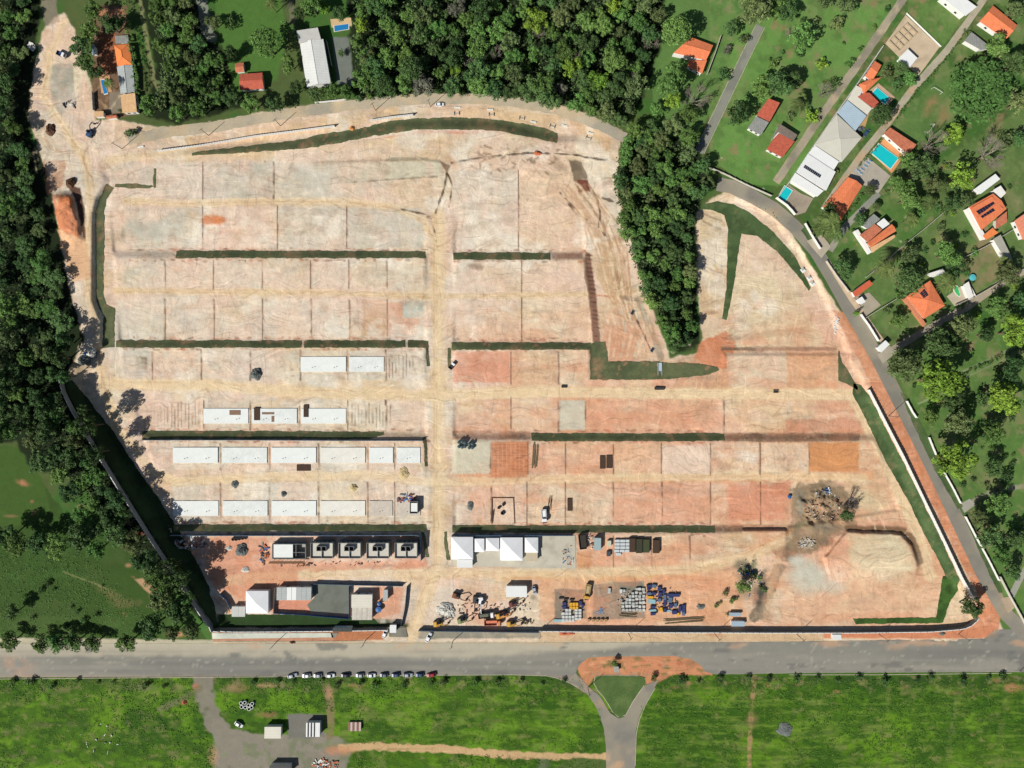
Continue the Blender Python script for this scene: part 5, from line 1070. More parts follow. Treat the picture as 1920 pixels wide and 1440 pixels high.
fs = [p for p in fs if p[0] > 1660 + (p[1] - 690) * .52 + 30 and all(math.hypot(p[0] - q[0], p[1] - q[1]) > q[2] * .8 for q in TREES)][:28]
for k, (x_, y_) in enumerate(fs):
    plant('shrub', x_, y_, rw.uniform(3, 8), rw.choice(['dark', 'mid', 'olive']), '%s low bush from the left on the lower right grass' % ORD[k], 'low bushes on the lower right grass')
for k, (x_, y_) in enumerate(((930, 100), (1082, 112), (1010, 60), (1190, 150), (780, 70))):
    plant('bare', x_, y_, 13, 'x', '%s grey bare crown from the left standing in the upper wood' % ORD[[780, 930, 1010, 1082, 1190].index(x_)], 'bare trees of the upper wood', hk=2.0)
for k in range(22):
    x_ = 670 + k * 22; plant('shrub', x_, float(np.interp(x_, [670, 850, 960, 1090, 1170], [186, 172, 178, 207, 240])) - 3 + rw.uniform(-3, 2), rw.uniform(6, 10), rw.choice(['dark', 'mid']), '%s bush from the left on the rim between the upper wood and the dirt road' % ORD[k], 'bushes on the rim of the upper wood')
# hedges
def hedge(label, pts, w, h, tone='mid', group=None):
    r = np.random.RandomState(len(label) + int(pts[0][0])); ring = resample(pts, 2.5, 0, False) + [pts[-1]]
    o0 = W(*ring[len(ring) // 2]); lobes = []
    for (x_, y_) in ring:
        p = W(x_, y_, 0) - o0
        for k in range(max(1, int(w / 1.6))):
            lobes.append((p.x + r.uniform(-w / 2, w / 2), p.y + r.uniform(-w / 2, w / 2), p.z + h * r.uniform(.35, .85), r.uniform(.45, .8) * min(1, w / 2 + .2)))
    o = thing('hedge', label, 'hedge', o0, 0, group)
    link_mesh('foliage', quads_mesh('foliage', leaf_cloud(3, lobes, .22, 60)), LEAF[tone], o)
    m = MB()
    for (x_, y_) in ring[::3]:
        p = W(x_, y_, 0) - o0; m.tube((p.x, p.y, p.z - .3), (p.x, p.y, p.z + h * .6), .05, .03, 5)
    m.build('stems', BARK, o)
hedge('long tall clipped hedge beside the brown yard', [(240, -10), (248, 60), (258, 120), (266, 176)], 3.2, 6, 'mid')
hedge('dark hedge crossing the grass at the right, below the lime trees', [(1820, 800), (1870, 778), (1925, 752)], 2.2, 2.2, 'dark')
hedge('long dark hedge on the lower right grass', [(1842, 1020), (1880, 1005), (1925, 985)], 2, 2.2, 'dark')
hedge('low hedge along the pale garden lines', [(1808, 700), (1860, 676), (1925, 645)], 1.6, 1.8, 'dark')
hedge('thin hedge between the shared lane and the pitch', [(1800, 75), (1765, 120), (1722, 166), (1680, 222)], 1.0, 1.2, 'mid')
hedge('shrubby hedge at the lower side of the shared lane', [(1664, 250), (1640, 278), (1610, 312)], 1.2, 1.2, 'olive')
hedge('shrub strip along the long orange roof', [(1622, 355), (1600, 385), (1582, 408)], 1.6, 1.2, 'mid')
# undergrowth between the trunks and tall grass: nobody could count it
def scatter_stuff(name, label, pts, tone, zr, leaf, n_each, cat, spread_, tilt=.6):
    r = np.random.RandomState(len(name)); P = np.repeat(np.array(pts), n_each, 0) + r.normal(size=(len(pts) * n_each, 2)) * spread_
    z = hgt(P[:, 0], P[:, 1]) + zr[0] + (zr[1] - zr[0]) * r.rand(len(P)); kk = S * (1 - z / HC)
    co = np.stack([(P[:, 0] - 960) * kk, (720 - P[:, 1]) * kk, z], -1)
    nn = r.normal(size=co.shape) * tilt + np.array([-.1, -.1, .9]); nn /= np.linalg.norm(nn, axis=1)[:, None]
    t = np.cross(nn, r.normal(size=co.shape)); t /= np.linalg.norm(t, axis=1)[:, None]; b = np.cross(nn, t); s_ = leaf * (.5 + r.rand(len(co)))[:, None]
    q = np.stack([co - t * s_, co + b * s_ * .5, co + t * s_, co - b * s_ * .5], 1).reshape(-1, 3)
    o = link_mesh(name, quads_mesh(name, q), LEAF[tone]); tag(o, label, cat, kind='stuff'); return o
for key, P_, nm in (('w', WOOD_W, 'left'), ('n', WOOD_N, 'upper'), ('c', WOOD_C, 'middle'), ('t', WOOD_T, 'upper left')):
    big = [(p[0] + (p[0] - sum(q[0] for q in P_) / len(P_)) * .03, p[1]) for p in P_]
    scatter_stuff('undergrowth', 'dark undergrowth beneath the trees of the %s wood' % nm, fill(big, 5.0, 0, 1600, rw), 'under', (.1, 2.6), .55, 7, 'undergrowth', 2.2)
r_ = np.random.RandomState(8)
fx = r_.uniform(-25, 1945, 26000); fy = r_.uniform(1268, 1470, 26000)
ok = (np.abs(fx - 1165) > 38 + 30 * sstep(1330, 1290, fy)) & (dline([(383, 1270), (400, 1350), (470, 1450)], fx, fy) > 24) & (dline([(640, 1402), (830, 1404), (1135, 1420)], fx, fy) > 9) & ~((fx > 400) & (fx < 660) & (fy > 1338)) & (fy > 1272 + 3 * vnoise(fx, fy, 20, 4)) & (fbm(fx, fy, 90, 41) > .47) & (fbm(fx, fy * 1.6, 14, 53) > .42)
LEAF['field'] = leaf_mat('tall_grass_blades', (.05, .104, .013), .5)
scatter_stuff('tall_grass', 'tall bright green grass of the fields below the main road', list(zip(fx[ok], fy[ok])), 'field', (.03, .30), .26, 4, 'grass', 1.8, .33)
r_ = np.random.RandomState(18)
LEAF['fieldb'] = leaf_mat('meadow_grass_blades', (.085, .155, .016), .4)
gx_ = r_.uniform(-25, 1945, 22000); gy_ = r_.uniform(1270, 1470, 22000)
ok = (fbm(gx_, gy_, 90, 41) < .5) & (np.abs(gx_ - 1165) > 38 + 30 * sstep(1330, 1290, gy_)) & (dline([(383, 1270), (400, 1350), (470, 1450)], gx_, gy_) > 24) & (dline([(640, 1402), (830, 1404), (1135, 1420)], gx_, gy_) > 9) & ~((gx_ > 400) & (gx_ < 660) & (gy_ > 1338)) & (fbm(gx_, gy_ * 1.8, 10, 57) > .47)
scatter_stuff('short_grass', 'shorter light green grass of the fields below the main road', list(zip(gx_[ok], gy_[ok])), 'fieldb', (.02, .18), .24, 3, 'grass', 1.5, .3)
mx_ = [(x_, y_) for x_, y_ in zip(r_.uniform(-25, 400, 2500), r_.uniform(1040, 1195, 2500)) if x_ < 200 + (y_ - 1040) * .9 - 30]
scatter_stuff('meadow_grass', 'rough grass of the meadow in the lower left', mx_, 'mid', (.02, .3), .25, 4, 'grass', 2, .4)
# ------------------------------------------------------------------ buildings
R_ORANGE = mat('clay_tiles_orange', (232, 132, 88), .85, .14, .5, .03, bands=(0, .9, .05), speck=.12)
R_BRIGHT = mat('clay_tiles_bright', (244, 140, 78), .85, .10, .5, .03, speck=.08)
R_RED = mat('clay_tiles_red', (190, 96, 74), .85, .2, .6, .03, speck=.18)
R_OLD = mat('clay_tiles_weathered', (196, 118, 88), .9, .28, .7, .03, speck=.2)
R_BROWN = mat('roof_brown_grey', (128, 116, 106), .9, .2, .6, .02, speck=.15)
R_TANT = mat('roof_pale_tiles', (228, 186, 138), .9, .16, .8, .02, speck=.3)
R_GREY = mat('roof_grey_sheet', (178, 184, 182), .6, .10, .4, .01, bands=(1, 1.1, .05), speck=.06)
R_GREYD = mat('roof_fibre_cement', (146, 148, 144), .9, .16, .5, .02, bands=(0, 1.0, .08), speck=.1)
R_BLUE = mat('roof_blue_sheet', (176, 198, 212), .55, .06, .3, bands=(1, 1.0, .03))
R_WHITE = mat('roof_white_sheet', (240, 242, 240), .5, .04, .3, bands=(0, 1.0, .02))
R_CREAM = mat('roof_cream_sheet', (224, 220, 204), .6, .05, .3, bands=(1, 1.2, .03))
R_GREIGE = mat('roof_greige', (206, 204, 190), .7, .05, .3)
PLASTER = mat('white_plaster', (240, 238, 232), .85, .07, .8, speck=.05)
PLASTER_D = mat('stained_plaster', (206, 200, 188), .9, .14, .9, speck=.1)
GLASS = mat('dark_window_glass', (40, 52, 60), .12, .05, 1, spec=.6)
FRAME = mat('window_frame_grey', (150, 150, 148), .6, .05, 1)
WOOD = mat('brown_timber', (120, 84, 58), .8, .2, 2)
SOLAR = mat('solar_cells', (34, 40, 58), .18, .1, 2, spec=.6)
STEEL = mat('galvanised_steel', (176, 180, 182), .45, .08, 1, metal=.5)
CONC = mat('grey_concrete', (176, 174, 166), .9, .10, .8, .01, speck=.08)
CONC_W = mat('pale_concrete', (236, 240, 236), .85, .05, .35, .01, speck=.05)
BLOCK = mat('cement_block', (150, 152, 148), .92, .10, 1.2, .01, speck=.08)
BLACKM = mat('dark_plastic_and_shade', (44, 48, 52), .6, .1, 2)
WATER = mat('pool_water_turquoise', (30, 200, 206), .08, .05, .3, spec=.5)
WATER_B = mat('pool_water_blue', (42, 130, 190), .08, .06, .3, spec=.5)
WATER_G = mat('pool_water_green', (70, 190, 110), .1, .06, .3, spec=.5)
COPING = mat('pool_coping', (226, 220, 206), .7, .06, 1)

def shrink(q, d_):
    cx = sum(p[0] for p in q) / len(q); cy = sum(p[1] for p in q) / len(q); out = []
    for p in q:
        l = math.hypot(p[0] - cx, p[1] - cy); k = max(.2, 1 - d_ * 1.3 / max(l, .1)); out.append((cx + (p[0] - cx) * k, cy + (p[1] - cy) * k))
    return out
def area2(q):
    return sum(q[i][0] * q[(i + 1) % len(q)][1] - q[(i + 1) % len(q)][0] * q[i][1] for i in range(len(q)))
class House:
    """roof outlines are traced at eaves height; the walls stand on the ground beneath"""
    def __init__(s, name, label, cat='house', at=None, group=None):
        s.z = h1(*at); s.o = W(*at); s.root = thing(name, label, cat, s.o, 0, group)
    def loc(s, px, py, h):
        p = WZ(px, py, s.z + h); return (p.x - s.o.x, p.y - s.o.y)
    def wing(s, px4, kind, eave, rise, rmat, wmat=PLASTER, axis=0, over=.45, win=True, base=-.4, roof_name='roof', thick=.14):
        q = [s.loc(x, y, eave) for x, y in px4]
        if len(q) == 4 and area2(q) < 0:
            q = q[::-1]; axis_pts = True
            # keep the side 0-1 as the ridge direction after reversing
            q = [q[2], q[3], q[0], q[1]] if False else [q[3], q[2], q[1], q[0]][::-1]
            q = q[2:] + q[:2]
        elif area2(q) < 0: q = q[::-1]
        wall = MB().prism(shrink(q, over), base, eave - (.02 if kind != 'flat' else .05)).build('wall', wmat, s.root)
        m = MB(); t = thick
        if kind in ('flat', 'poly'):
            m.prism(q, eave - .04, eave + t); roof = m.build(roof_name, rmat, s.root)
            s.patch = lambda u, v: s._bil(q, u, v, lambda a, b: eave + t)
        else:
            if axis == 1: q = q[1:] + q[:1]
            A, B, Cc, D = [Vector((p[0], p[1], eave)) for p in q]
            r0, r1 = (A + D) / 2, (B + Cc) / 2
            if kind == 'hip':
                w_ = (A - D).length / 2; l = (r1 - r0).length; k = min(.5, w_ / l)
                r0, r1 = r0.lerp(r1, k), r1.lerp(r0, k) if k < .5 else r0.lerp(r1, k)
                r0, r1 = ((A + D) / 2).lerp((B + Cc) / 2, k), ((B + Cc) / 2).lerp((A + D) / 2, k - .001)
            if kind == 'shed':
                up = Vector((0, 0, rise)); vs = [A, B, Cc + up, D + up]
                n = len(vs); m.add([v - Vector((0, 0, t)) for v in vs] + vs, [(3, 2, 1, 0), (4, 5, 6, 7), (0, 1, 5, 4), (1, 2, 6, 5), (2, 3, 7, 6), (3, 0, 4, 7)])
                roof = m.build(roof_name, rmat, s.root)
                s.patch = lambda u, v: s._bil([(a.x, a.y) for a in (A, B, Cc, D)], u, v, lambda a, b: eave + rise * b)
            else:
                r0.z = r1.z = eave + rise; dn = Vector((0, 0, -t))
                vs = [A, B, Cc, D, r0, r1, A + dn, B + dn, Cc + dn, D + dn]
                m.add(vs, [(0, 1, 5, 4), (2, 3, 4, 5), (1, 2, 5), (3, 0, 4), (9, 8, 7, 6), (0, 6, 7, 1), (1, 7, 8, 2), (2, 8, 9, 3), (3, 9, 6, 0)])
                roof = m.build(roof_name, rmat, s.root)
                cap = MB(); cap.tube(r0 + Vector((0, 0, .02)), r1 + Vector((0, 0, .02)), .13, .13, 6)
                if kind == 'hip':
                    for e, rr_ in ((A, r0), (D, r0), (B, r1), (Cc, r1)): cap.tube(e + Vector((0, 0, .03)), rr_ + Vector((0, 0, .02)), .1, .1, 5)
                cap.build('ridge_cap', rmat, roof)
                s.patch = lambda u, v: s._bil([(a.x, a.y) for a in (A, B, Cc, D)], u, v, lambda a, b: eave + rise * (1 - abs(2 * b - 1)))
        s.roof = roof
        if win:
            w4 = shrink(q, over); n = len(w4)
            for i in range(n):
                a, b = Vector(w4[i]), Vector(w4[(i + 1) % n]); l = (b - a).length
                if l < 3.2: continue
                dr = (b - a) / l; rz = math.atan2(dr.y, dr.x)
                for f in ((.28, .72) if l > 6 else (.5,)):
                    p = a + (b - a) * f
                    if i == 0 and f == .72: 
                        MB().box(p.x, p.y, 0, .95, .1, 2.1, rz).build('door', WOOD, s.root); continue
                    w_ = MB().box(p.x, p.y, 1.0, 1.3, .08, 1.1, rz).build('window', FRAME, s.root)
                    MB().box(p.x, p.y, 1.08, 1.12, .12, .94, rz).build('pane', GLASS, w_)
        return roof
    def _bil(s, q, u, v, zf):
        a = Vector(q[0]).lerp(Vector(q[1]), u); b = Vector(q[3]).lerp(Vector(q[2]), u); p = a.lerp(b, v)
        return Vector((p.x, p.y, zf(u, v)))
    def solar(s, u0, u1, v0, v1, nu, nv):
        for i in range(nu):
            for j in range(nv):
                ua, ub = u0 + (u1 - u0) * (i + .05) / nu, u0 + (u1 - u0) * (i + .95) / nu; va, vb = v0 + (v1 - v0) * (j + .04) / nv, v0 + (v1 - v0) * (j + .96) / nv
                c4 = [s.patch(ua, va), s.patch(ub, va), s.patch(ub, vb), s.patch(ua, vb)]
                up = Vector((0, 0, .1)); lo = Vector((0, 0, .03))
                m = MB().add([p + lo for p in c4] + [p + up for p in c4], [(3, 2, 1, 0), (4, 5, 6, 7), (0, 1, 5, 4), (1, 2, 6, 5), (2, 3, 7, 6), (3, 0, 4, 7)])
                m.build('solar_panel', SOLAR, s.roof)
    def slab(s, px4, z0, z1, m_, name):
        q = [s.loc(x, y, z1) for x, y in px4]
        return MB().prism(q, z0, z1).build(name, m_, s.root)

def H(name, label, at, wings, cat='house'):
    b = House(name, label, cat, at)
    for w_ in wings: b.wing(*w_[:5], **(w_[5] if len(w_) > 5 else {}))
    return b
# upper left compound
b = H('tiled_house', 'bright orange hip-roofed house beside the long hedge', (232, 103), [([(214, 85), (242, 82), (248, 121), (220, 124)], 'hip', 3.0, 1.3, R_BRIGHT, {'axis': 1})])
b = H('metal_roofed_house', 'grey sheet-roofed block with a white ridge between orange and pale roofs', (236, 148), [([(219, 125), (249, 122), (253, 172), (226, 176)], 'gable', 3.0, .7, R_GREY, {'axis': 1})])
b = H('pale_roofed_house', 'house with pale speckled tile roof at the end of the hedge', (241, 194), [([(226, 178), (253, 174), (258, 211), (231, 213)], 'shed', 2.9, .7, R_TANT, {'axis': 0})])
b = H('pergola', 'striped pergola roof above the bright orange house', (229, 74), [([(216, 68), (240, 66), (242, 80), (217, 82)], 'flat', 2.5, 0, R_GREYD, {'win': False, 'over': 1.5})], 'pergola')
b = H('garden_lodge', 'small lodge roof at the foot of the narrow terrace, upper left', (185, 214), [([(177, 209), (194, 208), (195, 219), (177, 220)], 'shed', 2.4, .4, R_TANT, {'win': False})])
b = H('gate_roof', 'little red-tiled gate roof below the upper left yard', (209, 219), [([(199, 217), (219, 215), (219, 221), (200, 223)], 'gable', 2.2, .3, R_OLD, {'win': False})], 'gate')
b = H('blue_roofed_hut', 'pale blue narrow hut under the trees of the upper left yard', (174, 94), [([(171, 85), (177, 84), (179, 102), (173, 103)], 'flat', 2.4, 0, R_BLUE, {'win': False})], 'hut')
b = H('tiled_house', 'small red-tiled house on the upper left lawn', (471, 153), [([(450, 139), (492, 136), (495, 166), (450, 169)], 'gable', 2.9, 1.1, R_RED, {})])
b = H('tiled_hut', 'tiny red-tiled hut next to the small lawn house', (449, 127), [([(441, 119), (457, 117), (458, 134), (442, 136)], 'gable', 2.3, .7, R_OLD, {'win': False})], 'hut')
b = H('long_hall', 'long white-roofed hall with a lower front block', (588, 110), [([(562, 80), (606, 73), (620, 155), (575, 163)], 'gable', 4.2, 1.1, mat('roof_hall', (226, 228, 224), .6, .06, .3, bands=(1, 1.3, .03), speck=.05), {'axis': 1}), ([(556, 58), (596, 52), (602, 74), (561, 82)], 'flat', 4.7, 0, mat('roof_hall_front', (196, 196, 190), .8, .08, .4), {'thick': .3})], 'hall')
# house by the upper wood
b = H('tiled_house', 'orange-roofed house with a white wall at the corner of the upper wood', (1300, 100), [([(1263, 99), (1297, 70), (1337, 85), (1324, 113)], 'gable', 3.2, 1.1, R_ORANGE, {'axis': 1}), ([(1288, 124), (1291, 113), (1325, 114), (1316, 139)], 'shed', 2.8, .5, R_ORANGE, {'axis': 0})])
b.slab([(1262, 101), (1264, 99), (1318, 109), (1316, 113)], 0, 2.6, PLASTER, 'parapet')
# two cottages
b = H('tiled_cottage', 'cottage half red-tiled half grey-roofed, right of the small lawn', (1430, 221), [([(1418, 216), (1440, 186), (1461, 194), (1443, 228)], 'shed', 3.0, .9, R_RED, {'axis': 1}), ([(1402, 240), (1418, 218), (1441, 230), (1426, 254)], 'shed', 2.9, .5, R_GREYD, {})])
b = H('tiled_cottage', 'cottage with brown-grey and red roof planes beside the dirt lane', (1466, 265), [([(1437, 280), (1458, 249), (1489, 266), (1466, 296)], 'shed', 2.9, .7, R_RED, {}), ([(1447, 262), (1462, 232), (1495, 253), (1487, 265), (1459, 248)], 'poly', 3.2, 0, R_BROWN, {})])
# villa row, upper right
b = H('villa', 'orange hip-roofed villa with turquoise pool', (1634, 160), [([(1622, 142), (1640, 114), (1653, 122), (1634, 153)], 'gable', 3.3, .9, R_ORANGE, {'axis': 1}), ([(1610, 158), (1632, 148), (1652, 145), (1620, 176)], 'hip', 3.4, .9, R_ORANGE, {}), ([(1607, 182), (1619, 174), (1630, 174), (1650, 194), (1640, 204)], 'poly', 3.2, 0, R_RED, {})])
b = H('annex', 'cream L-shaped annex roof between villa and blue-grey roof', (1610, 187), [([(1605, 160), (1618, 167), (1608, 182), (1635, 203), (1625, 217), (1589, 187)], 'poly', 3.0, 0, R_CREAM, {'win': False})])
b = H('blue_grey_house', 'house under a plain blue-grey sheet roof in the villa row', (1597, 217), [([(1589, 188), (1624, 218), (1603, 246), (1570, 211)], 'shed', 3.3, .5, R_BLUE, {'axis': 1})])
b = H('hip_roofed_house', 'large greige hip-roofed house in the middle of the villa row', (1572, 260), [([(1569, 214), (1616, 258), (1578, 304), (1527, 271)], 'hip', 3.6, 1.1, R_GREIGE, {})])
b = H('white_house', 'narrow white-roofed house below the greige hip roof', (1545, 295), [([(1528, 273), (1573, 303), (1563, 319), (1515, 288)], 'flat', 3.3, 0, R_WHITE, {'win': False})])
b = H('white_house', 'white-roofed house carrying one row of solar panels', (1527, 320), [([(1515, 288), (1567, 322), (1548, 358), (1492, 323)], 'shed', 3.5, .6, R_WHITE, {})])
b.solar(.33, .9, .50, .66, 10, 1)
b = H('white_house', 'plain white strip roof above the corner pool', (1515, 343), [([(1491, 324), (1544, 358), (1532, 369), (1482, 338)], 'flat', 3.2, 0, R_WHITE, {'win': False})])
b = H('white_shelter', 'square white-roofed shelter at the unfinished plot', (1702, 110), [([(1685, 109), (1702, 92), (1720, 109), (1705, 127)], 'flat', 3.0, 0, R_WHITE, {'win': False})], 'shelter')
b = H('pool_pavilion', 'red-tiled pavilion beside the large turquoise pool', (1685, 265), [([(1657, 250), (1669, 239), (1717, 272), (1702, 291)], 'shed', 3.0, .6, R_OLD, {})], 'pavilion')
b = H('long_house', 'long orange-roofed house below the big grey terrace', (1580, 372), [([(1590, 332), (1617, 348), (1577, 413), (1542, 388)], 'gable', 3.2, 1.2, R_ORANGE, {'axis': 1})])
b = H('white_hall', 'white-roofed building cut by the top edge, upper right', (1790, 10), [([(1764, -6), (1790, -18), (1830, 14), (1809, 31)], 'shed', 3.6, .6, R_WHITE, {})], 'building')
b = H('tiled_house', 'orange-roofed house in the upper right corner', (1870, 45), [([(1837, 40), (1862, 10), (1907, 47), (1886, 74)], 'gable', 3.2, 1.3, R_ORANGE, {'axis': 1})])
b = H('grey_shed', 'grey-roofed shed below the upper right corner house', (1832, 78), [([(1808, 76), (1822, 60), (1858, 90), (1838, 94)], 'shed', 2.8, .4, R_GREYD, {'win': False})], 'shed')
b = H('white_shed', 'white-roofed shed above the solar-roofed villa', (1860, 345), [([(1826, 355), (1866, 326), (1875, 336), (1838, 364)], 'flat', 3.0, 0, R_WHITE, {'win': False})], 'shed')
b = H('white_shed', 'small white box roof touching the solar-roofed villa', (1876, 362), [([(1862, 356), (1876, 348), (1886, 362), (1876, 372)], 'flat', 3.0, 0, PLASTER, {'win': False})], 'shed')
b = H('solar_villa', 'orange-roofed villa with a stepped block of solar panels', (1852, 400), [([(1817, 388), (1862, 363), (1887, 392), (1840, 432)], 'gable', 3.4, 1.2, R_ORANGE, {}), ([(1843, 442), (1861, 427), (1871, 437), (1848, 450)], 'shed', 2.8, .3, R_BRIGHT, {'win': False}), ([(1868, 412), (1888, 396), (1887, 417), (1866, 430)], 'shed', 3.0, .4, R_OLD, {'win': False})], 'villa')
b.slab([(1812, 392), (1818, 388), (1848, 442), (1842, 450)], 0, 2.4, PLASTER, 'white_porch')
bb = House('carport', 'long narrow grey slab wall and carport right of the bare garden', 'carport', (1876, 470)); bb.wing([(1862, 448), (1876, 440), (1898, 485), (1888, 492)], 'flat', 2.6, 0, mat('carport_roof', (172, 170, 156), .9, .12, .5), PLASTER, win=False)
sv = House('solar_roof_wing', 'raised front roof of the solar villa with a stepped panel block', 'roof', (1852, 402)) if False else None
b.wing([(1822, 389), (1860, 368), (1880, 392), (1843, 414)], 'shed', 4.1, .5, R_ORANGE, win=False)
b.solar(.32, .98, .30, .85, 5, 2); b.solar(.12, .32, .30, .58, 2, 1)
b = H('tiled_house', 'pink-roofed house cut by the right edge', (1918, 428), [([(1902, 414), (1925, 398), (1940, 430), (1918, 450)], 'gable', 3.2, 1.0, mat('roof_pink_tiles', (236, 150, 118), .85, .1, .5, .02), {})])
b = H('tiled_house', 'small house with old and new orange roof planes on the garden lawn', (1645, 447), [([(1612, 441), (1640, 420), (1653, 431), (1626, 455)], 'shed', 3.1, .6, R_OLD, {}), ([(1626, 456), (1672, 420), (1680, 433), (1632, 464)], 'gable', 3.3, .7, R_ORANGE, {}), ([(1632, 464), (1677, 440), (1678, 445), (1635, 474)], 'shed', 2.8, .3, R_TANT, {'win': False}), ([(1644, 419), (1657, 409), (1668, 420), (1655, 429)], 'flat', 3.4, 0, R_WHITE, {'win': False}), ([(1615, 422), (1638, 401), (1650, 411), (1628, 430)], 'flat', 2.6, 0, R_GREYD, {'win': False})])
b.slab([(1602, 433), (1609, 430), (1634, 472), (1630, 476)], 0, 2.2, PLASTER, 'white_porch')
b = H('tiled_hut', 'small bright red roof beside the cobbled roadside yard', (1617, 541), [([(1598, 548), (1630, 525), (1636, 533), (1603, 558)], 'shed', 2.7, .5, mat('clay_tiles_fresh_red', (214, 104, 72), .85, .12, .6, .02), {'win': False})], 'hut')
b = H('hip_roofed_house', 'orange hip-roofed house with two rows of solar panels near the green pool', (1736, 563), [([(1700, 556), (1744, 526), (1772, 573), (1732, 598)], 'hip', 3.3, 1.5, R_ORANGE, {})])
b.wing([(1722, 550), (1733, 538), (1743, 554), (1731, 562)], 'shed', 4.0, .35, R_ORANGE, win=False); b.solar(.06, .94, .1, .9, 4, 2) if False else b.solar(.1, .9, .1, .95, 2, 4)
b.slab([(1696, 560), (1700, 556), (1737, 608), (1733, 612)], 0, 2.4, mat('brick_porch', (206, 134, 98), .85, .15, 1), 'porch')
b = H('gatehouse', 'white gatehouse at the driveway entrance', (1655, 650), [([(1644, 652), (1660, 638), (1668, 646), (1652, 661)], 'flat', 2.8, 0, R_WHITE, {'win': False})], 'gatehouse')
b = H('garden_shed', 'small white-roofed shed between middle garden and palm', (1755, 512), [([(1740, 513), (1768, 504), (1772, 512), (1748, 520)], 'flat', 2.3, 0, PLASTER, {'win': False})], 'shed')
b = H('barbecue_hut', 'small white kitchen block beside the little green pool', (1815, 540), [([(1806, 534), (1816, 528), (1825, 556), (1816, 561)], 'flat', 2.5, 0, PLASTER, {'win': False})], 'hut')
b = H('shed', 'small white-roofed kiosk beside the cobbled roadside yard', (1614, 562), [([(1606, 562), (1616, 556), (1623, 566), (1614, 571)], 'flat', 2.4, 0, R_WHITE, {'win': False})], 'kiosk')

# swimming pools
def pool(label, pts, water=WATER, round_=False, deck_h=.35):
    c_ = (sum(p[0] for p in pts) / len(pts), sum(p[1] for p in pts) / len(pts)); o = W(*c_, .19); o.z = max(h1(*p) for p in pts) + .2
    t = thing('swimming_pool', label, 'swimming pool', o)
    def L_(p, k=1.0):
        v = WZ(c_[0] + (p[0] - c_[0]) * k, c_[1] + (p[1] - c_[1]) * k, o.z); return (v.x - o.x, v.y - o.y)
    outer = [L_(p, 1.0) for p in pts]; cx = shrink(outer, .35); n = len(pts)
    m = MB(); m.prism(outer, -.6, .06); m.build('basin', COPING, t)
    MB().prism(cx, -.3, .075).build('water', water, t)
pool('turquoise pool at the sharp road-side corner of the villa row', [(1471, 347), (1487, 357), (1470, 383), (1456, 373)])
pool('large turquoise pool beside the red-tiled pavilion', [(1647, 268), (1686, 297), (1670, 318), (1632, 286)])
pool('turquoise pool in front of the orange hip-roofed villa', [(1644, 163), (1669, 184), (1659, 197), (1634, 174)])
pool('small blue pool under the trees above the paved court', [(625, 48), (655, 44), (655, 55), (626, 60)], WATER_B)
pool('narrow blue pool beside the palm in the upper left compound', [(188, 149), (196, 148), (203, 176), (195, 178)], WATER_B)
pool('little oval green pool on the white deck', [(1787, 539), (1791, 534), (1796, 536), (1800, 549), (1802, 555), (1798, 557), (1793, 553), (1788, 546)], WATER_G)
# pools of the upper right villas have loungers on the terrace
CUSH = mat('blue_cushion', (120, 160, 190), .8, .08, 2)
for k, (x_, y_, a_) in enumerate(((1608, 320, .6), (1613, 325, .6), (1616, 318, .6), (1622, 312, .6), (1626, 306, .6), (1631, 302, .6))):
    t = thing('sun_lounger', '%s blue sun lounger from the bottom on the big grey terrace' % ['first', 'second', 'third', 'fourth', 'fifth', 'sixth'][k], 'sun lounger', W(x_, y_, .19), -a_, 'loungers on the terrace')
    f = MB().box(0, 0, .22, 1.9, .65, .06)
    f.build('frame', PLASTER, t)
    for sx in (-.8, .8):
        for sy in (-.25, .25): MB().box(sx, sy, 0, .06, .06, .23).build('leg', PLASTER, t)
    MB().box(-.2, 0, .283, 1.3, .6, .1).build('mattress', CUSH, t); MB().add([(.45, -.3, .283), (.95, -.3, .6), (.95, .3, .6), (.45, .3, .283), (.45, -.3, .36), (.92, -.3, .68), (.92, .3, .68), (.45, .3, .36)], [(3, 2, 1, 0), (4, 5, 6, 7), (0, 1, 5, 4), (1, 2, 6, 5), (2, 3, 7, 6), (3, 0, 4, 7)]).build('backrest', CUSH, t)
# unfinished foundation walls on the plot
t = thing('foundation_walls', 'grid of low brick foundation walls on the unfinished plot', 'foundation', W(1692, 70, .18))
fm = mat('foundation_brick', (176, 160, 132), .9, .2, 1.5, .02)
ang = math.atan2(-(50 - 85), (1710 - 1675)); ca, sa = math.cos(ang), math.sin(ang)
for i in range(5):
    MB().box(-5 * 0 + (i - 2) * 3.0 * ca, (i - 2) * 3.0 * sa, 0, .3, 7.2, .9, ang).build('cross_wall', fm, t)
for j in (-1, 0, 1):
    MB().box(-sa * j * 3.4, ca * j * 3.4, 0, 12.4, .3, .85, ang).build('long_wall', fm, t)
# football goals
for lab, x_, y_, a_ in (('white football goal at the upper end of the pitch', 1754, 172, -.55), ('white football goal by the pavilion end of the pitch', 1742, 243, .9)):
    t = thing('football_goal', lab, 'goal', W(x_, y_), a_); w_ = 2.4
    for sx in (-w_, w_): MB().tube((sx, 0, -.1), (sx, 0, 2.2), .08, .08, 6).build('post', PLASTER, t)
    MB().tube((-w_, 0, 2.2), (w_, 0, 2.2), .08, .08, 6).build('crossbar', PLASTER, t)
    for sx in (-w_, w_): MB().tube((sx, 0, 2.2), (sx, 1.2, 0), .05, .05, 5).build('stay', PLASTER, t)
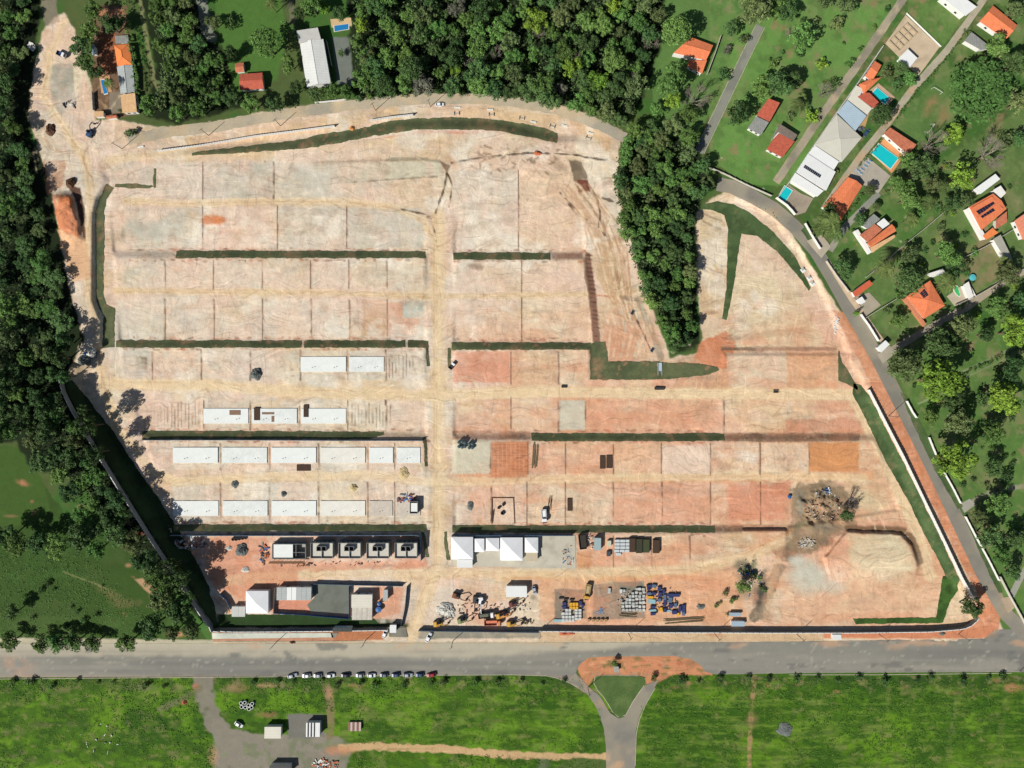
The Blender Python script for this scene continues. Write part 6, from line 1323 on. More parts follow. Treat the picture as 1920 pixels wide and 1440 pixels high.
# ------------------------------------------------------------------ walls and fences
WALLW = mat('white_wall_paint', (244, 242, 236), .85, .06, .6, speck=.05)
WALLG = mat('grey_precast_wall', (150, 154, 154), .9, .1, .6, speck=.08)
WALLB = mat('bluish_wall', (120, 140, 160), .85, .08, .6)
BLUEF = mat('blue_fence_sheet', (52, 92, 150), .6, .1, .6)
BLUEP = mat('blue_grey_fence', (96, 128, 158), .6, .1, .6)
TOPW = mat('white_coping', (232, 234, 232), .8, .06, .8)
def path_pts(pts, step_m):
    """points every step_m metres along a photo polyline, on the ground"""
    w = [W(*p) for p in resample(pts, 3.0, 0, False) + [pts[-1]]]
    out = [w[0]]; acc = 0.0
    for a, b in zip(w[:-1], w[1:]):
        l = (b - a).length; t = 0
        while acc + l - t >= step_m:
            t += step_m - acc; out.append(a.lerp(b, t / l)); acc = 0.0
        acc += l - t
    if (out[-1] - w[-1]).length > .3 * step_m: out.append(w[-1])
    return out
def wall_run(name, label, cat, pts, h, th, pm, qm, step_m=2.5, post=.28, coping=None, post_up=.1, pnm='panel', qnm='post', posts=True):
    P = path_pts(pts, step_m); o0 = P[len(P) // 2].copy(); t = thing(name, label, cat, o0)
    pan = MB().box(0, 0, -.5, 1, th, h + .5).mesh(pnm); pos = MB().box(0, 0, -.5, post, post, h + .5 + post_up).mesh(qnm)
    cop = MB().box(0, 0, h + .003, 1, th + .1, .09).mesh('coping') if coping else None
    for a, b in zip(P[:-1], P[1:]):
        d_ = b - a; l = d_.length; c_ = (a + b) / 2 - o0; rz = math.atan2(d_.y, d_.x); c_.z = min(a.z, b.z) - o0.z
        inst(pnm, pan, pm, t, c_, rz, (l - (post if posts else .02) * .9, 1, 1))
        if cop: inst('coping', cop, coping, t, c_, rz, (l - post * .9, 1, 1))
        if posts: inst(qnm, pos, qm, t, a - o0, rz)
    if posts: inst(qnm, pos, qm, t, P[-1] - o0, 0)
    return t
wall_run('boundary_wall', 'long grey boundary wall between the left wood and the site', 'wall', [(118, 712), (124, 736), (138, 764), (188, 850), (240, 934), (290, 1014), (345, 1096), (401, 1180)], 3.2, .22, WALLG, WALLG, 3.0, coping=TOPW)
wall_run('boundary_wall', 'white panel wall with many posts along the curved road', 'wall', [(1626, 731), (1650, 778), (1690, 855), (1730, 938), (1770, 1020), (1800, 1083), (1822, 1122)], 2.5, .18, WALLW, TOPW, 1.5, .3)
wall_run('boundary_wall', 'south boundary wall with white coping right of the entrance', 'wall', [(1012, 1180), (1200, 1182), (1440, 1183), (1600, 1183), (1740, 1181), (1800, 1176), (1818, 1168), (1829, 1156)], 2.8, .2, WALLG, WALLG, 3.0, coping=TOPW)
wall_run('hoarding', 'blue-grey hoarding right of the site entrance', 'fence', [(786, 1180), (860, 1181), (1010, 1183)], 2.6, .1, WALLB, BLUEP, 2.2, .14)
wall_run('boundary_wall', 'grey boundary wall left of the site entrance', 'wall', [(402, 1181), (480, 1181), (600, 1180), (726, 1178)], 2.8, .2, WALLG, WALLG, 3.0, coping=TOPW)
wall_run('precast_wall', 'long white wall under construction below the curved dirt road', 'wall', [(297, 285), (380, 274), (480, 257), (560, 247), (628, 238)], 2.0, .2, WALLW, TOPW, 1.3, .26)
wall_run('precast_wall', 'short white wall section right of the long one', 'wall', [(694, 228), (730, 222), (775, 217)], 2.0, .2, WALLW, TOPW, 1.3, .26)
wall_run('retaining_wall', 'low wall behind the upper row of long slabs', 'wall', [(266, 825), (480, 825), (640, 826), (793, 826)], 1.5, .16, WALLB, BLUEP, 3, .2)
wall_run('retaining_wall', 'blue-topped wall behind the house shells', 'wall', [(322, 1003), (480, 1003), (640, 1003), (788, 1002), (789, 1020), (790, 1050)], 2.0, .16, WALLB, BLUEF, 3, .2)
wall_run('retaining_wall', 'blue wall behind the white tents', 'wall', [(848, 1003), (960, 1003), (1073, 1003)], 2.0, .16, BLUEP, BLUEF, 3, .2)
for lab, pts_, pm in (('blue fence along the lower side of the office yard', [(516, 1148), (560, 1150), (656, 1158)], BLUEF), ('blue fence between the grey yard and the panelled roof', [(656, 1158), (656, 1098)], BLUEF), ('blue-grey fence along the upper side of the office yard', [(590, 1093), (660, 1095), (756, 1097)], BLUEP), ('blue-grey fence between office yard and gate road', [(764, 1098), (760, 1140), (752, 1175)], BLUEP), ('short curved blue fence by the white marquee', [(414, 1112), (426, 1122), (435, 1140)], BLUEP), ('white wall left of the office yard', [(517, 1100), (515, 1148)], WALLG)):
    wall_run('fence', lab, 'fence', pts_, 2.1, .06, pm, pm, 2.0, .12)
for lab, pts_, h, m_ in (('white garden wall on the sharp corner by the curved road', [(1454, 372), (1476, 388), (1491, 406)], 2.2, WALLW), ('white wall along the dirt lane beside the villa row', [(1652, 90), (1610, 152), (1570, 208), (1520, 280), (1480, 340), (1456, 372)], 2.2, WALLW), ('white boundary line of the unfinished plot', [(1699, 26), (1730, 56), (1763, 88)], .8, WALLW),
                         ('dark wall at the foot of the small lawn', [(1322, 312), (1360, 328), (1400, 348), (1445, 368)], 1.6, PLASTER_D), ('garden wall left of the kerbed lane', [(1350, 70), (1340, 100), (1325, 140)], 1.8, PLASTER_D), ('wall along the curved road at the palm clump', [(1508, 420), (1522, 445), (1536, 467)], 2.0, WALLW), ('upper white wall of the middle garden', [(1768, 398), (1730, 430), (1690, 462), (1660, 490), (1622, 520)], 1.6, PLASTER_D),
                         ('wall between middle garden and bare garden', [(1895, 432), (1850, 460), (1800, 486), (1782, 500)], 1.8, PLASTER_D), ('roadside wall with red top', [(1548, 490), (1570, 522), (1592, 550)], 1.6, PLASTER_D), ('wall of the square walled garden by the road', [(1612, 590), (1628, 612), (1645, 640)], 2.0, WALLW), ('upper wall of the square walled garden', [(1622, 596), (1655, 575), (1690, 554)], 1.4, PLASTER_D),
                         ('wall along the driveway below the bare garden', [(1790, 572), (1826, 556), (1880, 525), (1925, 500)], 1.6, PLASTER_D), ('white roadside wall, upper right of curved road', [(1698, 752), (1712, 778), (1718, 785)], 1.8, WALLW), ('white roadside wall beside the bright overhanging tree', [(1740, 820), (1752, 850), (1758, 862)], 1.6, WALLW), ('long white roadside wall below the overhanging tree', [(1768, 885), (1785, 915), (1799, 943)], 1.6, WALLW), ('white roadside wall below the entrance track', [(1808, 968), (1830, 1010), (1852, 1050), (1872, 1090)], 1.6, WALLW),
                         ('dark wall right of the lower curved road', [(1872, 1080), (1890, 1115), (1915, 1160), (1925, 1180)], 1.8, PLASTER_D), ('white front wall below the long hall', [(592, 194), (634, 190), (652, 187)], 1.6, WALLW), ('white wall beside the narrow terrace, upper left', [(176, 175), (178, 208)], 2, PLASTER_D), ('long dark wall crossing the grass on the right', [(1842, 1022), (1885, 1008), (1930, 990)], 1.6, PLASTER_D), ('garden wall left of the bare garden pool', [(1826, 556), (1812, 530)], 1.6, WALLW), ('white wall of the long carport', [(1856, 452), (1872, 480), (1888, 503)], 1.6, WALLW), ('concrete wall right of the paved court', [(614, 80), (624, 128)], 2.2, PLASTER_D)):
    wall_run('garden_wall', lab, 'wall', pts_, h, .18, m_, m_, 3.0, .22)
def kerb(label, pts, w=.3):
    P = path_pts(pts, 4.0); o0 = P[len(P) // 2].copy(); t = thing('kerb', label, 'kerb', o0)
    for a, b in zip(P[:-1], P[1:]):
        d_ = b - a; c_ = (a + b) / 2 - o0; inst('kerb_stone', KERB, KERBM, t, c_, math.atan2(d_.y, d_.x), (d_.length - .02, 1, 1))
KERBM = mat('dusty_kerb', (196, 188, 166), .9, .18, .4, speck=.15)
KERB = MB().box(0, 0, -.2, 1, .26, .33).mesh('kerb_stone')
kerb('pale kerb along the left side of the kerbed lane', [(1416, 49), (1385, 112), (1343, 200), (1302, 284)]); kerb('pale kerb along the right side of the kerbed lane', [(1434, 51), (1403, 114), (1361, 202), (1320, 288)])
kerb('kerb round the triangular grass island', ISL + [ISL[0]]); kerb('kerb along the lower left side of the main road', [(0, 1273), (200, 1271), (480, 1269), (800, 1266), (960, 1265), (1030, 1267), (1066, 1279), (1082, 1288)])
kerb('kerb along the right of the junction road', [(1228, 1290), (1212, 1318), (1201, 1342), (1193, 1372), (1191, 1436)]); kerb('kerb along the lower right side of the main road', [(1480, 1265), (1650, 1265), (1900, 1262)]); kerb('pale kerb of the new sidewalk left of the entrance', [(398, 1203), (560, 1203), (690, 1202)])

# ------------------------------------------------------------------ floor slabs of the new houses
STUB = mat('pipe_stub', (90, 94, 96), .7, .1, 2)
SROWS = [('terrace above the trenches', 669, 697, [(564, 649), (655, 720)]), ('row with dark mats', 766, 794, [(382, 466), (473, 557), (565, 649)]), ('upper long row', 839, 868, [(325, 409), (417, 501), (509, 593), (601, 685), (693, 737), (744, 788)]), ('lower long row', 939, 967, [(325, 410), (418, 502), (510, 593), (601, 685), (693, 736), (744, 788)])]
CONC_W2 = mat('pale_concrete_damp', (230, 234, 230), .85, .10, .25, .01, speck=.06); CONC_W3 = mat('pale_concrete_dusty', (234, 232, 222), .85, .08, .3, .01, speck=.05)
for rn, y0_, y1_, xs_ in SROWS:
    for k, (xa, xb) in enumerate(xs_):
        z = h1((xa + xb) / 2, (y0_ + y1_) / 2); o = WZ((xa + xb) / 2, (y0_ + y1_) / 2, z); k_ = S * (1 - (z + .35) / HC)
        L_, D_ = (xb - xa) * k_, (y1_ - y0_) * k_
        t = thing('floor_slab', '%s pale concrete floor slab from the left in the %s' % (ORD[k], rn), 'slab', o, 0, 'concrete floor slabs')
        cm = [CONC_W, CONC_W2, CONC_W, CONC_W3][(k * 3 + len(rn)) % 4] if not (rn == 'lower long row' and k > 3) else mat('stained_concrete', (206, 196, 182), .9, .14, .5, .01, speck=.1)
        MB().box(0, 0, -.5, L_, D_, .85).build('slab', cm, t)
        for f in ((.26, .74) if xb - xa > 60 else (.45,)):
            for dx_ in (0, 1.2):
                MB().tube(((f - .5) * L_ + dx_, -D_ * .22 + .4 * (dx_ > 0), .3), ((f - .5) * L_ + dx_, -D_ * .22 + .4 * (dx_ > 0), .62), .16, .16, 6).build('pipe_stub', STUB, t)
MATB = mat('brown_mat', (74, 56, 44), .9, .12, 1, .01, speck=.1)
MATR = mat('brown_mat_light', (140, 112, 92), .9, .12, 1)
TARP = mat('dark_green_tarp', (58, 58, 42), .8, .12, 1, .02, speck=.08)
def flatbox(name, label, cat, x0, y0, x1, y1, h, m_, z0=0.0, rz=0.0, group=None, parts=None):
    """a box seen from above with its top outline at these pixels"""
    xc, yc = (x0 + x1) / 2, (y0 + y1) / 2; z = h1(xc, yc) + z0; p = WZ(xc, yc, z + h); k_ = S * (1 - (z + h) / HC)
    t = thing(name, label, cat, (p.x, p.y, z), rz, group); L_, D_ = (x1 - x0) * k_, (y1 - y0) * k_
    return t, L_, D_
def mat_stack(label, x0, y0, x1, y1, h=.25, m_=None, z0=0.0, n=3, rz=0.0):
    t, L_, D_ = flatbox('mesh_stack', label, 'mesh stack', x0, y0, x1, y1, h, None, z0, rz)
    for k in range(n): MB().box(0, 0, k * h / n + .003 * k, L_ * (1 - .01 * k), D_ * (1 - .01 * k), h / n - .002).build('mesh_sheet', m_ or MATB, t)
for lab, a_ in (('dark brown mat at the left end of the second slab with mats', (476, 764, 487, 788, .2, MATB, .36)), ('dark brown mat at the upper left of the third slab with mats', (569, 759, 578, 782, .2, MATB, .36)), ('dark mat lying below the upper long slab row', (556, 871, 582, 883, .3, MATB)), ('small brown frame on the second slab with mats, horizontal', (491, 773, 514, 777, .12, MATR, .36)), ('small brown frame on the second slab with mats, vertical', (509, 780, 514, 791, .12, MATR, .36)), ('brown frame on the first slab with mats', (430, 769, 451, 778, .12, MATR, .36)),
                ('left one of two dark mats in the middle right lots', (1125, 854, 1135, 879, .4, MATB)), ('right one of two dark mats in the middle right lots', (1137, 853, 1148, 878, .4, MATB)), ('brown mat standing alone by the trench in the lower right lots', (1064, 934, 1073, 958, .4, MATB))):
    mat_stack(lab, *a_)
TC = {'first': MATB, 'second': TARP, 'third': mat('olive_tarp', (66, 72, 46), .8, .12, 1, .02), 'fourth': MATB}
for k, (x0, y0, x1, y1) in enumerate(((1180, 1009, 1192, 1036), (1193, 1010, 1205, 1038), (1206, 1011, 1218, 1037), (1225, 1012, 1237, 1038))):
    t, L_, D_ = flatbox('covered_stack', '%s tarpaulin-covered stack from the left right of the white block stacks' % ORD[k], 'stack', x0, y0, x1, y1, 1.6, None, group='covered stacks')
    MB().box(0, 0, 0, L_ * .96, D_ * .96, .16).build('pallet', WOOD, t); MB().box(0, 0, .16, L_, D_, 1.44, 0, .06).build('tarpaulin', TC[ORD[k]], t)
# ------------------------------------------------------------------ house shells (walls up, no roof)
INNER = mat('shell_floor', (206, 202, 190), .9, .08, .8, .01, speck=.08)
SHELL_D = mat('shell_wall_grey', (126, 130, 130), .9, .08, .8, .01)
def shell(label, x0, y0, x1, y1, h, full=True):
    z = h1((x0 + x1) / 2, (y0 + y1) / 2); p = WZ((x0 + x1) / 2, (y0 + y1) / 2, z + h); k_ = S * (1 - (z + h) / HC); L_, D_ = (x1 - x0) * k_, (y1 - y0) * k_
    t = thing('house_shell', label, 'house shell', (p.x, p.y, z), 0, 'roofless house shells'); w_ = .2
    MB().box(0, 0, -.4, L_ + .8, D_ + .8, .6).build('slab', CONC, t)
    for nm, bx in (('front_wall', (0, -D_ / 2 + w_ / 2, .2, L_, w_, h - .2)), ('rear_wall', (0, D_ / 2 - w_ / 2, .2, L_, w_, h - .2)), ('side_wall', (-L_ / 2 + w_ / 2, 0, .2, w_, D_ - 2 * w_ - .004, h - .2)), ('side_wall', (L_ / 2 - w_ / 2, 0, .2, w_, D_ - 2 * w_ - .004, h - .2))):
        MB().box(*bx).build(nm, SHELL_D if nm != 'side_wall' else BLOCK, t)
    if full: MB().box(0, 0, h - 1.0, L_ - 2 * w_ - .01, D_ - 2 * w_ - .01, .16).build('ceiling_slab', INNER, t)
    if full:
        MB().box(0, -D_ * .25, h - .84, .18, D_ * .4, .84).build('party_wall', BLOCK, t)
        for sx in (-1, 1):
            s_ = MB()
            for bx in ((sx * 1.15, -.35, 2.1, .12), (sx * 1.15, 1.75, 2.1, .12), (sx * .1, .7, .12, 1.9), (sx * 2.2, .7, .12, 1.9)): s_.box(bx[0], bx[1] + .3, h - .84, bx[2], bx[3], 1.5)
            s_.build('stairwell', BLOCK, t); MB().box(sx * 1.15, 1.0, h - .83, 1.9, 1.8, .04).build('stair_shade_plate', BLACKM, t)  # black plate paints the shade down the stair hole
    for nm, yy in (('window', D_ / 2 + .02), ('window', -D_ / 2 - .02)):
        for f in (-.3, -.1, .1, .3):
            MB().box(f * L_, yy, 1.2, 1.1, .06, 1.2).build(nm, GLASS, t)
            if h > 4.2: MB().box(f * L_, yy, h - 2.2, 1.1, .06, 1.1).build(nm, GLASS, t)
    return t, L_, D_
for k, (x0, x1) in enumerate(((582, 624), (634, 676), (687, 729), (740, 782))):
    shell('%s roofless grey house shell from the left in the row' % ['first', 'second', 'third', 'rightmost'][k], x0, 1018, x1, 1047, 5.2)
t, L_, D_ = shell('half-built house shell with bare rooms at the left end of the row', 510, 1020, 573, 1048, 3.2, False)
for f in (-.3, -.05, .2): MB().box(f * L_, .4, .2, .18, D_ * .8, 2.4).build('partition', BLOCK, t)
MB().box(0, -.6, .2, L_ * .94, .18, 2.4).build('partition', BLOCK, t); MB().box(-L_ * .18, 0, 2.62, L_ * .58, D_ * .9, .14).build('ceiling_slab', CONC_W, t)
t, L_, D_ = shell('single small house shell starting on the last slab of the lower row', 768, 940, 783, 963, 3.0, False); MB().box(.2, 0, 2.5, L_ * .8, D_ * .7, .14).build('formwork', CONC_W, t)
# scaffolding poles by the half-built shell
t = thing('scaffold', 'light scaffold round the left half-built shell', 'scaffold', W(541, 1052))
for sx in range(-4, 5):
    for sy in (0, 1.2): MB().tube((sx * 2, sy - .6, 0), (sx * 2, sy - .6, 3.6), .05, .05, 5).build('pole', STEEL, t)
for z_ in (1.6, 3.2): MB().box(0, 0, z_, 16.4, .7, .06).build('deck', WOOD, t)
# ------------------------------------------------------------------ tents and site huts
TENT = mat('white_tent_fabric', (246, 248, 250), .7, .03, .4)
def tent(label, x0, y0, x1, y1, h=2.6, rise=1.3, group='white tents'):
    xc, yc = (x0 + x1) / 2, (y0 + y1) / 2; z = h1(xc, yc) + .18; p = WZ(xc, yc, z + h); k_ = S * (1 - (z + h) / HC); L_, D_ = (x1 - x0) * k_, (y1 - y0) * k_
    t = thing('marquee', label, 'tent', (p.x, p.y, z), 0, group); a, b = L_ / 2, D_ / 2
    MB().add([(-a, -b, h), (a, -b, h), (a, b, h), (-a, b, h), (0, 0, h + rise), (-a, -b, h - .3), (a, -b, h - .3), (a, b, h - .3), (-a, b, h - .3)], [(0, 1, 4), (1, 2, 4), (2, 3, 4), (3, 0, 4), (0, 5, 6, 1), (1, 6, 7, 2), (2, 7, 8, 3), (3, 8, 5, 0)]).build('canopy', TENT, t)
    for sx in (-1, 1):
        for sy in (-1, 1): MB().tube((sx * (a - .1), sy * (b - .1), -.1), (sx * (a - .1), sy * (b - .1), h), .06, .06, 6).build('pole', STEEL, t)
    for sy in (-1, 1): MB().box(0, sy * (b - .06), .05, L_ - .3, .04, h - .36).build('side_sheet', TENT, t)
    for sx in (-1, 1): MB().box(sx * (a - .06), 0, .05, .04, D_ - .3, h - .36).build('side_sheet', TENT, t)
tent('large white marquee at the left end of the tent row', 846, 1007, 887, 1049, 3, 1.8); tent('small white tent second in the tent row', 890, 1010, 908, 1035, 2.4, .6); tent('white peaked tent in the middle of the tent row', 911, 1009, 936, 1033, 2.5, 1.2); tent('large white marquee right of the middle of the tent row', 938, 1008, 980, 1051, 3, 1.8); tent('white peaked tent at the right end of the tent row', 984, 1008, 1009, 1036, 2.5, 1.2)
tent('white marquee with pyramid roof left of the office yard', 461, 1108, 503, 1150, 3.2, 1.6)
def hut(name, label, x0, y0, x1, y1, h, rm, wm=PLASTER, n=0, cat='hut', strips=None, kind='shed', rise=.35):
    b = House(name, label, cat, ((x0 + x1) / 2, (y0 + y1) / 2)); b.wing([(x0, y0), (x1, y0), (x1, y1), (x0, y1)], kind, h, rise, rm, wm, over=.25, win=cat in ('hut', 'office'))
    if strips:
        for i in range(n):
            ua, ub = i / n + .006, (i + 1) / n - .006; q = [b.patch(ua, .01), b.patch(ub, .01), b.patch(ub, .99), b.patch(ua, .99)]; lo, up = Vector((0, 0, .01)), Vector((0, 0, .06))
            MB().add([p + lo for p in q] + [p + up for p in q], [(3, 2, 1, 0), (4, 5, 6, 7), (0, 1, 5, 4), (1, 2, 6, 5), (2, 3, 7, 6), (3, 0, 4, 7)]).build('roof_sheet', strips[i % len(strips)], b.roof)
    return b
hut('awning', 'flat white awning below the left large marquee', 857, 1050, 886, 1064, 2.4, R_WHITE, cat='awning'); hut('awning', 'beige awning below the right end tent', 986, 1036, 1008, 1052, 2.2, mat('beige_awning', (206, 192, 164), .8, .06, .5), cat='awning')
hut('site_office', 'office hut with alternating grey and white roof sheets', 519, 1101, 584, 1125, 2.7, R_GREY, n=7, cat='office', strips=[R_GREY, R_GREY, mat('sheet_grey', (182, 186, 184), .6, .06, .5), R_WHITE, R_WHITE, R_GREY, R_GREY])
hut('site_canteen', 'site building with a cream roof half and ribbed translucent half', 659, 1115, 698, 1139, 3.2, R_CREAM, cat='office'); hut('canopy', 'ribbed roof sheets in front of the cream-roofed site building', 660, 1139, 698, 1162, 2.7, R_GREYD, n=4, cat='canopy', strips=[mat('milky_sheet', (206, 200, 186), .5, .15, .5, speck=.15)])
hut('store_hut', 'small grey hut with slab roof left of the white marquee', 435, 1137, 460, 1156, 2.4, mat('grey_light_roof', (206, 208, 202), .8, .06, .5), cat='hut', n=2, strips=[mat('grey_light_sheet', (208, 210, 204), .8, .06, .5)])
hut('toilet_hut', 'narrow grey cabin in the office yard beside the water tanks', 718, 1106, 727, 1126, 2.3, R_GREY, cat='cabin'); hut('guard_hut', 'white guard hut at the site entrance', 731, 1172, 743, 1186, 2.6, R_WHITE, cat='hut'); hut('open_shed', 'bright white flat-roofed shed near the yard machines', 949, 1099, 988, 1119, 2.8, R_WHITE, cat='shed')
hut('yard_cabin', 'pale grey cabin below the farm track with brown bank', 496, 1363, 527, 1384, 2.9, R_CREAM, cat='cabin'); hut('striped_shed', 'shed with white and ribbed roof on the gravel yard', 574, 1355, 600, 1381, 2.9, R_WHITE, cat='shed', n=9, strips=[R_WHITE, R_WHITE, R_WHITE, BLACKM, R_WHITE, BLACKM, R_WHITE, BLACKM, R_WHITE]); hut('wood_pallet_deck', 'reddish slatted roof lying on the grass field', 653, 1354, 677, 1370, .9, mat('reddish_slats', (196, 170, 156), .8, .1, 1), cat='deck', n=6, strips=[mat('slat_white', (206, 190, 180), .8, .1, 1), mat('slat_red', (150, 104, 92), .8, .1, 1)])
hut('storage_hut', 'white-roofed box beside the south wall, far right', 1561, 1190, 1577, 1199, 2.2, R_WHITE, cat='cabin'); hut('blue_sheet_shed', 'pale blue sheet shed on the waste ground by the wall', 1371, 1165, 1396, 1174, 1.8, R_BLUE, cat='shed'); hut('blue_sheet_shed', 'small pale blue sheet roof above the wall shed', 1368, 1149, 1389, 1155, 1.6, R_BLUE, cat='shed')
hut('gatehouse', 'small concrete box on the clay above the junction', 1151, 1250, 1160, 1260, 1.4, CONC, cat='box'); hut('guard_canopy', 'dark panelled canopy over the wall left of the gate', 624, 1177, 660, 1184, 3.0, mat('dark_panel', (70, 76, 72), .6, .08, 1), cat='canopy', n=4, strips=[mat('dark_panel2', (74, 80, 76), .6, .08, 1)])
hut('shadow_block', 'dark block standing in for a shadow at the bottom edge', 505, 1436, 545, 1452, 3.0, mat('shadow_dark', (84, 84, 84), .8, .1, 1), cat='shed')  # dark block added in place of a shadow cast from outside the view
# water tanks
TANKB = mat('blue_tank', (44, 98, 160), .5, .08, 1)
def tank(label, x, y, r_, h=1.5, m_=None):
    t = thing('water_tank', label, 'water tank', W(x, y)); MB().lathe([(r_ * .86, 0), (r_, h * .9), (r_ * 1.04, h * .92), (r_ * 1.04, h)], 16).build('drum', m_ or TANKB, t, smooth=False); MB().lathe([(r_ * 1.06, h + .002), (r_ * 1.06, h + .06), (r_ * .3, h + .22), (.001, h + .24)], 16).build('lid', m_ or TANKB, t)
tank('smaller blue water tank in the office yard', 712, 1130, .85, 1.8); tank('larger blue water tank in the office yard', 711, 1141, 1.3, 1.6); tank('blue barrel on the waste ground, upper one', 1399, 1065, .7, 1.1); tank('blue barrel on the waste ground, lower one', 1400, 1074, .8, 1.1); tank('blue barrel right of the pair on the waste ground', 1411, 1073, .6, 1.0); tank('turquoise water tank in the bare garden', 1821, 521, 1.5, 1.1, mat('turquoise_tank', (90, 190, 200), .5, .1, 1)); tank('blue drum at the left rim of the spoil ground', 1479, 931, .8, 1.0)
# ------------------------------------------------------------------ poles along the roads
POLE = mat('concrete_pole', (120, 112, 102), .9, .1, 1)
def pole(label, x, y, h=8.5, rz=.7):
    t = thing('utility_pole', label, 'utility pole', W(x, y), rz, 'utility poles'); MB().tube((0, 0, -.5), (0, 0, h), .17, .11, 8).build('pole', POLE, t)
    MB().box(0, 0, h - .6, 2.2, .12, .12).build('crossarm', WOOD, t)
    for sx in (-.95, -.4, .4, .95): MB().lathe([(.06, h - .48), (.09, h - .4), (.04, h - .25)], 8, sx, 0).build('insulator', BLACKM, t)
for lab, x, y in (('utility pole at the left end of the curved dirt road', 229, 279), ('second utility pole along the curved dirt road', 391, 254), ('third utility pole along the curved dirt road', 526, 236), ('fourth utility pole along the curved dirt road', 704, 207), ('utility pole next to the white car on the dirt road', 807, 200), ('utility pole below the new sidewalk, left of entrance', 519, 1203), ('utility pole on the clay verge left of entrance', 686, 1200), ('utility pole in front of the blue-grey hoarding', 849, 1202),
                  ('utility pole by the south wall, first right of the hoarding', 1178, 1186), ('utility pole by the south wall, above the junction right side', 1340, 1188), ('utility pole by the south wall, third', 1494, 1189), ('utility pole by the south wall, fourth', 1648, 1189), ('utility pole by the south wall, nearest the corner', 1797, 1189), ('utility pole beside the white panel wall', 1666, 780), ('utility pole left of the triangular island', 1102, 1289), ('utility pole on the left bank near the road bend', 1012, 1183), ('utility pole at the lower right corner', 1912, 1258)):
    pole(lab, x, y)
# ------------------------------------------------------------------ vehicles
TYRE = mat('tyre_rubber', (38, 38, 38), .9, .1, 3)
RIM = mat('wheel_rim', (150, 152, 154), .4, .05, 3, metal=.6)
LAMP = mat('lamp_lens', (220, 224, 226), .2, .03, 3)
LAMPR = mat('tail_lens', (150, 30, 30), .3, .05, 3)
PAINT = {n: mat('paint_' + n, c, .3, .03, 1, spec=.5) for n, c in dict(white=(244, 246, 248), silver=(176, 182, 190), grey=(110, 116, 124), black=(36, 38, 46), blue=(62, 84, 120), red=(168, 40, 52), yellow=(228, 168, 40)).items()}
def sec(x, w, z0, z1, c=.12):
    return [(x, -w + c, z0), (x, w - c, z0), (x, w, z0 + c), (x, w, z1 - c), (x, w - c * 1.4, z1), (x, -w + c * 1.4, z1), (x, -w, z1 - c), (x, -w, z0 + c)]
CAR_BODY = MB().loft([sec(-2.1, .70, .38, .72), sec(-1.95, .82, .28, .86), (sec(-1.2, .87, .24, .93)), sec(0, .88, .24, .95), sec(.9, .87, .24, .92), sec(1.75, .82, .27, .78), sec(2.08, .68, .36, .62)]).mesh('body', False)
CAR_GLASS = MB().loft([sec(-1.75, .70, .86, .96, .04), sec(-1.15, .68, .90, 1.40, .06), sec(.25, .67, .92, 1.42, .06), sec(1.0, .72, .86, .97, .04)]).mesh('glass')
CAR_ROOF = MB().loft([sec(-1.22, .60, 1.385, 1.42, .01), sec(-.5, .64, 1.42, 1.47, .01), sec(.28, .60, 1.40, 1.44, .01)]).mesh('roof_panel')
WHEEL = MB().tube((0, -.1, 0), (0, .1, 0), .31, .31, 14).mesh('tyre'); RIMM = MB().tube((0, -.11, 0), (0, .11, 0), .19, .19, 10).mesh('rim')
HEADL = MB().box(0, 0, 0, .12, .32, .14).mesh('headlight'); MIRR = MB().box(0, 0, 0, .14, .22, .14).mesh('mirror')
def car(label, x, y, rz, paint, sc=(1, 1, 1), name='parked_car', group=None, cat='car'):
    t = thing(name, label, cat, W(x, y, .07), rz, group); t.scale = sc
    b_ = inst('body', CAR_BODY, PAINT[paint], t); inst('glass', CAR_GLASS, GLASS, t); inst('roof_panel', CAR_ROOF, PAINT[paint], t)
    for sx in (-1.28, 1.3):
        for sy in (-.78, .78):
            w_ = inst('wheel', WHEEL, TYRE, t, (sx, sy, .31)); inst('rim', RIMM, RIM, w_)
    for sy in (-.55, .55): inst('headlight', HEADL, LAMP, t, (1.98, sy, .58)); inst('tail_light', HEADL, LAMPR, t, (-2.02, sy, .66))
    for sy in (-.95, .95): inst('mirror', MIRR, PAINT[paint], t, (.72, sy, .92))
    return t
for k, (x, p_, s_, rz) in enumerate(((549, 'silver', 1.12, .25), (575, 'white', .95, .05), (596, 'silver', .95, .05), (620, 'white', 1.0, .05), (648, 'black', 1.08, .03), (675, 'silver', .92, .03), (697, 'white', .95, .02), (720, 'grey', .93, 0), (742, 'blue', .95, .1), (765, 'silver', 1.08, 0), (787, 'blue', .95, .06), (809, 'red', 1.1, .2))):
    car('%s %s car from the left in the row parked along the main road' % (ORD[k], p_), x, 1266 - k * .15, math.pi + rz if k % 3 else rz, p_, (s_, 1, 1.02), group='cars parked along the main road')
car('white car parked on the curved dirt road verge', 825, 197, 0.03, 'white'); car('white car standing at the guard hut', 722, 1187, 1.2, 'white'); car('white van standing right of the site gate', 804, 1194, 1.1, 'white', (1.15, 1.05, 1.25), 'parked_van', cat='van'); car('silver car beside the bright white shed', 1002, 1106, -1.35, 'silver'); car('white vehicle on the sidewalk corner with truck bed', 449, 1357, -.5, 'white', (1, 1, 1.1), 'parked_pickup', cat='pickup')
car('dark car under the trees beside the villa terrace', 1611, 243, .3, 'grey'); car('blue car parked in the villa terrace corner', 1623, 250, .9, 'blue'); car('dark car in the tree shade at the foot of the kerbed lane', 1312, 268, 1.15, 'grey')
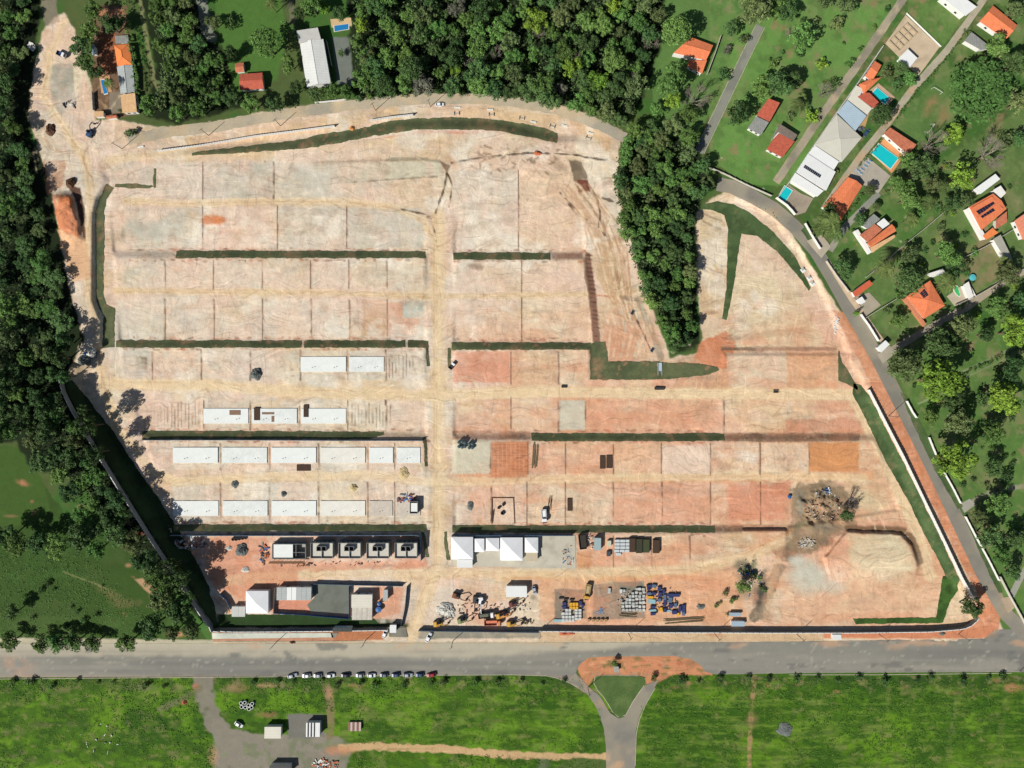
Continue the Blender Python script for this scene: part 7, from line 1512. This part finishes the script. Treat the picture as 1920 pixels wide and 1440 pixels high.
DIRTY = mat('dirty_yellow_paint', (206, 158, 62), .6, .15, 1.5); DARKM = mat('dark_machine_metal', (58, 56, 56), .7, .15, 2); ORNG = mat('orange_machine_paint', (206, 128, 84), .6, .12, 1.5)
def truck(label, x, y, rz, cabm, bedm, L_=6.5, load=None, name='dump_truck', sc=1.0):
    t = thing(name, label, 'truck', W(x, y), rz); t.scale = (sc, sc, sc)
    MB().box(0, 0, .55, L_, .9, .25).build('chassis', DARKM, t); cb = MB().loft([sec(L_ / 2 - 1.7, 1.1, .8, 2.5, .1), sec(L_ / 2 - .5, 1.12, .8, 2.55, .1), sec(L_ / 2, 1.05, .8, 1.9, .1)]).build('cab', cabm, t); MB().box(L_ / 2 - .12, 0, 1.75, .5, 1.9, .55).build('windscreen', GLASS, cb)
    m = MB(); bl = L_ - 2.0; bx = -L_ / 2 + bl / 2; m.box(bx, 0, .82, bl, 2.3, .1)
    for sy in (-1.1, 1.1): m.box(bx, sy, .92, bl, .1, .95)
    for sx in (-bl / 2 + .05, bl / 2 - .05): m.box(bx + sx, 0, .92, .1, 2.1, .95)
    m.build('bed', bedm, t)
    if load: MB().box(bx, 0, .92, bl - .25, 2.0, .55, 0, .3).build('load', load, t)
    for sx in (-L_ / 2 + .9, -L_ / 2 + 2.0, L_ / 2 - .9):
        for sy in (-1.0, 1.0): w_ = inst('wheel', WHEEL, TYRE, t, (sx, sy, .48), 0, (1.5, 1.6, 1.5)); inst('rim', RIMM, RIM, w_)
def excavator(label, x, y, rz, m_, arm=0.0, wheels=False, name='excavator'):
    t = thing(name, label, 'excavator', W(x, y), rz)
    if wheels:
        MB().box(0, 0, .6, 4.2, 1.0, .5).build('chassis', m_, t)
        for sx, s_ in ((-1.4, 1.9), (1.4, 1.4)):
            for sy in (-.95, .95): w_ = inst('wheel', WHEEL, TYRE, t, (sx, sy, .31 * s_), 0, (s_, 2, s_)); inst('rim', RIMM, RIM, w_)
    else:
        for sy in (-1.0, 1.0): MB().loft([[(-1.8, sy - .28, .3), (-1.8, sy + .28, .3), (-1.8, sy + .28, .6), (-1.8, sy - .28, .6)], [(-1.5, sy - .28, 0), (-1.5, sy + .28, 0), (-1.5, sy + .28, .9), (-1.5, sy - .28, .9)], [(1.5, sy - .28, 0), (1.5, sy + .28, 0), (1.5, sy + .28, .9), (1.5, sy - .28, .9)], [(1.8, sy - .28, .3), (1.8, sy + .28, .3), (1.8, sy + .28, .6), (1.8, sy - .28, .6)]]).build('track', DARKM, t)
        MB().box(0, 0, .5, 1.6, 1.45, .42).build('chassis', DARKM, t)
    up = MB().loft([sec(-1.9, 1.15, 1.0, 1.9, .15), sec(-.6, 1.2, .95, 2.0, .15), sec(1.0, 1.1, .95, 1.6, .12)]).build('superstructure', m_, t)
    MB().loft([sec(-.2, .5, 1.0, 2.8, .1), sec(1.1, .5, 1.0, 2.5, .1)]).build('cab', GLASS, up); up.children[0].location = (0, .6, 0)
    c_, s_ = math.cos(arm), math.sin(arm); bm = MB(); bm.tube((.9, -.2, 1.5), (3.2, -.2, 3.4), .28, .22, 6); bm.tube((3.2, -.2, 3.4), (5.2, -.2, 2.6), .22, .18, 6); bm.build('boom', m_, t)
    MB().tube((5.2, -.2, 2.6), (5.0, -.2, .8), .2, .14, 6).build('dipper', m_, t); MB().loft([[(4.6, -.7, .9), (4.6, .3, .9), (4.6, .3, 1.0), (4.6, -.7, 1.0)], [(5.2, -.7, .15), (5.2, .3, .15), (5.2, .3, .8), (5.2, -.7, .8)], [(5.6, -.6, .2), (5.6, .2, .2), (5.6, .2, .35), (5.6, -.6, .35)]]).build('bucket', DARKM, t)
truck('pale yellow dump truck standing between the two grey stacking yards', 1101, 1108, -1.75, DIRTY, mat('pale_yellow_bed', (206, 188, 130), .7, .12, 1), 7.0, mat('sand_load', (190, 168, 128), .95, .15, 2))
truck('dark dump truck with a white cab behind the machines', 912, 1152, .12, PAINT['white'], DARKM, 7.5, mat('soil_load', (110, 112, 98), .95, .15, 2)); truck('pinkish flat trailer in front of the hoarding', 924, 1166, .02, ORNG, mat('pink_bed', (214, 132, 104), .8, .15, 1), 8, None, 'flat_trailer')
excavator('dark excavator at the centre of the machine yard', 892, 1124, -1.6, DARKM); excavator('yellow excavator beside the dark dump truck', 938, 1153, .2, DIRTY); excavator('yellow loader at the right end of the machine row', 958, 1168, .05, DIRTY, wheels=True, name='backhoe_loader'); excavator('yellow loader at the left end of the machine row', 821, 1168, .1, DIRTY, wheels=True, name='backhoe_loader'); excavator('green-yellow backhoe under the grey rubble', 866, 1162, .2, mat('green_machine', (134, 138, 92), .6, .15, 1), wheels=True, name='backhoe_loader')
excavator('small white loader close to the dark excavator', 902, 1126, -1.5, PAINT['white'], wheels=True, name='backhoe_loader'); excavator('orange mini excavator beside the dark trailer', 946, 1150, .4, ORNG); excavator('rusty drilling machine left of the machine yard', 856, 1116, -.3, mat('rusty_machine', (130, 84, 62), .8, .25, 1.5))
excavator('dark-red machine below the bright white shed', 962, 1131, .3, mat('dark_red_machine', (110, 60, 56), .7, .2, 1.5)); excavator('small blue-grey excavator at the left dirt track', 171, 251, 1.2, PAINT['blue'], wheels=True, name='backhoe_loader'); truck('small white truck below the left terraces edge', 848, 686, .9, PAINT['white'], DARKM, 4.5, None, 'pickup_truck', .8); truck('white tank truck beside the long trench', 1020, 966, -1.5, PAINT['white'], PAINT['white'], 6, PAINT['white'], 'tank_truck'); truck('pale blue pickup on the gravel pit rim', 118, 104, -.4, PAINT['white'], PAINT['blue'], 5, None, 'pickup_truck', .9)
# bins and containers in the row below the embankment
def bin_(name, label, x0, y0, x1, y1, h, m_, rz=0.0, fillm=None, cat='container'):
    t, L_, D_ = flatbox(name, label, cat, x0, y0, x1, y1, h, None, 0, rz); m = MB(); w_ = .12
    m.box(0, 0, 0, L_, D_, .15)
    for sx in (-1, 1): m.box(sx * (L_ / 2 - w_ / 2), 0, .15, w_, D_, h - .15)
    for sy in (-1, 1): m.box(0, sy * (D_ / 2 - w_ / 2), .152, L_ - 2 * w_ - .004, w_, h - .155)
    m.build('body', m_, t)
    if fillm: MB().box(0, 0, .15, L_ - 2 * w_ - .02, D_ - 2 * w_ - .02, h * .55).build('contents', fillm, t)
    else: MB().box(0, 0, h - .06, L_ - 2 * w_ - .02, D_ - 2 * w_ - .02, .05).build('lid', m_, t)
    for sx in (-1, 1): MB().box(sx * (L_ / 2 + .05), 0, h * .3, .08, D_ * .7, .12).build('rail', m_, t)
bin_('skip_bin', 'dark brown rubbish skip standing askew right of the tents', 1086, 1004, 1099, 1030, 1.8, mat('brown_skip', (74, 64, 54), .8, .15, 1), .12, mat('skip_rubble', (60, 56, 50), .95, .3, 2)); bin_('shipping_container', 'pale blue-grey container right of the dark skip', 1115, 1009, 1127, 1032, 2.5, mat('container_blue_grey', (160, 180, 182), .6, .06, .6, bands=(1, .6, .08)))
bin_('cement_mixer_box', 'small cream machine box beside the block stacks', 1139, 1014, 1146, 1025, 1.5, mat('cream_box', (206, 204, 180), .7, .1, 1)); bin_('generator', 'small dark generator below the cream machine box', 1138, 1034, 1145, 1043, 1.2, mat('dark_generator', (70, 76, 84), .6, .1, 1)); bin_('tool_crate', 'dark crate lying on the left terrace near the tanks', 1228, 726, 1246, 731, 1.0, DARKM); bin_('drain_box', 'dark open manhole box in the middle right road, left', 1053, 722, 1063, 727, .5, mat('manhole_dark', (60, 44, 40), .95, .1, 1), 0, BLACKM, 'manhole'); bin_('drain_box', 'open manhole box in the right lots', 1450, 731, 1460, 737, .5, mat('manhole_tan', (190, 160, 110), .9, .1, 1), 0, BLACKM, 'manhole')
# stacks of pale blocks, five rows
for i in range(5):
    for j in range(3 if i < 4 else 1):
        x0, y0 = 1153 + j * 10 - (1 if i > 2 else 0) + (3 if i == 4 else 0), 1012 + i * 6.2
        if i > 1 and j == 2: x0 -= 0; 
        t, L_, D_ = flatbox('block_stack', '%s pale block pallet from the left in row %s of the block store' % (ORD[j], ['one', 'two', 'three', 'four', 'five'][i]), 'block pallet', x0, y0, x0 + 9, y0 + 5, 1.1, None, group='pale block pallets')
        MB().box(0, 0, 0, L_, D_, .14).build('pallet', WOOD, t)
        for c_ in range(3): MB().box((c_ - 1) * L_ / 3, 0, .142, L_ / 3 - .03, D_ * .97, .95).build('block', mat('pale_block', (206, 214, 216), .85, .08, 1), t)
# stacking yards: drums, cubes, pallets
PB = mat('grey_block', (190, 194, 190), .9, .12, 1.2); PB2 = mat('light_paver', (214, 216, 212), .9, .1, 1.2); YEL = mat('yellow_paver', (232, 176, 52), .8, .1, 1.5); NAVY = mat('navy_pallet', (48, 60, 108), .75, .15, 1.5); TEAL = mat('teal_sheet', (150, 190, 198), .7, .1, 1)
def pallet(name, label, x, y, wpx, dpx, h, m_, grp, rz=0.0, cat='pallet'):
    t = thing(name, label, cat, W(x, y), rz, grp); a, b = wpx * S, dpx * S
    MB().box(0, 0, 0, a, b, .13).build('pallet', WOOD, t)
    for k in range(2): MB().box(0, (k - .5) * b / 2, .132, a * .96, b / 2 - .04, h).build('goods', m_, t)
pr = random.Random(13)
def cluster(name, lab, rects_, m_, h, grp, cat='pallet', nm=None):
    for k, (x, y, w_, d_) in enumerate(sorted(rects_)):
        pallet(name, '%s %s' % (ORD[k] if k < 30 else 'another', lab), x, y, w_, d_, h, m_[k % len(m_)] if isinstance(m_, list) else m_, grp, pr.uniform(-.12, .12), cat)
left = [(1056 + i * 6, 1143 + j * 6.4, 5, 5) for i in range(4) for j in range(4) if (i, j) not in ((3, 0), (3, 1), (0, 0))] + [(1080 + i * 7, 1143 + j * 5.4, 5.6, 4.4) for i in range(2) for j in range(4)]
cluster('paver_pallet', 'light paver pallet from the left in the small grey yard', left, PB2, .9, 'paver pallets in the small yard')
cluster('yellow_pallet', 'yellow paver pallet from the left in the small grey yard', [(1070 + i * 5.6, 1132 + j * 7, 5, 6) for i in range(3) for j in range(2)], YEL, .8, 'yellow paver pallets')
cluster('navy_pallet', 'navy blue pallet from the left in the small grey yard', [(1058, 1131, 7, 6), (1058, 1138, 7, 6), (1088, 1130, 6, 8), (1092, 1135, 4, 6)], NAVY, .8, 'navy pallets in the small yard')
cluster('dark_bundle', 'dark bundle from the left above the small grey yard pallets', [(1052, 1121, 8, 3), (1061, 1123, 8, 3), (1072, 1124, 8, 3)], DARKM, .6, 'dark bundles', 'bundle')
big = []
for i in range(7):
    for j in range(7):
        x, y = 1168 + i * 6.3 + pr.uniform(-1, 1), 1104 + j * 6.4 + pr.uniform(-1, 1)
        if y > 1146 - (i > 3) * 0 and i < 4: continue
        if i + j < 4: continue
        big.append((x, y, pr.uniform(4.4, 5.6), pr.uniform(3.6, 5.2)))
big += [(1142, 1107, 5, 10), (1164, 1107, 5, 6), (1170, 1107, 4, 5)]
cluster('block_pallet', 'grey block pallet from the left in the large grey yard', big[:30], [PB, PB2, PB], .9, 'block pallets in the large yard'); cluster('block_cube', 'loose grey block cube from the left in the large grey yard', big[30:], [PB, PB2], .7, 'block cubes in the large yard', 'block cube')
nav = [(1216, 1098, 8, 5), (1226, 1098, 8, 6), (1216, 1112, 8, 5), (1226, 1112, 8, 5), (1236, 1103, 6, 8), (1244, 1108, 5, 8), (1237, 1114, 6, 9), (1246, 1119, 5, 10), (1236, 1124, 6, 6), (1224, 1137, 9, 5), (1224, 1150, 9, 5), (1246, 1130, 5, 12), (1256, 1124, 7, 10), (1257, 1135, 7, 8), (1266, 1134, 5, 8), (1246, 1143, 6, 7), (1264, 1147, 9, 7), (1274, 1141, 4, 12), (1281, 1140, 5, 14), (1281, 1148, 5, 10), (1216, 1104, 6, 4)]
cluster('navy_pallet', 'navy blue wrapped pallet from the left on the orange clay', nav, [NAVY, NAVY, mat('blue_grey_pallet', (92, 112, 140), .75, .15, 1.5)], .9, 'navy pallets on the clay')
cluster('mixed_pallet', 'yellow pallet from the left among the navy pallets', [(1219, 1119, 10, 4.5), (1239, 1142, 5, 8), (1271, 1151, 4, 6)], YEL, .8, 'yellow pallets on the clay'); cluster('sheet_pallet', 'pale teal sheet pallet from the left among the navy pallets', [(1222, 1127, 14, 8), (1253, 1145, 8, 4), (1223, 1144, 14, 4)], TEAL, .5, 'teal pallets')
pallet('oval_bundle', 'long oval navy bundle above the navy pallets', 1263, 1115, 22, 6, .9, NAVY, None, 0, 'bundle'); pallet('sheet_stack', 'pale blue sheets by the wall below the light pavers', 1050, 1163, 24, 5, .4, TEAL, None, 0, 'sheet stack')
for k in range(5): pallet('rubble_bag', '%s brown big bag from the left along the wall below the blue frame' % ORD[k], 1104 + k * 8, 1162, 4.5, 5, .9, mat('jute_bag', (176, 146, 110), .9, .15, 1), 'big bags by the wall', 0, 'big bag')
BLT = mat('blue_tube', (110, 160, 206), .5, .1, 1)
t = thing('tube_bundle', 'sprawling light blue tubes on the large grey yard', 'tubes', W(1126, 1145))
for k in range(9):
    a = pr.uniform(0, 6.28); MB().tube((-1.5 * math.cos(a), -1.5 * math.sin(a), .1 + .03 * k), (3.6 * math.cos(a), 1.8 * math.sin(a), .12 + .03 * k), .07, .07, 5).build('tube', BLT, t)
LOGM = mat('weathered_log', (130, 116, 88), .9, .2, 2)
for lab, x, y, n_, l_, rz in (('pile of long poles by the wall below the navy pallets', 1283, 1162, 16, 18, .08), ('long timber pile standing alone in the right lots', 1003, 853, 14, 11, 1.5), ('dark ribbed iron bundle beside the open foundation', 924, 966, 8, 6, 1.45), ('rusty iron bundle along the long trench', 1031, 945, 6, 7, 1.4), ('grey pipes lying on the large grey yard', 1178, 1152, 8, 7, .03)):
    t = thing('pole_pile', lab, 'pile', W(x, y), rz)
    for k in range(n_):
        o_ = pr.uniform(-1.2, 1.2); MB().tube((-l_ / 2 + pr.uniform(-1, 1), o_, .12 + .05 * (k % 4)), (l_ / 2 + pr.uniform(-1, 1), o_ + pr.uniform(-.4, .4), .14 + .06 * (k % 4)), .11, .08, 6).build('pole', LOGM if 'iron' not in lab else DARKM, t)
# heaps
def heap(label, x, y, rx, ry, h, m_, name='soil_heap', cat='heap', sd=0):
    r = np.random.RandomState(int(x * 7 + y)); n = 22; rings = 8; v = []; f = []
    for k in range(rings):
        q = 1 - k / rings
        for i in range(n):
            a = 6.283 * i / n; w_ = 1 + .5 * (float(vnoise(3 * math.cos(a) + x, 3 * math.sin(a) + y, 1.3, 7)) - .5) + .12 * (r.rand() - .5)
            v.append((rx * S * q * w_ * math.cos(a), ry * S * q * w_ * math.sin(a), h * min(1, 1.25 * (1 - q) ** .75) * (1 + .45 * (r.rand() - .5)) - (.15 if k == 0 else 0)))
    v.append((0, 0, h)); f = [(k * n + i, k * n + (i + 1) % n, (k + 1) * n + (i + 1) % n, (k + 1) * n + i) for k in range(rings - 1) for i in range(n)] + [((rings - 1) * n + i, (rings - 1) * n + (i + 1) % n, rings * n) for i in range(n)]
    o = MB().add(v, f).build(name, m_, None, W(x, y)); tag(o, label, cat)
GRAV = mat('gravel_dark', (110, 116, 112), .95, .2, 1.5, .05, speck=.2); SANDM = mat('sand_heap', (206, 186, 140), .95, .1, 1.5, .03); CLAY = mat('clay_heap', (196, 112, 78), .95, .15, 1, .05); LIGHTG = mat('light_gravel', (206, 204, 194), .95, .12, 1.5, .05, speck=.15); BROWN = mat('brown_heap', (104, 76, 56), .95, .2, 1.5, .05)
for lab, x, y, rx, ry, h, m_ in (('round grey gravel heap below the black tyre row', 453, 1031, 12, 12, 1.6, GRAV), ('small pale heap in the red yard left of the marquee', 460, 1068, 8, 6, .6, LIGHTG), ('dark gravel heap on the left terrace slab row', 481, 702, 12, 12, 1.8, GRAV), ('dark soil heap in the western dirt area', 95, 244, 10, 13, 1.6, BROWN), ('dark brown heap above the red stockpile', 134, 344, 11, 11, 1.8, BROWN), ('orange clay heap on the upper verge', 660, 241, 6, 5, 1.0, mat('ochre_heap', (214, 150, 88), .95, .1, 1)),
                                 ('sand heap right of the small slabs', 756, 888, 11, 14, .8, SANDM), ('small grey heap left of the round gravel heap', 430, 1028, 8, 5, .6, LIGHTG), ('grey-white rubble heap at the site entrance', 836, 1142, 17, 14, 1.6, LIGHTG), ('small grey heap in lower slab street, left', 441, 908, 7, 8, .8, GRAV), ('small green-grey heap in lower slab street', 532, 926, 6, 6, .8, GRAV), ('small tan heap in lower slab street, right', 663, 914, 8, 8, .9, SANDM), ('grey-green heap in the left lot beside the foundation', 882, 948, 7, 9, .8, GRAV), ('orange sign-like mound on the lower left track', 346, 1317, 5, 5, .7, CLAY), ('grey rock pile in the lower right field', 1472, 1369, 15, 14, .8, GRAV), ('red earth heap left half by the south wall', 1058, 1187, 10, 5, .8, CLAY), ('red earth heap right half by the south wall', 1070, 1186, 8, 5, .7, CLAY), ('grey heap on the clay right of the navy pallets', 1313, 1137, 9, 6, .7, GRAV), ('dark green-grey tarped mound at the left road', 158, 674, 14, 13, 2.0, mat('tarped_mound', (92, 100, 98), .8, .15, .8)), ('pale debris mound beside the tarped mound', 170, 660, 11, 10, 1.2, LIGHTG), ('grey heap on the verge by the corner', 1767, 1188, 6, 4, .6, GRAV), ('dark bush-like heap on the verge left', 549, 1204, 6, 3, .6, BROWN), ('orange spoil heap right of the pit on the upper terrace', 1008, 288, 8, 5, 1, CLAY)):
    heap(lab, x, y, rx, ry, h, m_)
# black round tanks on the middle right lot and tyres
for i, (x, y) in enumerate([(861, 829), (867, 828), (872, 830), (861, 837), (867, 838), (872, 837), (880, 832), (886, 832), (880, 839), (886, 839)]):
    tank('%s of ten dark cubic tanks on the pale right lot' % ORD[i], x, y, .75, 1.3, mat('dark_teal_tank', (64, 84, 88), .6, .1, 1))
for k, (x, y) in enumerate([(437, 1011), (443, 1011), (449, 1010), (455, 1009), (461, 1008), (441, 1007), (447, 1006), (453, 1006), (459, 1005)]):
    t = thing('tyre', '%s old black tyre from the left in the row in the red yard' % ORD[k], 'tyre', W(x, y), 0, 'old tyres'); MB().lathe([(.35, .0), (.7, .0), (.78, .15), (.78, .3), (.7, .42), (.35, .42), (.35, .0)], 14).build('casing', TYRE, t); MB().lathe([(.30, .02), (.346, .02), (.346, .36), (.30, .36), (.30, .02)], 14).build('bead', BLACKM, t)
for k, (x, y) in enumerate([(453, 1317), (460, 1316), (474, 1318), (454, 1324), (461, 1325), (467, 1321), (473, 1325), (468, 1328)]):
    t = thing('concrete_ring', '%s concrete ring from the left in the grass by the farm track' % ORD[k], 'concrete ring', W(x, y), 0, 'concrete rings'); MB().lathe([(.62, 0), (.82, 0), (.82, .9), (.62, .9), (.62, 0)], 16).build('ring', CONC_W, t); MB().lathe([(.60, .02), (.615, .02), (.615, .84), (.60, .84), (.60, .02)], 16).build('inner_face', DARKM, t)
# H-shaped concrete frames and plates on the north verge
for k, (x, y, a) in enumerate(((856, 213, .05), (921, 215, .02), (978, 222, -.1), (1035, 237, -.25), (1103, 259, -.35))):
    t = thing('precast_block', '%s H-shaped concrete block from the left on the north verge' % ORD[k], 'precast block', W(x, y), a, 'H-shaped blocks')
    for sx in (-1.2, 1.2): MB().box(sx, 0, -.1, .22, 1.6, .7).build('beam', CONC, t)
    MB().box(0, 0, -.1, 2.17, .22, .5).build('crossbeam', CONC, t)
for k, (x, y, a) in enumerate(((858, 202, 0), (919, 206, -.03), (1000, 229, -.2), (1059, 236, -.25), (1107, 250, -.3), (264, 276, .2))):
    t = thing('concrete_trough', '%s white concrete trough from the left on the north verge' % ORD[k], 'concrete trough', W(x, y), a, 'concrete troughs'); MB().box(0, 0, -.1, 2.9, .6, .35).build('base', CONC_W, t)
    for sy in (-.26, .26): MB().box(0, sy, .252, 2.9, .08, .25).build('side', CONC_W, t)
for k, (x, y, a) in enumerate(((1505, 507, -.9), (1517, 522, -.9), (1523, 532, -.9))):
    t = thing('trough_unit', '%s white precast unit from the top by the curved road strip' % ORD[k], 'precast unit', W(x, y), a, 'precast units'); MB().box(0, 0, -.1, 2.2, 1.8, .7).build('base', CONC_W, t); MB().box(-.4, .1, .602, .9, 1.2, .3).build('cap', CONC, t)
# drain pipe outlet, open foundation, rubble
t = thing('drain_chute', 'pale blue concrete drain chute across the turf below the middle wood', 'drain', W(1237, 692), .02)
for sx in (-.9, .9): MB().box(sx, 0, -.4, .25, 6, .9).build('side', CONC, t)
MB().box(0, 0, -.3, 1.54, 6, .5).build('bed', R_BLUE, t)
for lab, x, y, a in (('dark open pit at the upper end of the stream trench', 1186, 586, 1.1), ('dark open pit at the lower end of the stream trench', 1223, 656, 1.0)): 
    t = thing('manhole', lab, 'manhole', W(x, y), a); MB().box(0, 0, -.2, 2.4, 1.6, .4).build('frame', CONC, t); MB().box(0, 0, .202, 2.1, 1.3, .02).build('pit_shade_plate', BLACKM, t)  # black plate paints the darkness of the pit, no hole beneath
t = thing('foundation_frame', 'timber-framed foundation with dark drums in the right lots', 'foundation', W(943, 958))
for bx in ((0, 6.2, 10.5, .3, 0), (5.2, 0, .3, 12, .05), (-5.2, 0, .3, 12, 0)): MB().box(bx[0], bx[1], 0, bx[2], bx[3], .4, bx[4]).build('beam', WOOD, t)
for k in range(9): MB().lathe([(.55, 0), (.55, .9), (.5, .95)], 12, pr.uniform(-2.2, 1.2), pr.uniform(-1.5, 3.4)).build('drum', DARKM, t)
DEB = [mat('debris_white', (226, 226, 220), .8, .1, 2), mat('debris_grey', (140, 140, 136), .9, .15, 2), WOOD, CLAY, mat('debris_blue', (70, 110, 170), .7, .1, 2), DARKM]
def debris(label, x, y, rx, ry, n, name='debris_pile', cat='debris', big=1.0, ms=None):
    t = thing(name, label, cat, W(x, y)); sx_ = x; z0 = t.location.z
    for k in range(n):
        a = pr.uniform(0, 6.28); q = math.sqrt(pr.random()); u, v_ = rx * q * math.cos(a), ry * q * math.sin(a); p = W(x + u, y + v_) - t.location
        MB().box(p.x, p.y, p.z - .05, pr.uniform(.4, 2.6) * big, pr.uniform(.2, .9) * big, pr.uniform(.15, .7), pr.uniform(0, 3.14)).build(pr.choice(['plank', 'board', 'rubble_piece']), pr.choice(ms or DEB), t)
debris('scattered building waste at the left end of the red yard', 358, 1016, 30, 14, 70, ms=[DEB[0], DEB[0], DEB[1], DEB[1], CLAY, DEB[5]]); debris('debris and planks behind the small shell on the lower row', 762, 935, 18, 9, 40); debris('waste scattered over the spoil ground', 1545, 950, 36, 28, 110, big=.45, ms=[DEB[1], LOGM, LOGM, DEB[0], CLAY, DEB[5]]); debris('blue and white waste at the top of the spoil ground', 1552, 920, 12, 7, 20, big=.6, ms=[DEB[0], DEB[4], DEB[1], DEB[1]]); debris('white branches and rubble below the spoil ground', 1512, 1020, 17, 12, 44, big=.6, ms=[DEB[0], LIGHTG, DEB[1], LOGM]); debris('rubbish around the huts on the waste ground', 1405, 1085, 24, 40, 50, big=.6, ms=[LOGM, DEB[1], DEB[0], DEB[5], DEB[4]]); debris('white waste on the gravel yard at the bottom edge', 610, 1432, 26, 10, 40, ms=[DEB[0], DEB[1], DEB[3]]); debris('mixed tools on the concrete of the tent yard', 1066, 1040, 12, 20, 34, big=.6); debris('white chips on the verge of the curved road', 1568, 610, 6, 18, 40, big=.5, ms=[DEB[0]]); debris('formwork boards left of the half-built shell', 494, 1038, 9, 18, 26); debris('boxes and scrap behind the tents right of skip', 1106, 1016, 7, 14, 22, big=.7); debris('timber bits along the half-built shell front', 560, 1058, 40, 4, 24, big=.6, ms=[WOOD, DEB[1]]); debris('litter in the lower left field', 190, 1385, 40, 30, 16, big=.5, ms=[DEB[0]]); debris('grey stone chunks at the entrance heap', 836, 1150, 15, 9, 40, ms=[DEB[1], LIGHTG]); debris('dark grey scraps round the tarped mound', 168, 668, 14, 14, 26, big=.7, ms=[DEB[0], DEB[1], DEB[4]]); debris('small debris at the open lot by the right shell', 688, 1056, 80, 4, 20, big=.4, ms=[WOOD, DEB[1]]); debris('scrap beside the gravel pit in the upper left', 130, 196, 14, 8, 16, big=.8, ms=[DEB[0], DEB[5], DEB[1]]); debris('white items on the forest edge at upper left', 60, 88, 8, 6, 10, ms=[DEB[0]]); debris('dark stones at the right yard wall', 985, 1165, 16, 4, 16, ms=[DEB[5], LOGM])
debris('loose grey blocks scattered over the large stacking yard', 1172, 1124, 16, 22, 70, big=.45, ms=[PB, PB2, DEB[1], DEB[5]]); debris('offcuts between the navy pallets', 1244, 1124, 30, 26, 60, big=.5, ms=[NAVY, NAVY, DEB[1], YEL, TEAL]); debris('bits and wrappings in the small stacking yard', 1072, 1142, 22, 18, 40, big=.45, ms=[PB2, NAVY, DEB[1]]); debris('tools and timber between the machines', 900, 1140, 50, 20, 50, big=.6, ms=[WOOD, DARKM, DEB[1], LOGM]); debris('stones lying in the machine yard front', 985, 1140, 14, 12, 16, big=.5, ms=[DEB[0], DEB[1]])
